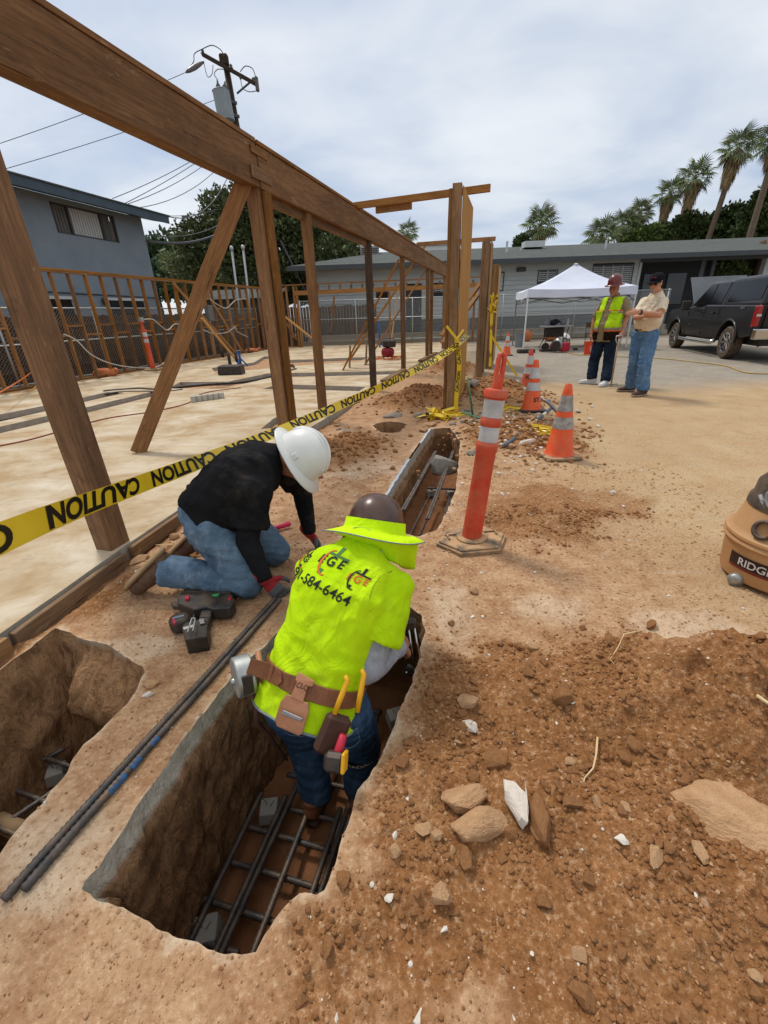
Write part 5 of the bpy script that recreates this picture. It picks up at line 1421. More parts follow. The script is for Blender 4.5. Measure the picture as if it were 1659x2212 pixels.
# ---- delineators and cones
ORG = mat('orange_plastic', '#bb3420', '#d4482e', 4, .5, .1, 30, dust=.45)
ORG2 = mat('orange_fluor', '#d9431c', '#ec5a24', 4, .55, .1, 30, dust=.4)
RUB = mat('rubber_dusty', '#55514a', '#6b6457', 8, .85, .2, 30, dust=1.4)
REFL = mat('reflective_white', '#a6a8a8', '#cdcfcf', 9, .4, .1, 30, dust=.3)
REFLD = mat('reflective_scuffed', '#6f706f', '#b0b0ad', 18, .5, .1, 30, dust=.25)
BLACKP = mat('black_plastic', '#1b1b1c', '#28282a', 8, .45, .1, 40, dust=.15)
def delineator(label):
    e = empty('delineator_post', (0, 0, 0), label, 'delineator', 'orange delineator posts')
    hexp = [(-.235, -.01), (-.12, -.165), (.13, -.165), (.235, .01), (.13, .165), (-.12, .165)]
    mb = MB().prism(hexp, 0, .028).prism([(x * .93, y * .93) for x, y in hexp], .028, .042)
    ob('rubber_base', mb, RUB, e, bevel=.004)
    ob('base_rib', MB().lathe([(.1, .044), (.1, .05), (.085, .056), (.062, .056)], 24), RUB, e, smooth=True)
    ob('base_rib', MB().box((-.12, .05, .049), (.09, .012, .008)).box((-.15, .02, .049), (.012, .07, .008)).box((.13, .05, .049), (.08, .012, .008)).box((.17, .03, .049), (.012, .05, .008)), RUB, e)
    p = ob('post', MB().lathe([(.062, .05), (.061, .12), (.058, .45), (.0585, .60), (.063, .61), (.063, .625), (.066, .64), (.066, .652), (.056, .665), (.056, .755), (.060, .76), (.060, .80), (.056, .805), (.056, .91), (.066, .92), (.067, .955), (.062, .962), (.03, .965), (.02, .965)], 28), ORG, e); smooth_by_angle(p)
    for (z0, z1) in ((.667, .754), (.808, .906)): ob('reflective_band', MB().lathe([(.0572, z0), (.0572, z1)], 28, cap=False), REFL, e, smooth=True)
    h = MB()
    h.bar((-.018, 0, .96), (-.016, 0, 1.13), .030, .020).bar((.018, 0, .96), (.016, 0, 1.13), .030, .020).bar((-.018, 0, 1.0), (.018, 0, 1.0), .028, .085)
    h.tube([(-.016, 0, 1.12), (-.013, 0, 1.142), (0, 0, 1.152), (.013, 0, 1.142), (.016, 0, 1.12)], .0145, 8)
    ob('handle', h, ORG, e, bevel=.003)
    return e
dl = delineator('tall orange red delineator post standing by the trench')
dp = gp(1018, 1172)
M1 = Matrix.Translation((dp.x, dp.y, gz(dp.x, dp.y) - .002))
d2 = dup(dl, Matrix.Translation((-6.50, 13.1, SLAB_Z + .01)) @ Matrix.Rotation(.3, 4, 'Z') @ Matrix.Rotation(R(2), 4, 'X') @ Matrix.Scale(1.12, 4), 'orange delineator post by the left stud wall')
for o in [dl]:
    o.matrix_basis = M1 @ Matrix.Rotation(.12, 4, 'Z')
for ch in dl.children:      # the post leans to the right in its base
    if 'base' not in ch.name:
        ch.matrix_basis = Matrix.Translation((0, 0, .05)) @ Matrix.Rotation(R(6.5), 4, 'Y') @ Matrix.Rotation(R(-2), 4, 'X') @ Matrix.Translation((0, 0, -.05))
def cone(p, s_, label, text=None, scuff=False, mt_=ORG2, tilt=0.0):
    e = empty('traffic_cone', p, label, 'traffic cone', 'orange traffic cones by the wall stubs')
    M = Matrix.Translation(V(p)) @ Matrix.Rotation(tilt, 4, 'Y') @ Matrix.Scale(s_, 4)
    sq = [(-.18, -.13), (-.13, -.18), (.13, -.18), (.18, -.13), (.18, .13), (.13, .18), (-.13, .18), (-.18, .13)]
    ob('base', MB().prism(sq, 0, .03), RUB if scuff else BLACKP, e, bevel=.006, M=M)
    def rad(z): return .135 - (.135 - .035) * (z - .03) / .67
    b = ob('cone_body', MB().lathe([(rad(.03) + .012, .031), (rad(.05), .05), (rad(.36), .36), (rad(.6), .6), (.032, .69), (.026, .70), (.022, .70), (.022, .66)], 28), mt_, e, M=M); smooth_by_angle(b)
    for (z0, z1) in ((.29, .40), (.455, .60)):
        ob('reflective_band', MB().lathe([(rad(z0) + .0022, z0), (rad(z1) + .0022, z1)], 28, cap=False), REFLD if scuff else REFL, e, smooth=True, M=M)
    if text:
        def fn(v):
            a = -math.pi / 2 + text[1] + v.x / .11; z = text[2] + v.y; r_ = rad(z) + .003
            return M @ V((r_ * math.cos(a), r_ * math.sin(a), z))
        lettering(text[0], .085, .02, fn, BLACKP, e, .003)
    return e
def gzp(px, py): p = gp(px, py); p = gp(px, py, gz(p.x, p.y)); p.z = gz(p.x, p.y); return p
cone(gzp(1208, 975), 1.0, 'fluorescent orange cone with scuffed bands on a muddy base', None, True)
cone(gzp(1147, 885), 1.0, 'orange cone lettered ST standing between two other cones', ('ST', .25, .14), False, ORG2)
cone(gp(1139, 842), 1.0, 'orange cone lettered PAC just behind the ST cone', ('PAC', -.1, .2), False, ORG)
cone(gp(1094, 768), .98, 'farthest orange cone beside the bunched yellow tape', None, False)

# ---- hand tools lying about
SHAFT = mat('shaft_blue_grey', '#4c5563', '#5b6573', 8, .5); SHAFTW = mat('shaft_cream', '#d2c7a8', '#ddd3b8', 8, .5)
STL = mat('tool_steel', '#7e8081', '#97999a', 20, .35, .1, 30, metal=.7, dust=.2)
GRN = mat('green_paint', '#2f5d3f', '#3d6f4d', 10, .5, dust=.2)
e = empty('pickaxe', gzp(1140, 935), 'pickaxe with blue and cream handle lying between the cones', 'pickaxe')
h0, h1 = gzp(1092, 957) + V((0, 0, .06)), gzp(1188, 905) + V((0, 0, .14))
for (t0, t1, m) in [(0, .3, SHAFT), (.3, .62, SHAFTW), (.62, .76, SHAFT), (.76, .84, SHAFTW), (.84, 1, SHAFT)]:
    ob('handle', MB().tube([h0.lerp(h1, t0), h0.lerp(h1, t1)], [.021, .020], 9), m, e, smooth=True)
hd = (h1 - h0).normalized(); sdv = V((.55, -.35, -.55)).normalized()
ob('head', MB().tube([h1 - sdv * .18 + V((0, 0, .0)), h1 - sdv * .08 + V((0, 0, .03)), h1 + V((0, 0, .035)), h1 + sdv * .1 + V((0, 0, .02)), h1 + sdv * .22 + V((0, 0, -.02))], [.012, .02, .026, .02, .008], 8), STL, e, smooth=True)
e = empty('hand_shovel', gzp(1012, 915), 'green bladed shovel with green shaft leaning by the taped stub', 'shovel')
g0 = gzp(1030, 912); bl = [(-.17, -.05), (-.1, -.09), (.06, -.09), (.16, -.02), (.10, .06), (-.06, .08), (-.16, .04)]
ob('blade', MB().prism(bl, 0, .012).map(lambda v: g0 + V((-.05 + v.x, v.y * 1.3, .07 + v.z - v.x * .35 + 1.2 * v.y * v.y))), GRN, e, bevel=.003)
ob('shaft', MB().tube([g0 + V((-.06, 0, .09)), g0 + V((-.12, .15, .55))], .013, 8), GRN, e, smooth=True)
PINK = mat('pink_handle', '#c1284b', '#cf3a5b', 10, .4)
e = empty('rubber_handle', gzp(620, 1143), 'pink rubber handle behind the arm of the kneeling worker', 'tool handle')
a, b = gzp(583, 1153) + V((0, 0, .03)), gzp(628, 1139) + V((0, 0, .03))
ob('grip', MB().tube([a, a.lerp(b, .05), a.lerp(b, .5), a.lerp(b, .94), b], [.012, .018, .0165, .019, .013], 10), PINK, e, smooth=True)
ob('rod', MB().tube([a + (a - b) * .9, a], .008, 8), STL, e)

# ---- caution tape
TAPE = mat('tape_yellow', '#d8b51c', '#e6c52e', 6, .35, .1, 20, spec=.4)
TXTB = mat('tape_black', '#15130e', '#1d1a14', 6, .4)
def ribbon(name, path, width, wv, parent, m=TAPE, n=60):
    # path(t)->V, wv(t)->width direction
    mb = MB()
    for i in range(n + 1):
        t = i / n; p = path(t); w = wv(t)
        for j in (-1, -.33, .33, 1): mb.v.append(tuple(p + w * (width / 2 * j) + (V((0, 0, 0)))))
    for i in range(n):
        for j in range(3): mb.f.append((i * 4 + j, i * 4 + j + 1, i * 4 + j + 5, i * 4 + j + 4))
    return ob(name, mb, m, parent, smooth=True)
def tape_text(path, wv, L, width, parent, pitch, size, start, flip=True):
    u = start
    while u < L - size * 5.4:
        def fn(v, u=u):
            t = (u + size * 3.2 - v.x * 1.5 if flip else u + v.x + size * 2.2) / L
            t = min(max(t, 0), 1); p = path(t); w = wv(t)
            tg = (path(min(1, t + .002)) - path(max(0, t - .002))).normalized(); nn = tg.cross(w).normalized()
            if nn.dot(V((0, 0, CAM_H)) - p) < 0: nn = -nn
            return p + w * ((-(v.y - size * .36)) if flip else (v.y - size * .36)) + nn * .0015
        lettering('CAUTION', size, .012, fn, TXTB, parent, .0032, .0)
        u += pitch
TKEY = [(-230, 1265, .80), (-60, 1190, .98), (110, 1118, 1.24), (265, 1060, 1.68), (430, 998, 2.38), (600, 932, 3.12), (720, 882, 3.75), (850, 823, 4.6), (960, 765, 5.6), (1012, 722, 6.45)]
TPT = [V((0, 0, CAM_H)) + ray(x, y) * d for x, y, d in TKEY]
TCUM = [0.0]
for i in range(1, len(TPT)): TCUM.append(TCUM[-1] + (TPT[i] - TPT[i - 1]).length)
TL = TCUM[-1]
def tpath(t):
    u = min(max(t, 0), 1) * TL; i = 0
    while i < len(TPT) - 2 and TCUM[i + 1] < u: i += 1
    f = (u - TCUM[i]) / (TCUM[i + 1] - TCUM[i])
    p0, p1, p2, p3 = TPT[max(0, i - 1)], TPT[i], TPT[i + 1], TPT[min(len(TPT) - 1, i + 2)]
    return .5 * ((2 * p1) + (p2 - p0) * f + (2 * p0 - 5 * p1 + 4 * p2 - p3) * f * f + (3 * p1 - p0 - 3 * p2 + p3) * f ** 3)
def twv(t):
    d = (tpath(min(1, t + .01)) - tpath(max(0, t - .01))).normalized(); up = V((.10, -.45, .9)); vd = (V((0, 0, CAM_H)) - tpath(t)).normalized(); up = d.cross(vd).normalized(); up = up if up.z > 0 else -up
    a = .42 * math.sin(t * 13 + .2); nrm = d.cross(up)
    return (up * math.cos(a) + nrm * math.sin(a)).normalized()
tp = empty('caution_tape', TPT[0], 'yellow caution tape stretched from the left edge to the plywood stub', 'caution tape')
ribbon('tape_strip', tpath, .077, twv, tp, n=140)
tape_text(tpath, twv, TL, .077, tp, .74, .092, -.28)
# knot and hanging tail on the stub
kt = empty('caution_tape', (1.0, 6.3, 0), 'yellow caution tape knotted round the stub with a hanging lettered tail', 'caution tape')
k0 = V((1.06, 6.30, 1.02)); k1 = V((1.12, 6.26, .05))
def kp_(t): p = k0.lerp(k1, t); p.x += .03 * math.sin(t * 5); return p
ribbon('tail', kp_, .06, lambda t: V((math.cos(.5 * t), -.3, 0)).normalized(), kt, n=30)
def kfn(v, o): t = o + v.x / .97; t = min(1, max(0, t)); p = kp_(1 - t); w = V((1, -.3, 0)).normalized(); return p - w * (v.y - .022) + V((-.002, -.004, 0))
for o_ in (.42, .80): lettering('CAUTION', .062, .02, lambda v, o=o_: kfn(v, o), TXTB, kt, .002)
ribbon('wrap', lambda t: V((.92, 6.30, 1.18)).lerp(V((1.08, 6.29, 1.0)), t), .035, lambda t: V((.5, 0, .8)).normalized(), kt, n=6)
ribbon('wrap', lambda t: V((1.05, 6.29, 1.0)).lerp(V((1.19, 6.50, 1.12)), t), .03, lambda t: V((-.4, 0, .9)).normalized(), kt, n=6)
def crumple(c_, s_, n, label, seed_, hang=False):
    r2 = random.Random(seed_); e = empty('caution_tape', c_, label, 'caution tape'); c_ = V(c_)
    for i in range(n):
        ps = [c_ + V((r2.gauss(0, s_[0]), r2.gauss(0, s_[1]), abs(r2.gauss(0, s_[2])) + .01)) for _ in range(5)]
        w0 = V((r2.gauss(0, 1), r2.gauss(0, 1), r2.gauss(0, 1))).normalized(); w1 = V((r2.gauss(0, 1), r2.gauss(0, 1), r2.gauss(0, 1))).normalized()
        def path(t, ps=ps):
            f = t * 4; k = min(3, int(f)); g = f - k; g = g * g * (3 - 2 * g); return ps[k].lerp(ps[k + 1], g)
        ribbon('tape_fold', path, .045, lambda t, a=w0, b=w1: (a.lerp(b, t) + V((.01, 0, 0))).normalized(), e, n=14)
        if i % 2 == 0:
            w = path(.4); ob('print_mark', MB().box(w + V((0, -.012, .008)), (.05, .004, .03), rotz(r2.uniform(-1, 1))), TXTB, e)
    return e
crumple(gzp(945, 903), (.15, .12, .05), 14, 'crumpled heap of yellow caution tape on the dirt by the stub', 1)
crumple(gzp(1085, 885), (.14, .1, .03), 4, 'scrap of yellow tape in the rubble right of the stub', 2)
crumple(gzp(1170, 935), (.16, .1, .02), 4, 'torn yellow tape strip under the pickaxe', 3)
crumple(V((2.37, 9.82, 1.30)), (.05, .05, .13), 8, 'bunched yellow tape tied high on the second stub', 4)
e = empty('caution_tape', (2.4, 9.8, 0), 'yellow tape trailing down from the second stub to the ground', 'caution tape')
ribbon('tail', lambda t: V((2.36, 9.8, 1.3)).lerp(V((2.40, 9.78, .25)), t), .06, lambda t: V((math.cos(t * 6), -.2, math.sin(t * 3) * .2)).normalized(), e, n=20)
ribbon('tail', lambda t: V((2.36, 9.8, .9)).lerp(V((2.95, 9.6, .05)), t), .05, lambda t: V((.3, -.2, .8)).normalized(), e, n=12)

# ---- cords
def cord(pts_, r_, m, label, z=None, cat='cord', name='extension_cord'):
    w = []
    for q in pts_:
        if len(q) == 3 and not isinstance(q, V): w.append(gp(q[0], q[1], q[2]))
        elif isinstance(q, V): w.append(q)
        else: p = gp(q[0], q[1], z or 0); w.append(V((p.x, p.y, (z if z is not None else gz(p.x, p.y)) + r_)))
    f = []
    for i in range(len(w) - 1):
        p0, p1, p2, p3 = w[max(0, i - 1)], w[i], w[i + 1], w[min(len(w) - 1, i + 2)]
        for j in range(6):
            t = j / 6; f.append(.5 * ((2 * p1) + (p2 - p0) * t + (2 * p0 - 5 * p1 + 4 * p2 - p3) * t * t + (3 * p1 - p0 - 3 * p2 + p3) * t ** 3))
    f.append(w[-1]); tag(ob(name, MB().tube(f, r_, 6), m, smooth=True), label, cat)
YEL = mat('hose_yellow', '#a98b4f', '#b99a5c', 10, .5); REDC = mat('cord_red', '#7d2a1e', '#913527', 8, .5); ORC = mat('cord_orange', '#c9662e', '#d87a3d', 8, .5); WHT = mat('cable_white', '#b9b6ad', '#c9c6bd', 8, .5)
YC = mat('cord_yellow', '#b58b2c', '#c79c3c', 8, .5)
def z5d(x, y): return ((1220 + x / 2.37) * .8641, (640 + y / 2.37) * .8641)
cord([z5d(*p) for p in [(460, 572), (540, 588), (620, 590), (800, 600), (1000, 608), (1200, 628), (1400, 652), (1500, 688), (1590, 700), (1720, 702)]], .014, YEL, 'pale yellow hose snaking over the lot before the pickup')
cord([(-20, 968), (60, 952), (140, 930), (230, 905), (330, 890), (405, 872), (440, 850), (520, 838)], .008, REDC, 'thin dark red cord lying across the slab', SLAB_Z)
cord([(-10, 855), (20, 838), (60, 812), (85, 790)], .012, ORC, 'orange cord rising at the left edge by the stud wall', .35)
cord([(40, 860, .06), (65, 845, .06), (95, 822, .2)], .012, YC, 'yellow cord beside the orange one at the left edge')
cord([(225, 849), (250, 846), (300, 843), (345, 845), (400, 838), (470, 832), (550, 825), (640, 800)], .03, BLACKP, 'thick black pipe lying along the slab channel', .03, 'pipe', 'black_pipe')
cord([(228, 855), (262, 850), (310, 849), (350, 850), (395, 845)], .025, BLACKP, 'shorter black pipe beside the thick one in the channel', .03, 'pipe', 'black_pipe')
cord([(0, 912), (60, 900), (130, 884), (178, 870)], .02, BLACKP, 'black cable along the outer slab channel at the left', .03, 'pipe', 'black_pipe')
def lwp(px, py, o=.08):       # photo point on the left stud wall
    d = ray(px, py); a = lw(0) + LP * o; t = (a.x * LA.y - a.y * LA.x) / (d.x * LA.y - d.y * LA.x); return V((0, 0, CAM_H)) + d * t
cord([lwp(138, 722), lwp(165, 735), lwp(200, 768), lwp(250, 788), lwp(310, 795), lwp(345, 790), lwp(372, 768)], .016, WHT, 'white cable sagging in a long loop in front of the studs', cat='cable', name='electric_cable')
cord([lwp(310, 690), lwp(330, 690), lwp(345, 702), lwp(362, 713), lwp(378, 700), lwp(396, 703)], .014, WHT, 'white flexible conduit waving along the studs', cat='cable', name='electric_cable')
cord([lwp(453, 645), lwp(470, 658), lwp(490, 665), lwp(510, 648), lwp(532, 646)], .014, WHT, 'white conduit looping near the meter box', cat='cable', name='electric_cable')
cord([lwp(438, 712), lwp(460, 720), lwp(490, 718), lwp(508, 706), lwp(512, 716), lwp(535, 728)], .014, WHT, 'lower white conduit with a plug box', cat='cable', name='electric_cable')
o = ob('junction_box', MB().box(lwp(305, 691), (.1, .12, .12), rotz(-.27)), GALV, bevel=.01); tag(o, 'small grey junction box on a stud above the delineator', 'junction box')

# ---- things on the slab
LGREY = mat('grey_block', '#a9a79c', '#bcb9ad', 12, .9, .3, 40)
e = empty('spacer_strip', gp(448, 858, SLAB_Z), 'row of small grey concrete cubes on the slab', 'spacer blocks')
c0, c1 = gp(418, 862, SLAB_Z + .05), gp(478, 854, SLAB_Z + .05)
for i in range(6): ob('cube', MB().box(c0.lerp(c1, i / 5.), (.085, .085, .10), rotz(.15)), LGREY, e, bevel=.006)
o = tag(ob('plastic_box', MB().prism([(-.3, -.2), (.3, -.2), (.3, .2), (-.3, .2)], 0, .22).map(lambda v: V((v.x * (1 - v.z * .3), v.y * (1 - v.z * .3), v.z)) + V((-3.78, 11.6, SLAB_Z))), BLACKP, bevel=.02), 'black plastic box upside down on the slab', 'box')
BLUE = mat('blue_steel', '#1f4a8c', '#2a5aa0', 6, .5)
def jack(p, h, label):
    e = empty('screw_jack', p, label, 'jack'); p = V(p)
    ob('tube', MB().tube([p + V((0, 0, .02)), p + V((0, 0, h))], .035, 10), BLUE, e, smooth=True)
    for k in range(3): a = k * 2.09 + .4; ob('leg', MB().bar(p + V((0, 0, .25)), p + V((math.cos(a) * .2, math.sin(a) * .2, .01)), .02, .04), BLUE, e)
    ob('head', MB().box(p + V((0, 0, h)), (.1, .1, .02)), STL, e)
jack((-4.05, 13.35, SLAB_Z), .45, 'low blue jack stand on the slab near the stud wall')
jack((.05, 19.3, SLAB_Z), 1.0, 'tall blue jack post at the back of the bay')
for (px, py, h, lb) in [(482, 760, .3, 'left'), (497, 775, .34, 'middle'), (512, 770, .3, 'right')]:
    p = gp(px, py + 12, SLAB_Z); tag(ob('pipe_stub', MB().tube([p, p + V((0, 0, h))], .05, 10), BLACKP, smooth=True), '%s black pipe stub rising from the slab channel' % lb, 'pipe')
RED = mat('compressor_red', '#7d1620', '#8e1f2a', 6, .4)
cp = V((.28, 14.2, SLAB_Z)); e = empty('air_compressor', cp, 'small dark red air compressor with orange hose on the slab', 'air compressor')
ob('tank', MB().lathe([(.02, 0), (.16, .03), (.2, .1), (.2, .2), (.16, .27), (.02, .3)], 18, cp + V((0, 0, .05))), RED, e, smooth=True)
ob('motor_cover', MB().box(cp + V((.05, 0, .45)), (.4, .25, .2)), BLACKP, e, bevel=.03)
ob('handle', MB().tube([cp + V((-.2, 0, .4)), cp + V((-.2, 0, .6)), cp + V((.2, 0, .6)), cp + V((.2, 0, .4))], .015, 6), BLACKP, e)
for k in range(4): ob('foot', MB().box(cp + V(((k % 2 - .5) * .25, (k // 2 - .5) * .25, .03)), (.04, .04, .06)), BLACKP, e)
cord([V((cp.x + .5 * math.cos(a) + .1 * math.sin(3 * a), cp.y - .15 + .35 * math.sin(a), SLAB_Z + .02 + .06 * abs(math.sin(2.3 * a)))) for a in [k * .55 for k in range(26)]], .014, ORC, 'orange air hose coiled round the compressor', cat='hose', name='air_hose')
DRED = mat('drill_red', '#6a1a1c', '#7b2426', 6, .4)
dp_ = gp(627, 795, SLAB_Z); e = empty('power_drill', dp_, 'dark red power drill lying on the slab', 'drill')
ob('body', MB().tube([dp_ + V((-.14, 0, .06)), dp_ + V((.1, .02, .06))], [.035, .04], 8), DRED, e, smooth=True); ob('handle', MB().bar(dp_ + V((.05, 0, .05)), dp_ + V((.14, -.14, .04)), .04, .04), BLACKP, e); ob('chuck', MB().tube([dp_ + V((-.24, -.01, .06)), dp_ + V((-.14, 0, .06))], [.012, .03], 8), STL, e)
BAGO = mat('sandbag_orange', '#b8683c', '#c77a4c', 10, .8, .4, 30)
def bag(p, r_, label, m=BAGO, name='sandbag', cat='bag', sd=1):
    e = empty(name, p, label, cat); mb = MB()
    r2 = random.Random(sd)
    mb.ell(V(p) + V((0, 0, r_[2] * .8)), r_, None, 18, 12)
    mb.map(lambda v: v + V((r2.gauss(0, .01), r2.gauss(0, .01), r2.gauss(0, .012))))
    ob('sack', mb, m, e, smooth=True); ob('tied_neck', MB().lathe([(.05, 0), (.025, .05), (.07, .12)], 8, V(p) + V((r_[0] * .8, 0, r_[2] * .9)), Matrix.Rotation(.8, 3, 'Y')), m, e, smooth=True)
q = lwp(227, 808, -.15); bag((q.x, q.y, .02), (.32, .2, .13), 'slumped orange sandbag behind the left studs', sd=4)
q = lwp(545, 757, -.1); bag((q.x, q.y, .02), (.3, .2, .1), 'small orange sandbag at the far end of the stud wall', sd=5)
WBAG = mat('white_plastic', '#d4d2cc', '#e4e2dd', 8, .5)
for (px, py, s_, lb) in [(962, 848, 1, 'crumpled white foam cup on the dirt before the stub'), (905, 850, .8, 'white paper scrap left of the foam cup')]:
    p = gzp(px * 1.0 if px > 950 else 895, py); me = rock_mesh('litter', 40 + px, 2, .5); me.materials.append(WBAG)
    tag(new_obj('litter', me, None, M=Matrix.Translation(p + V((0, 0, .03))) @ Matrix.Diagonal((.07 * s_, .04 * s_, .05 * s_, 1))), lb, 'litter')

# ---- tie gun lying by the kneeling worker
def z1p(x, y, z=0.0): return gp((300 + x / 2.9625) * .8641, (1040 + y / 2.9625) * .8641, z)
def slabpoly(name, L, z0, z1, m, parent, bevel=.005):
    zb = gz(*z1p(*L[0], .03).to_2d())
    return ob(name, MB().prism([z1p(x, y, .035).to_2d() for x, y in L][::-1], zb + z0, zb + z1), m, parent, bevel=bevel, seg=2)
RTOOL = mat('tool_red', '#a81f33', '#b92c40', 6, .4); TDARK = mat('tool_dark', '#1c1e20', '#2b2d30', 9, .5, .1, 30, dust=.18)
tg = empty('rebar_tying_gun', z1p(600, 1450), 'black cordless rebar tying gun lying beside the kneeling knee', 'power tool')
slabpoly('housing', [(440, 1395), (470, 1340), (620, 1340), (760, 1345), (840, 1368), (858, 1420), (822, 1470), (700, 1478), (650, 1462), (560, 1480), (440, 1432)], .01, .075, TDARK, tg, .006)
slabpoly('top_rail', [(480, 1335), (520, 1322), (800, 1332), (835, 1362), (700, 1356), (500, 1352)], .02, .085, BLACKP, tg)
slabpoly('grip', [(615, 1440), (692, 1452), (655, 1590), (575, 1590)], .01, .06, TDARK, tg, .006)
slabpoly('nose', [(378, 1400), (440, 1392), (440, 1432), (395, 1428)], .03, .055, BLACKP, tg)
slabpoly('trigger_guard', [(545, 1480), (560, 1470), (545, 1560), (600, 1580), (590, 1595), (525, 1570)], .025, .05, TDARK, tg)
slabpoly('battery', [(470, 1612), (500, 1580), (635, 1552), (668, 1610), (655, 1690), (495, 1715)], .0, .085, BLACKP, tg, .006)
for k in range(5): slabpoly('cooling_rib', [(720 + 18 * k, 1400), (728 + 18 * k, 1400), (722 + 18 * k, 1450), (714 + 18 * k, 1450)], .074, .078, BLACKP, tg, 0)
for k in range(4): slabpoly('grip_rib', [(606 - 6 * k, 1490 + 24 * k), (672 - 6 * k, 1496 + 24 * k), (670 - 6 * k, 1504 + 24 * k), (604 - 6 * k, 1498 + 24 * k)], .058, .063, BLACKP, tg, 0)
slabpoly('battery_latch', [(600, 1575), (635, 1565), (645, 1600), (610, 1608)], .084, .09, STL, tg, .001)
slabpoly('battery_label', [(482, 1622), (560, 1600), (566, 1616), (488, 1640)], .0845, .0865, FRAG, tg, 0)
c_ = z1p(445, 1530, .04); zb = gz(c_.x, c_.y)
ob('reel_cover', MB().lathe([(.044, .0), (.047, .01), (.047, .05), (.04, .06), (.02, .062)], 24, (c_.x, c_.y, zb + .015)), TDARK, tg, smooth=True)
ob('reel_label', MB().box((c_.x, c_.y, zb + .0785), (.05, .012, .002), rotz(.4)), mat('label_grey', '#6f7d8c', '#7f8d9b', 6, .5), tg)
for (L, z0, z1) in [([(395, 1540), (420, 1535), (432, 1580), (405, 1585)], .05, .075), ([(495, 1392), (530, 1390), (528, 1415), (498, 1418)], .07, .09), ([(580, 1435), (612, 1440), (605, 1460), (590, 1470)], .02, .06), ([(805, 1395), (840, 1385), (830, 1412), (815, 1415)], .06, .08)]:
    slabpoly('red_button', L, z0, z1, RTOOL, tg, .003)
slabpoly('green_mark', [(690, 1372), (748, 1362), (735, 1384), (700, 1384)], .074, .0765, mat('green_mark', '#3f9a55', '#4aa860', 6, .5), tg, 0)
a, b, c2 = [z1p(x, y, .11) for x, y in [(500, 1600), (545, 1495), (540, 1590)]]
ob('belt_clip', MB().tube([a, z1p(530, 1500, .11), b, z1p(558, 1500, .11), c2], .0035, 6), GALV, tg, smooth=True)

# ---- shop vacuum at the right edge
VT = mat('vac_tan', '#a97a4a', '#bd9163', 3, .6, .05, 20, dust=.6); VB = mat('vac_black', '#2b2c2e', '#3b3c3e', 6, .5, .05, 30, dust=.35)
vc = V((2.10, 1.95, gz(2.05, 1.9)))
vq = empty('shop_vacuum', vc, 'dusty tan shop vacuum with black head at the right edge', 'vacuum cleaner')
def vob(n, prof, m, **k):
    o = ob(n, MB().lathe(prof, 40, vc, **k), m, vq); return smooth_by_angle(o, 35)
vob('drum', [(.22, .015), (.245, .03), (.25, .06), (.262, .215), (.272, .222), (.278, .235), (.272, .248), (.268, .252), (.278, .262), (.276, .275), (.262, .282), (.245, .30), (.222, .40), (.215, .415), (.19, .415)], VT)
vob('motor_head', [(.20, .412), (.222, .415), (.218, .45), (.205, .47), (.20, .53), (.16, .585), (.08, .61), (.02, .615)], VB)
va = math.atan2(-1.95, -2.10)
def vfn(v, r0=.2625, z0=.13): a = va - .27 + v.x / r0; z = z0 + v.y; r_ = .25 + (.262 - .25) * (z - .06) / .155 + v.z; return vc + V((r_ * math.cos(a), r_ * math.sin(a), z))
def vpanel(x0, x1, y0, y1, t, m, name):
    mb = MB(); n = 12
    for i in range(n + 1):
        for y in (y0, y1): mb.v.append((x0 + (x1 - x0) * i / n, y, t))
    mb.f = [(2 * i, 2 * i + 2, 2 * i + 3, 2 * i + 1) for i in range(n)]
    return ob(name, mb.map(vfn), m, vq)
vpanel(-.15, .15, -.02, .045, .003, mat('badge_brown', '#2d1c18', '#3a2721', 6, .5), 'badge')
vpanel(-.15, .15, -.034, -.02, .0035, mat('badge_red', '#6a2a22', '#7b362c', 6, .5), 'badge_stripe')
lettering('RIDGID', .058, .012, lambda v: vfn(V((v.x, v.y - .009, .005))), mat('badge_letters', '#c9c6c0', '#d8d5d0', 6, .4), vq, .001)
pa = va - .42
pd = V((math.cos(pa), math.sin(pa), 0)); pc = vc + pd * .225 + V((0, 0, .335))
ob('hose_port', MB().lathe([(.05, -.01), (.05, .03), (.036, .034), (.034, -.01)], 20, pc, frame(V((0, 0, 1)), pd).to_3x3() @ Matrix.Identity(3) if False else V((0, 0, 1)).rotation_difference((pd + V((0, 0, .25))).normalized()).to_matrix()), VB, vq, smooth=True)
for k in range(3):
    a = va - .55 + k * 2.094; d = V((math.cos(a), math.sin(a), 0)); p = vc + d * .262 + V((0, 0, .035))
    ob('caster', MB().lathe([(.008, -.016), (.034, -.014), (.034, .014), (.008, .016)], 16, p, V((0, 0, 1)).rotation_difference(V((-d.y, d.x, 0)) + d * .8).to_matrix()), GALV, vq, smooth=True)
ob('power_cord', MB().tube([vc + V((.21 * math.cos(va + a) * (1 if 1 else 0), .21 * math.sin(va + a), .50 + .07 * math.sin(a * 3.2))) for a in [-.9 + k * .12 for k in range(15)]], .009, 6), mat('cord_grey', '#8b8d8e', '#9c9e9f', 6, .5), vq, smooth=True)
ob('power_cord', MB().tube([vc + V((.225 * math.cos(va - .35 + .3 * math.cos(t)), .225 * math.sin(va - .35 + .3 * math.cos(t)), .50 + .06 * math.sin(t))) for t in [k * .35 for k in range(19)]], .008, 6), bpy.data.materials['cord_grey'], vq, smooth=True)
for k in range(3): vpn = MB().tube([vc + V(((.213 - .012 * k) * math.cos(va + a), (.213 - .012 * k) * math.sin(va + a), .465 + .035 * k)) for a in [-.8 + j * .15 for j in range(14)]], .005, 5); ob('vent_rib', vpn, STL, vq)

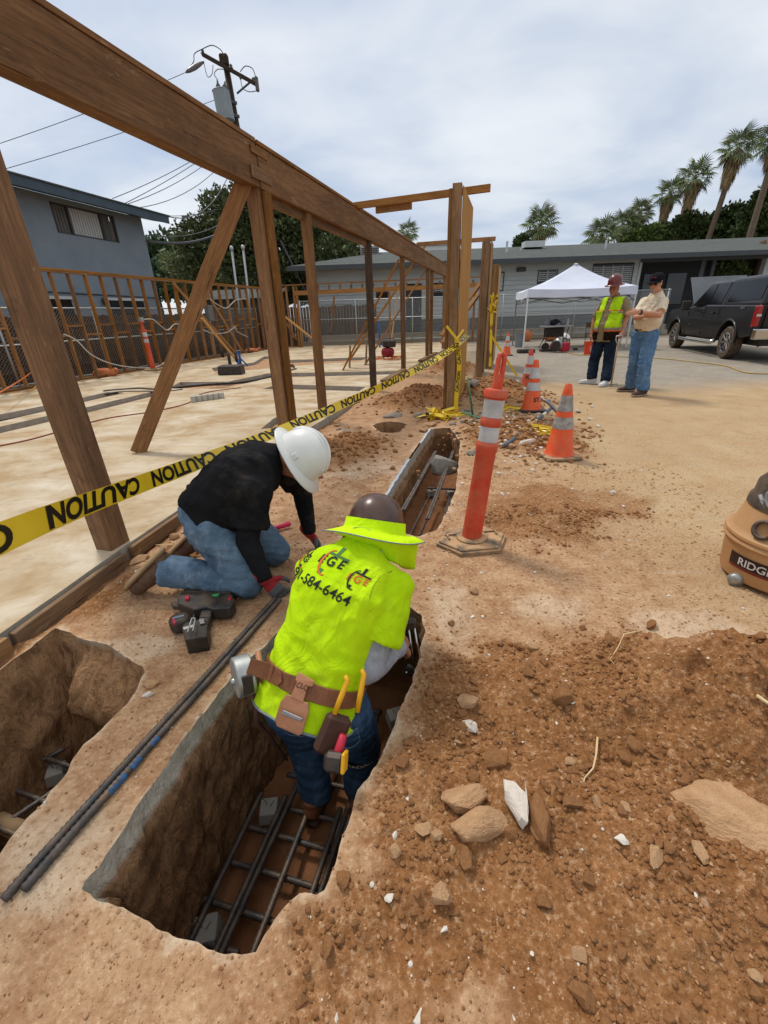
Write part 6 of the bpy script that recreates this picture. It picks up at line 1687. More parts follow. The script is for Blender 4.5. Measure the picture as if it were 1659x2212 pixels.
# ---- canopy tent
TW = mat('tent_fabric', '#c9cedb', '#d6dae6', 2, .7, .1, 12); TF = mat('tent_frame_white', '#cfd1d2', '#dcdedf', 4, .4); TGR = mat('tent_frame_grey', '#6f7274', '#7d8082', 4, .5)
FL, FR, BL, BR = V((5.05, 16.05, 0)), V((8.55, 15.85, 0)), V((5.5, 18.9, 0)), V((9.1, 18.7, 0))
tn = empty('canopy_tent', FL, 'white pop up canopy tent in front of the grey house', 'tent')
LEGZ = 1.86
for p, m in ((FL, TF), (FR, TF), (BL, TGR), (BR, TGR)):
    ob('leg', MB().bar(p, p + V((0, 0, LEGZ)), .04, .04), m, tn); ob('foot_plate', MB().box(p + V((0, 0, .01)), (.12, .12, .02)), TGR, tn)
pk = (FL + FR + BL + BR) / 4 + V((0, 0, 2.74))
cm = MB(); n = 8
crn = [FL, FR, BR, BL]
for k in range(4):
    a, b = crn[k] + V((0, 0, LEGZ + .08)), crn[(k + 1) % 4] + V((0, 0, LEGZ + .08))
    ctr = (crn[0] + crn[1] + crn[2] + crn[3]) / 4
    base = len(cm.v)
    for i in range(n + 1):
        for j in range(n + 1):
            s_ = i / n; t = j / n; p = a.lerp(b, s_).lerp(pk, t)
            sag = -.10 * math.sin(math.pi * t) - .05 * math.sin(math.pi * s_) * (1 - t)
            cm.v.append(tuple(p + V((0, 0, sag))))
    for i in range(n):
        for j in range(n): q = base + i * (n + 1) + j; cm.f.append((q, q + n + 1, q + n + 2, q + 1))
ob('canopy', cm, TW, tn, smooth=True)
vm = MB()
for k in range(4):
    a, b = crn[k], crn[(k + 1) % 4]; base = len(vm.v)
    for i in range(n + 1):
        p = a.lerp(b, i / n); ctr = (crn[0] + crn[2]) / 2; o_ = (p - ctr).normalized() * .03; sg = -.05 * math.sin(math.pi * i / n)
        vm.v += [tuple(p + o_ + V((0, 0, LEGZ + .085 + sg))), tuple(p + o_ * 1.6 + V((0, 0, LEGZ - .17 + sg * .6 + .012 * math.sin(i * 2.1))))]
    for i in range(n): q = base + 2 * i; vm.f.append((q, q + 1, q + 3, q + 2))
ob('valance', vm, TW, tn)
for k in range(4):
    a, b = crn[k] + V((0, 0, LEGZ - .05)), crn[(k + 1) % 4] + V((0, 0, LEGZ - .05)); m_ = (a + b) / 2
    for (p, q) in ((a, m_ + V((0, 0, -.3))), (a + V((0, 0, -.3)), m_), (m_ + V((0, 0, -.3)), b), (m_, b + V((0, 0, -.3)))): ob('truss_bar', MB().bar(p, q, .016, .03), TGR, tn)
ob('peak_cap', MB().lathe([(.10, 0), (.05, .04), (.01, .05)], 10, pk - V((0, 0, .03))), TW, tn, smooth=True)

# ---- folding table and what is under the tent
def zc(x, y): return ((1300 + x / 6.38) * .8641, (720 + y / 6.38) * .8641)
tb = empty('folding_table', (6.6, 17.6, 0), 'white topped folding table under the tent', 'table')
tc = V((6.72, 17.6, 0)); TTOP = mat('table_white', '#cfcfca', '#dcdcd8', 4, .5)
ob('top', MB().box(tc + V((0, 0, .73)), (1.05, .6, .05), rotz(.15)), TTOP, tb, bevel=.015)
for s_ in (-1, 1):
    for t_ in (-1, 1):
        ob('leg', MB().tube([tc + V((s_ * .38, t_ * .2, .70)), tc + V((s_ * .36, t_ * .14, .3)), tc + V((s_ * .48, t_ * .24, .0))], .015, 6), BLACKP, tb)
    ob('brace', MB().bar(tc + V((s_ * .36, -.14, .3)), tc + V((s_ * .36, .14, .3)), .02, .02), BLACKP, tb)
ob('shelf', MB().box(tc + V((-.05, .05, .52)), (.62, .3, .34)), BLACKP, tb, bevel=.02)
GB = mat('bag_grey', '#8b8f97', '#9ea2a9', 4, .6); NV = mat('bag_navy', '#22242e', '#2d303c', 6, .6)
def heap(name, p, r_, m, label, cat, sd, sub=3):
    me = rock_mesh(name, sd, sub, 1.0); me.materials.append(m); me.polygons.foreach_set('use_smooth', [True] * len(me.polygons))
    return tag(new_obj(name, me, None, M=Matrix.Translation(V(p) + V((0, 0, r_[2] * .8))) @ Matrix.Diagonal((*r_, 1))), label, cat)
heap('tool_bag', tc + V((-.12, 0, .75)), (.22, .16, .14), NV, 'dark tool bag on the folding table', 'bag', 61)
heap('grey_bag', tc + V((-.33, .05, .75)), (.12, .12, .17), GB, 'grey bag on the left end of the table', 'bag', 62)
heap('grey_bag', tc + V((.26, .1, .75)), (.17, .13, .15), GB, 'grey bag on the right part of the table', 'bag', 63)
p = tc + V((.42, .05, .75)); tag(ob('white_can', MB().lathe([(.05, 0), (.05, .02), (.048, .2), (.05, .22)], 14, p), TTOP, smooth=True), 'white can at the right end of the table', 'can')
BRN = mat('chair_brown', '#6b5e4a', '#7a6d58', 5, .5)
def fchair(p, rz, label):
    e = empty('folding_chair', p, label, 'chair', 'folding chairs under the tent')
    M = Matrix.Translation(V(p)) @ Matrix.Rotation(rz, 4, 'Z')
    for s_ in (-1, 1):
        ob('leg', MB().tube([(s_ * .21, -.22, 0), (s_ * .21, .02, .45), (s_ * .2, .2, .85)], .012, 6), BRN, e, M=M)
        ob('leg', MB().tube([(s_ * .19, .22, 0), (s_ * .19, -.16, .44)], .012, 6), BRN, e, M=M)
    ob('seat', MB().box((0, -.02, .45), (.4, .38, .025)), BRN, e, bevel=.01, M=M)
    b = MB(); b.box((0, .17, .74), (.40, .02, .2), Matrix.Rotation(-.42, 3, 'X')); ob('backrest', b, BRN, e, bevel=.008, M=M)
    ob('stretcher', MB().bar((-.2, -.15, .14), (.2, -.15, .14), .014, .014), BRN, e, M=M)
fchair((8.05, 17.5, 0), 2.6, 'brown folding chair right of the folding table')
fchair((8.75, 17.2, 0), 2.3, 'folding chair partly hidden behind the man in the vest')
def bucket(p, r0, r1, h, m, label, name='bucket'):
    e = empty(name, p, label, 'bucket')
    o = ob('pail', MB().lathe([(.01, .01), (r0, 0), (r1, h), (r1 + .008, h), (r1 + .008, h + .012), (r1 - .006, h + .012), (r0 - .008, .02)], 22, p, cap=False), m, e); smooth_by_angle(o)
    ob('rim', MB().lathe([(r1 + .002, h - .06), (r1 + .01, h - .06), (r1 + .01, h - .045), (r1 + .002, h - .045)], 22, p, cap=False), m, e)
    ob('bail', MB().tube([V(p) + V((math.cos(a) * (r1 + .012), -.05 * math.sin(a), h - .03 - .09 * math.sin(a))) for a in [k * math.pi / 10 for k in range(11)]], .004, 5), GALV, e)
    return e
ORB = mat('bucket_orange', '#d0401c', '#dc4c26', 5, .5, dust=.1)
bp = gp(*zc(1085, 1062)); bp.z = 0
be = bucket(bp, .13, .15, .37, ORB, 'orange bucket with a white logo behind the man in the vest', 'bucket')
lgw = ob('logo_frame', MB().box((0, 0, 0), (.13, .002, .13)), FRAG, be); bpy.data.objects.remove(lgw)
def bfn(v):
    x, y = v.x * .707 - v.y * .707, v.x * .707 + v.y * .707; a = -math.pi / 2 + .25 + x / .145; z = .18 + y; return bp + V(((.145 + .004) * math.cos(a), .149 * math.sin(a), z))
for i, s_ in enumerate(('THE', 'HOME', 'DEPOT')): lettering(s_, .058, .02, lambda v, i=i: bfn(V((v.x, v.y + .045 - i * .05, 0))), FRAG, be, .001)
GBK = mat('bucket_grey', '#7d8285', '#8b9093', 5, .6)
bk2 = gp((820 + 1585 / 3.318) * .8641, (640 + 755 / 3.318) * .8641); bucket(V((bk2.x, bk2.y, 0)), .17, .2, .5, GBK, 'grey plastic bin left of the tent leg', 'plastic_bin')
q = gp(*zc(70, 855)); bag((q.x + .1, q.y, .0), (.2, .16, .26), 'orange sandbag beside the grey bin', sd=6)
q = gp(*zc(470, 850)); bag((q.x, q.y, .05), (.28, .2, .16), 'orange sandbag under the folding table', sd=7)
heap('white_bag', gp(*zc(700, 850)) + V((0, 0, .0)), (.25, .2, .2), WBAG, 'crumpled white plastic bag by the folding chair', 'bag', 64)
# cut-off saw, tool case and clutter on the ground
q = gp(*zc(570, 1030)); e = empty('cutoff_saw', q, 'round bladed cut off saw on the ground by the table', 'saw')
ob('blade_guard', MB().lathe([(.01, -.03), (.2, -.03), (.2, .03), (.01, .03)], 20, q + V((0, 0, .24)), V((0, 0, 1)).rotation_difference(V((-.8, -.6, .1))).to_matrix()), STL, e, smooth=True)
ob('blade', MB().lathe([(.01, -.004), (.17, -.004), (.17, .004), (.01, .004)], 20, q + V((-.03, -.03, .2)), V((0, 0, 1)).rotation_difference(V((-.8, -.6, .1))).to_matrix()), BLACKP, e)
ob('engine', MB().box(q + V((.28, .05, .17)), (.3, .25, .28)), RTOOL, e, bevel=.03); ob('handle', MB().tube([q + V((.15, 0, .3)), q + V((.2, 0, .42)), q + V((.4, 0, .4)), q + V((.42, 0, .28))], .018, 6), BLACKP, e)
q = gp(*zc(430, 1010)); e = empty('miter_saw', q, 'dark red power saw lying left of the cut off saw', 'saw')
ob('base', MB().box(q + V((0, 0, .04)), (.5, .25, .06)), BLACKP, e, bevel=.01); ob('motor', MB().tube([q + V((.1, 0, .15)), q + V((.28, 0, .17))], .08, 10), RTOOL, e, smooth=True); ob('guard', MB().lathe([(.02, -.02), (.13, -.02), (.13, .02), (.02, .02)], 14, q + V((-.08, 0, .15)), Matrix.Rotation(1.57, 3, 'X')), BLACKP, e)
q = gp(*zc(90, 1035)); e = empty('tool_case', q, 'flat black tool case with a white tag at the tent leg', 'case')
ob('shell', MB().box(q + V((0, 0, .06)), (.55, .3, .12)), BLACKP, e, bevel=.02); ob('tag', MB().box(q + V((.12, -.155, .06)), (.14, .006, .05)), FRAG, e); ob('handle', MB().tube([q + V((-.1, -.16, .1)), q + V((-.1, -.2, .1)), q + V((.06, -.2, .1)), q + V((.06, -.16, .1))], .01, 5), BLACKP, e)
q = gp(*zc(895, 990)); e = empty('battery_pack', q, 'small black and white charger on the ground under the chair', 'charger'); ob('case', MB().box(q + V((0, 0, .04)), (.2, .12, .07)), BLACKP, e, bevel=.01); ob('label', MB().box(q + V((.06, -.062, .04)), (.06, .004, .04)), FRAG, e)

# ---- pickup truck
PAINT = NT('truck_paint'); PAINT.b.inputs['Coat Weight'].default_value = .25; PAINT.b.inputs['Coat Roughness'].default_value = .08
PAINT = PAINT.fin(dusty(PAINT, hx('#08090a'), .02), .4, None, 0, .3)
TGL = NT('truck_glass'); TGL = TGL.fin('#040506', .12, None, 0, .15)
CHR = mat('chrome', '#b5b5b2', '#c4c4c0', 6, .15, metal=1.0); TYRE = mat('tyre', '#2b2a27', '#3a3732', 14, .85, .2, 40, dust=.45)
TRED = mat('tail_red', '#8c0f12', '#a3161a', 5, .15, spec=.6)
fw = V((.245, .970, 0)).normalized(); ang = math.atan2(fw.y, fw.x)
RW = gp(1565, 775); RW.z = 0
tk = empty('pickup_truck', RW, 'black pickup truck with a camper shell and raised hood', 'pickup truck', rz=0)
# local frame: x forward from the rear axle, y left, z up; near side wheel centre sits at y = +.86
TM = Matrix.Translation(RW) @ Matrix.Rotation(ang, 4, 'Z') @ Matrix.Translation((0, -.88, 0))
WB = 3.7
def arch(cx_, r_, z0, n=9): return [(cx_ + r_ * math.cos(a), max(z0, .42 + r_ * math.sin(a))) for a in [math.pi * k / n for k in range(n + 1)]]
prof = [(-1.15, .62), (-1.18, 1.28)] + [(1.75, 1.30), (1.80, 1.24), (3.05, 1.24), (4.45, 1.17), (4.72, 1.05), (4.75, .55), (4.28, .5)] + [(WB + .50 * math.cos(a), .42 + .50 * math.sin(a)) for a in [math.pi * k / 9 for k in range(1, 9)]] + [(WB - .5, .46), (.52, .46)] + [(.52 * math.cos(a), .42 + .52 * math.sin(a)) for a in [math.pi * k / 9 for k in range(1, 9)]] + [(-.52, .52)]
def tob(n, mb, m, parent=tk, bevel=0, smooth=False, seg=2): return ob(n, mb, m, parent, bevel=bevel, smooth=smooth, M=TM, seg=seg)
bd = MB(); np_ = len(prof)
def bulge(z): return .965 + .035 * math.sin(max(0, min(1, (z - .4) / .9)) * math.pi)
for s_ in (-1, 1):
    for (x, z) in prof: bd.v.append((x, s_ * bulge(z) * (1 - .04 * max(0, x - 4.2)), z))
bd.f = [tuple(range(np_)), tuple(range(2 * np_ - 1, np_ - 1, -1))] + [(i, np_ + i, np_ + (i + 1) % np_, (i + 1) % np_) for i in range(np_)]
tob('body', bd, PAINT, bevel=.03)
def shell(n, x0, x1, xt0, xt1, zb, zt, yb, yt, m, bevel=.06):
    mb = MB(); mb.v = [(x0, -yb, zb), (x1, -yb, zb), (x1, yb, zb), (x0, yb, zb), (xt0, -yt, zt), (xt1, -yt, zt), (xt1, yt, zt), (xt0, yt, zt)]
    mb.f = [(3, 2, 1, 0), (4, 5, 6, 7), (0, 1, 5, 4), (1, 2, 6, 5), (2, 3, 7, 6), (3, 0, 4, 7)]
    return tob(n, mb, m, bevel=bevel)
shell('cab', .78, 3.05, .86, 2.25, 1.2, 1.90, .95, .74, PAINT)
shell('camper_shell', -1.15, .80, -1.0, .86, 1.26, 1.93, .93, .76, PAINT)
def sidepane(name, L, m, yb, yt, zb, zt, o=.012, par=tk):
    mb = MB()
    for (x, z) in L: y = yb + (yt - yb) * (z - zb) / (zt - zb) + o; mb.v.append((x, y, z))
    k = len(L); mb.v += [(v[0], v[1] - .03, v[2]) for v in mb.v]; mb.f = [tuple(range(k)), tuple(range(2 * k - 1, k - 1, -1))] + [(i, k + i, k + (i + 1) % k, (i + 1) % k) for i in range(k)]
    return tob(name, mb, m, par)
sidepane('window', [(1.72, 1.28), (2.78, 1.28), (2.25, 1.78), (1.80, 1.83)], TGL, .95, .74, 1.2, 1.90)
sidepane('window', [(.95, 1.29), (1.66, 1.28), (1.72, 1.83), (1.0, 1.84)], TGL, .95, .74, 1.2, 1.90)
sidepane('window', [(-.98, 1.40), (.62, 1.36), (.70, 1.82), (-.9, 1.84)], TGL, .93, .76, 1.26, 1.93)
tob('window_trim', MB().bar((.95, .945, 1.262), (2.8, .945, 1.262), .02, .022), CHR)
for (x, z0, z1) in ((1.69, .52, 1.24), (2.86, .52, 1.24), (.80, .6, 1.24)): tob('door_seam', MB().box((x, .992, (z0 + z1) / 2), (.012, .012, z1 - z0)), BLACKP)
for x in (1.82, 1.05): tob('door_handle', MB().box((x + .1, 1.01, 1.10), (.22, .03, .04)), PAINT, bevel=.01)
tob('window', MB().add([(3.06, -.84, 1.22), (3.06, .84, 1.22), (2.34, .70, 1.86), (2.34, -.70, 1.86)], [(0, 1, 2, 3)]), TGL)
tob('mirror', MB().box((2.72, 1.16, 1.30), (.12, .22, .26)), BLACKP, bevel=.03); tob('mirror', MB().box((2.72, -1.16, 1.30), (.12, .22, .26)), BLACKP, bevel=.03)
hood = MB().add([(3.10, -.80, 1.30), (3.10, .80, 1.30), (3.95, .78, 2.12), (4.12, .76, 2.04), (4.12, -.76, 2.04), (3.95, -.78, 2.12), (3.10, -.80, 1.27), (3.10, .80, 1.27), (3.95, .78, 2.07), (3.95, -.78, 2.07)],
    [(0, 1, 2, 5), (5, 2, 3, 4), (6, 9, 8, 7), (0, 6, 7, 1), (1, 7, 8, 2), (0, 5, 9, 6)])
tob('hood', hood, mat('hood_grey', '#54585c', '#5f6367', 3, .6), bevel=.02)
tob('engine_bay', MB().box((3.85, 0, 1.08), (1.2, 1.5, .25)), BLACKP)
tob('rear_bumper', MB().box((-1.28, 0, .66), (.2, 1.98, .24)), CHR, bevel=.03); tob('bumper_step', MB().box((-1.27, 0, .79), (.2, 1.5, .03)), BLACKP)
tob('tailgate', MB().box((-1.185, 0, 1.0), (.03, 1.62, .56)), PAINT, bevel=.01)
for s_ in (1, -1):
    l_ = tob('taillight', MB().box((-1.13, s_ * .955, 1.04), (.14, .12, .46)), TRED, bevel=.03)
    tob('light_divider', MB().box((-1.205, s_ * .95, 1.06), (.01, .1, .05)), CHR, l_)
tob('brake_light', MB().box((-.98, 0, 1.915), (.06, .6, .05)), TRED, bevel=.01)
tob('rear_window', MB().add([(-1.16, -.78, 1.36), (-1.16, .78, 1.36), (-1.03, .68, 1.82), (-1.03, -.68, 1.82)], [(0, 3, 2, 1)]), TGL)
tob('running_board', MB().tube([(.55, 1.02, .42), (.7, 1.06, .36), (2.9, 1.06, .36), (3.1, 1.02, .42)], .05, 10), CHR, smooth=True)
tob('undercarriage', MB().box((1.7, 0, .47), (5.2, 1.3, .2)), BLACKP)
tob('fender_flare', MB().tube([(.53 * math.cos(a), 1.0, .42 + .53 * math.sin(a)) for a in [math.pi * k / 12 for k in range(13)]], .03, 6), PAINT, smooth=True)
tob('fender_flare', MB().tube([(WB + .51 * math.cos(a), 1.0, .42 + .51 * math.sin(a)) for a in [math.pi * k / 12 for k in range(13)]], .03, 6), PAINT, smooth=True)
tob('exhaust', MB().tube([(-.6, .5, .38), (-1.2, .75, .36)], .035, 8), CHR)
tob('emblem', MB().box((-.45, .99, 1.22), (.2, .012, .05)), CHR); tob('badge', MB().box((2.55, 1.004, .78), (.2, .008, .03)), CHR)
for (x, s_) in ((0, 1), (WB, 1), (0, -1), (WB, -1)):
    MW = TM @ Matrix.Translation((x, s_ * .86, .40)) @ Matrix.Rotation(-s_ * math.pi / 2, 4, 'X')
    w = new_obj('wheel', MB().lathe([(.2, -.13), (.36, -.13), (.395, -.09), (.40, 0), (.395, .09), (.36, .13), (.25, .125), (.23, .08)], 36).mesh('wheel'), TYRE, tk, M=MW); smooth_by_angle(w, 35)
    ob('rim', MB().lathe([(.25, .127), (.235, .13), (.225, .11), (.2, .06), (.05, .05), (.02, .05)], 30, cap=False), BLACKP, w, smooth=True, M=MW); ob('rim_lip', MB().lathe([(.25, .128), (.243, .136), (.222, .12)], 30, cap=False), CHR, w, smooth=True, M=MW)
    ob('brake_disc', MB().lathe([(.01, .062), (.19, .064), (.2, .06)], 24, cap=False), BLACKP, w, M=MW)
    for k in range(8):
        a = k * math.pi / 4; ob('spoke', MB().bar((.05 * math.cos(a), .05 * math.sin(a), .085), (.225 * math.cos(a), .225 * math.sin(a), .115), .055, .03), CHR if x == 0 else STL, w, bevel=.006, M=MW)
    ob('hub', MB().lathe([(.06, .05), (.06, .11), (.03, .12)], 14), CHR, w, M=MW)

# ================================================================ PEOPLE
SKIN = mat('skin_tan', '#9c6448', '#b07658', 12, .55, .1, 60); SKIN2 = mat('skin_light', '#b07a5e', '#c08d70', 12, .55, .1, 60)
def denim(name, a, b, c_):
    t = NT(name); o = t.coord('Object', False)
    n1 = t.noise(o, 5, 4, .6); n2 = t.noise(o, 220, 2, .5)
    k = t.mix(t.ramp(n1, [(.35, 0.0), (.7, 1.0)]), a, b); k = t.mix(t.ramp(t.noise(t.mapping(o, (1, 1, .3)), 16, 4, .65), [(.5, 0.0), (.75, .5)]), k, c_)
    wr = t.bump(t.noise(t.mapping(o, (1, 1, 1.3)), 12, 3, .55, 1.4), .5, .025)
    return t.fin(k, .9, t.bump(n2, .25, .002, wr), 0, .1)
def cloth(name, a, b, dirt=None, amt=0.0, sc_=5):
    t = NT(name); o = t.coord('Object', False)
    k = t.mix(t.ramp(t.noise(o, sc_, 4, .6), [(.35, 0.0), (.7, 1.0)]), a, b)
    if dirt: k = t.mix(t.math('MULTIPLY', t.ramp(t.noise(o, 7, 4, .65), [(.52, 0.0), (.7, 1.0)]), amt), k, dirt)
    wr = t.bump(t.noise(t.mapping(o, (1, 1, .6)), 9, 3, .55, 1.6), .55, .03)
    return t.fin(k, .92, t.bump(t.noise(o, 300, 2, .5), .2, .0015, wr), 0, .08)
def seg(mb, pts_, rs, n=14, k=4, ends=(1, 1)):
    P_, R_ = [], []
    for i in range(len(pts_) - 1):
        for j in range(k):
            t = j / k; s_ = t * t * (3 - 2 * t); P_.append(V(pts_[i]).lerp(V(pts_[i + 1]), t)); R_.append(rs[i] + (rs[i + 1] - rs[i]) * s_)
    P_.append(V(pts_[-1])); R_.append(rs[-1]); mb.tube(P_, R_, n)
    for p, r_, q in ((pts_[0], rs[0], ends[0]), (pts_[-1], rs[-1], ends[1])):
        if q: mb.ell(p, (r_ * .99,) * 3, None, 12, 8)
    for p, r_ in zip(pts_[1:-1], rs[1:-1]): mb.ell(p, (r_ * .98,) * 3, None, 12, 8)
def folds(amp, sc_=9.0, ax=(1, .6, .5), hem=None):
    def fn(co, no):
        x, y, z = co[:, 0], co[:, 1], co[:, 2]
        f = (1 - np.abs(pnoise(x * sc_ + z * sc_ * .7 + 3, y * sc_ - z * sc_ * .45)) * 2.2) * .6 + pnoise(x * sc_ * 2.1 - z * sc_, y * sc_ * 2 + z * sc_ * 1.3) * .5
        f = f + .5 * pnoise(z * sc_ * 1.7 + x * sc_ * .5, x * sc_ * .8 + y * sc_ * .9)
        return co + no * (f * amp)[:, None]
    return fn
def drape(amp, sd, up, base):
    # gathers running along the body, sharper than plain noise
    sd, up, base = np.array(V(sd)), np.array(V(up)), np.array(V(base))
    def fn(co, no):
        q = co - base; s_ = q @ sd; u = q @ up; w = q @ np.cross(sd, up)
        r1 = 1 - np.abs(pnoise(s_ * 8 + u * 3.5 + 2, u * 4 - s_ * 2 + w * 2)) * 3.0
        r2 = 1 - np.abs(pnoise(s_ * 15 - u * 6 + 9, u * 9 + s_ * 4 + w * 6)) * 3.0
        r3 = 1 - np.abs(pnoise(s_ * 5 + 31, u * 13 + s_ * 5 + w * 3)) * 3.0
        f = .55 * np.maximum(r1, -.6) + .28 * np.maximum(r2, -.6) + .45 * np.maximum(r3, -.4) * np.exp(-((u - .12) / .14) ** 2)
        return co + no * ((f - .45) * amp)[:, None]
    return fn
def hand(mb, w, d, nrm, s_=1.0, curl=.5, thumb=1, spread=.10):
    # w wrist, d direction of the fingers, nrm palm normal (palm side), thumb +1/-1 side
    w, d = V(w), V(d).normalized(); nrm = V(nrm); nrm = (nrm - d * nrm.dot(d)).normalized(); sd = d.cross(nrm) * thumb
    pc = w + d * .045 * s_
    mb.loft([(w - d * .01, .026 * s_, .020 * s_, sd), (w + d * .02 * s_, .034 * s_, .018 * s_, sd), (w + d * .06 * s_, .041 * s_, .016 * s_, sd), (w + d * .092 * s_, .039 * s_, .013 * s_, sd)], 14)
    for i, (off, L) in enumerate([(.030, .075), (.010, .084), (-.011, .078), (-.030, .060)]):
        p = w + d * .086 * s_ + sd * off * s_; a = 0.0; pts_ = [p - d * .012]; dd = (d + sd * off * 2.0 * spread * 10).normalized()
        for k, fl in enumerate((.42, .32, .26)):
            a += curl * (.55, .85, .7)[k]; q = dd * math.cos(a) + nrm * math.sin(a); p = p + q * (L * fl * s_); pts_.append(p)
        seg(mb, pts_, [.0098 * s_, .0092 * s_, .0085 * s_, .0072 * s_], 8, 2)
    p = w + d * .025 * s_ + sd * .032 * s_
    t1 = p + (d * .55 + sd * .75 + nrm * .25).normalized() * .036 * s_; t2 = t1 + (d * .8 + sd * .25 + nrm * .4 * (.5 + curl)).normalized() * .032 * s_
    t3 = t2 + (d * .8 - sd * .1 + nrm * .6 * curl).normalized() * .024 * s_
    seg(mb, [p, t1, t2, t3], [.016 * s_, .0125 * s_, .0108 * s_, .0085 * s_], 8, 2)
def head(mb, c_, look, up, s_=1.0):
    look = V(look).normalized(); up = V(up); up = (up - look * up.dot(look)).normalized(); sd = look.cross(up)
    M = Matrix((sd, look, up)).transposed(); c_ = V(c_)
    def at(x, y, z): return c_ + M @ (V((x, y, z)) * s_)
    mb.ell(at(0, -.012, .03), (.074 * s_, .092 * s_, .088 * s_), M, 20, 14)
    mb.ell(at(0, .022, -.035), (.058 * s_, .066 * s_, .075 * s_), M, 18, 12)
    mb.ell(at(0, .045, -.088), (.034 * s_, .036 * s_, .028 * s_), M, 14, 10)
    mb.loft([(at(0, .082, .030), .009 * s_, .008 * s_, sd), (at(0, .098, .0), .013 * s_, .012 * s_, sd), (at(0, .108, -.022), .018 * s_, .013 * s_, sd), (at(0, .095, -.032), .014 * s_, .010 * s_, sd)], 10)
    mb.loft([(at(-.05, .068, .036), .010 * s_, .010 * s_, up), (at(0, .084, .040), .011 * s_, .010 * s_, up), (at(.05, .068, .036), .010 * s_, .010 * s_, up)], 10)
    for q in (-1, 1):
        mb.ell(at(q * .073, -.005, -.005), (.010 * s_, .020 * s_, .033 * s_), M, 12, 8)
        mb.ell(at(q * .042, .06, -.018), (.022 * s_, .018 * s_, .018 * s_), M, 10, 8)
    mb.ell(at(0, .080, -.056), (.026 * s_, .012 * s_, .007 * s_), M, 10, 8); mb.ell(at(0, .078, -.069), (.022 * s_, .012 * s_, .008 * s_), M, 10, 8)
    return M, at
def shoe(p, toe, up=(0, 0, 1), s_=1.0):
    p, toe = V(p), V(toe); d = (toe - p).normalized(); up = V(up); up = (up - d * up.dot(d)).normalized(); sd = d.cross(up); mb = MB(); L = .29 * s_; so = MB()
    def at(x, z): return p + d * x * s_ + up * z * s_
    for (x, z, w, h) in [(-.075, .035, .030, .035)]: pass
    mb.loft([(at(-.085, .045), .022 * s_, .030 * s_, sd), (at(-.075, .05), .034 * s_, .048 * s_, sd), (at(-.03, .055), .038 * s_, .055 * s_, sd), (at(.04, .045), .040 * s_, .045 * s_, sd), (at(.10, .035), .047 * s_, .034 * s_, sd), (at(.16, .03), .045 * s_, .028 * s_, sd), (at(.20, .025), .030 * s_, .018 * s_, sd)], 16)
    mb.loft([(at(-.03, .05), .042 * s_, .042 * s_, sd), (at(-.03, .12), .046 * s_, .05 * s_, sd)], 14)
    so.loft([(at(-.092, .008), .026 * s_, .013 * s_, sd), (at(-.07, .008), .038 * s_, .014 * s_, sd), (at(.0, .006), .037 * s_, .014 * s_, sd), (at(.11, .006), .050 * s_, .014 * s_, sd), (at(.175, .008), .045 * s_, .014 * s_, sd), (at(.212, .012), .026 * s_, .012 * s_, sd)], 16)
    return mb, so
def patch(me, cond, off, name, m, parent, inner=True):
    mb = MB(); vm_ = {}
    no = [v.normal.copy() for v in me.vertices]; co = [v.co.copy() for v in me.vertices]
    for p in me.polygons:
        if not cond(p.center, p.normal): continue
        f = []
        for i in p.vertices:
            if i not in vm_: vm_[i] = len(mb.v); mb.v.append(tuple(co[i] + no[i] * off))
            f.append(vm_[i])
        mb.f.append(tuple(f))
    o = ob(name, mb, m, parent, smooth=True)
    s_ = o.modifiers.new('thick', 'SOLIDIFY'); s_.thickness = max(.003, off * .8); s_.offset = -1
    return o
def person_body(J, voxel, s_=1.0, hands=True, hcurl=(.6, .6), belly=0.0, palmn=((0, 0, -1), (0, 0, -1)), thumbs=(1, -1), hdir=(None, None)):
    mb = MB(); sd = (V(J['sR']) - V(J['sL'])).normalized()
    pel, ch, nk = V(J['pel']), V(J['chest']), V(J['neck'])
    mb.loft([(pel - (ch - pel) * .25, .10 * s_, .08 * s_, sd), (pel, .155 * s_, .105 * s_, sd), (pel.lerp(ch, .5), .135 * s_, .10 * s_, sd), (ch, .16 * s_, .11 * s_, sd), (ch.lerp(nk, .55), .15 * s_, .09 * s_, sd), (nk, .06 * s_, .06 * s_, sd)], 18)
    hc = V(J['head']); seg(mb, [ch.lerp(nk, .6), nk, nk.lerp(hc, .75)], [.075 * s_, .060 * s_, .056 * s_])
    for q in 'RL':
        seg(mb, [J['s' + q], J['e' + q], J['w' + q]], [.058 * s_, .043 * s_, .029 * s_])
        seg(mb, [J['h' + q], J['k' + q], J['a' + q]], [.085 * s_, .058 * s_, .040 * s_])
    M, at = head(mb, hc, J['look'], J['up'], s_)
    if hands:
        for i, q in enumerate('RL'):
            d = hdir[i] if hdir[i] is not None else (V(J['w' + q]) - V(J['e' + q]))
            hand(mb, J['w' + q], d, palmn[i], s_, hcurl[i], thumbs[i])
    return blob(mb, voxel, 2, 'body'), M, at
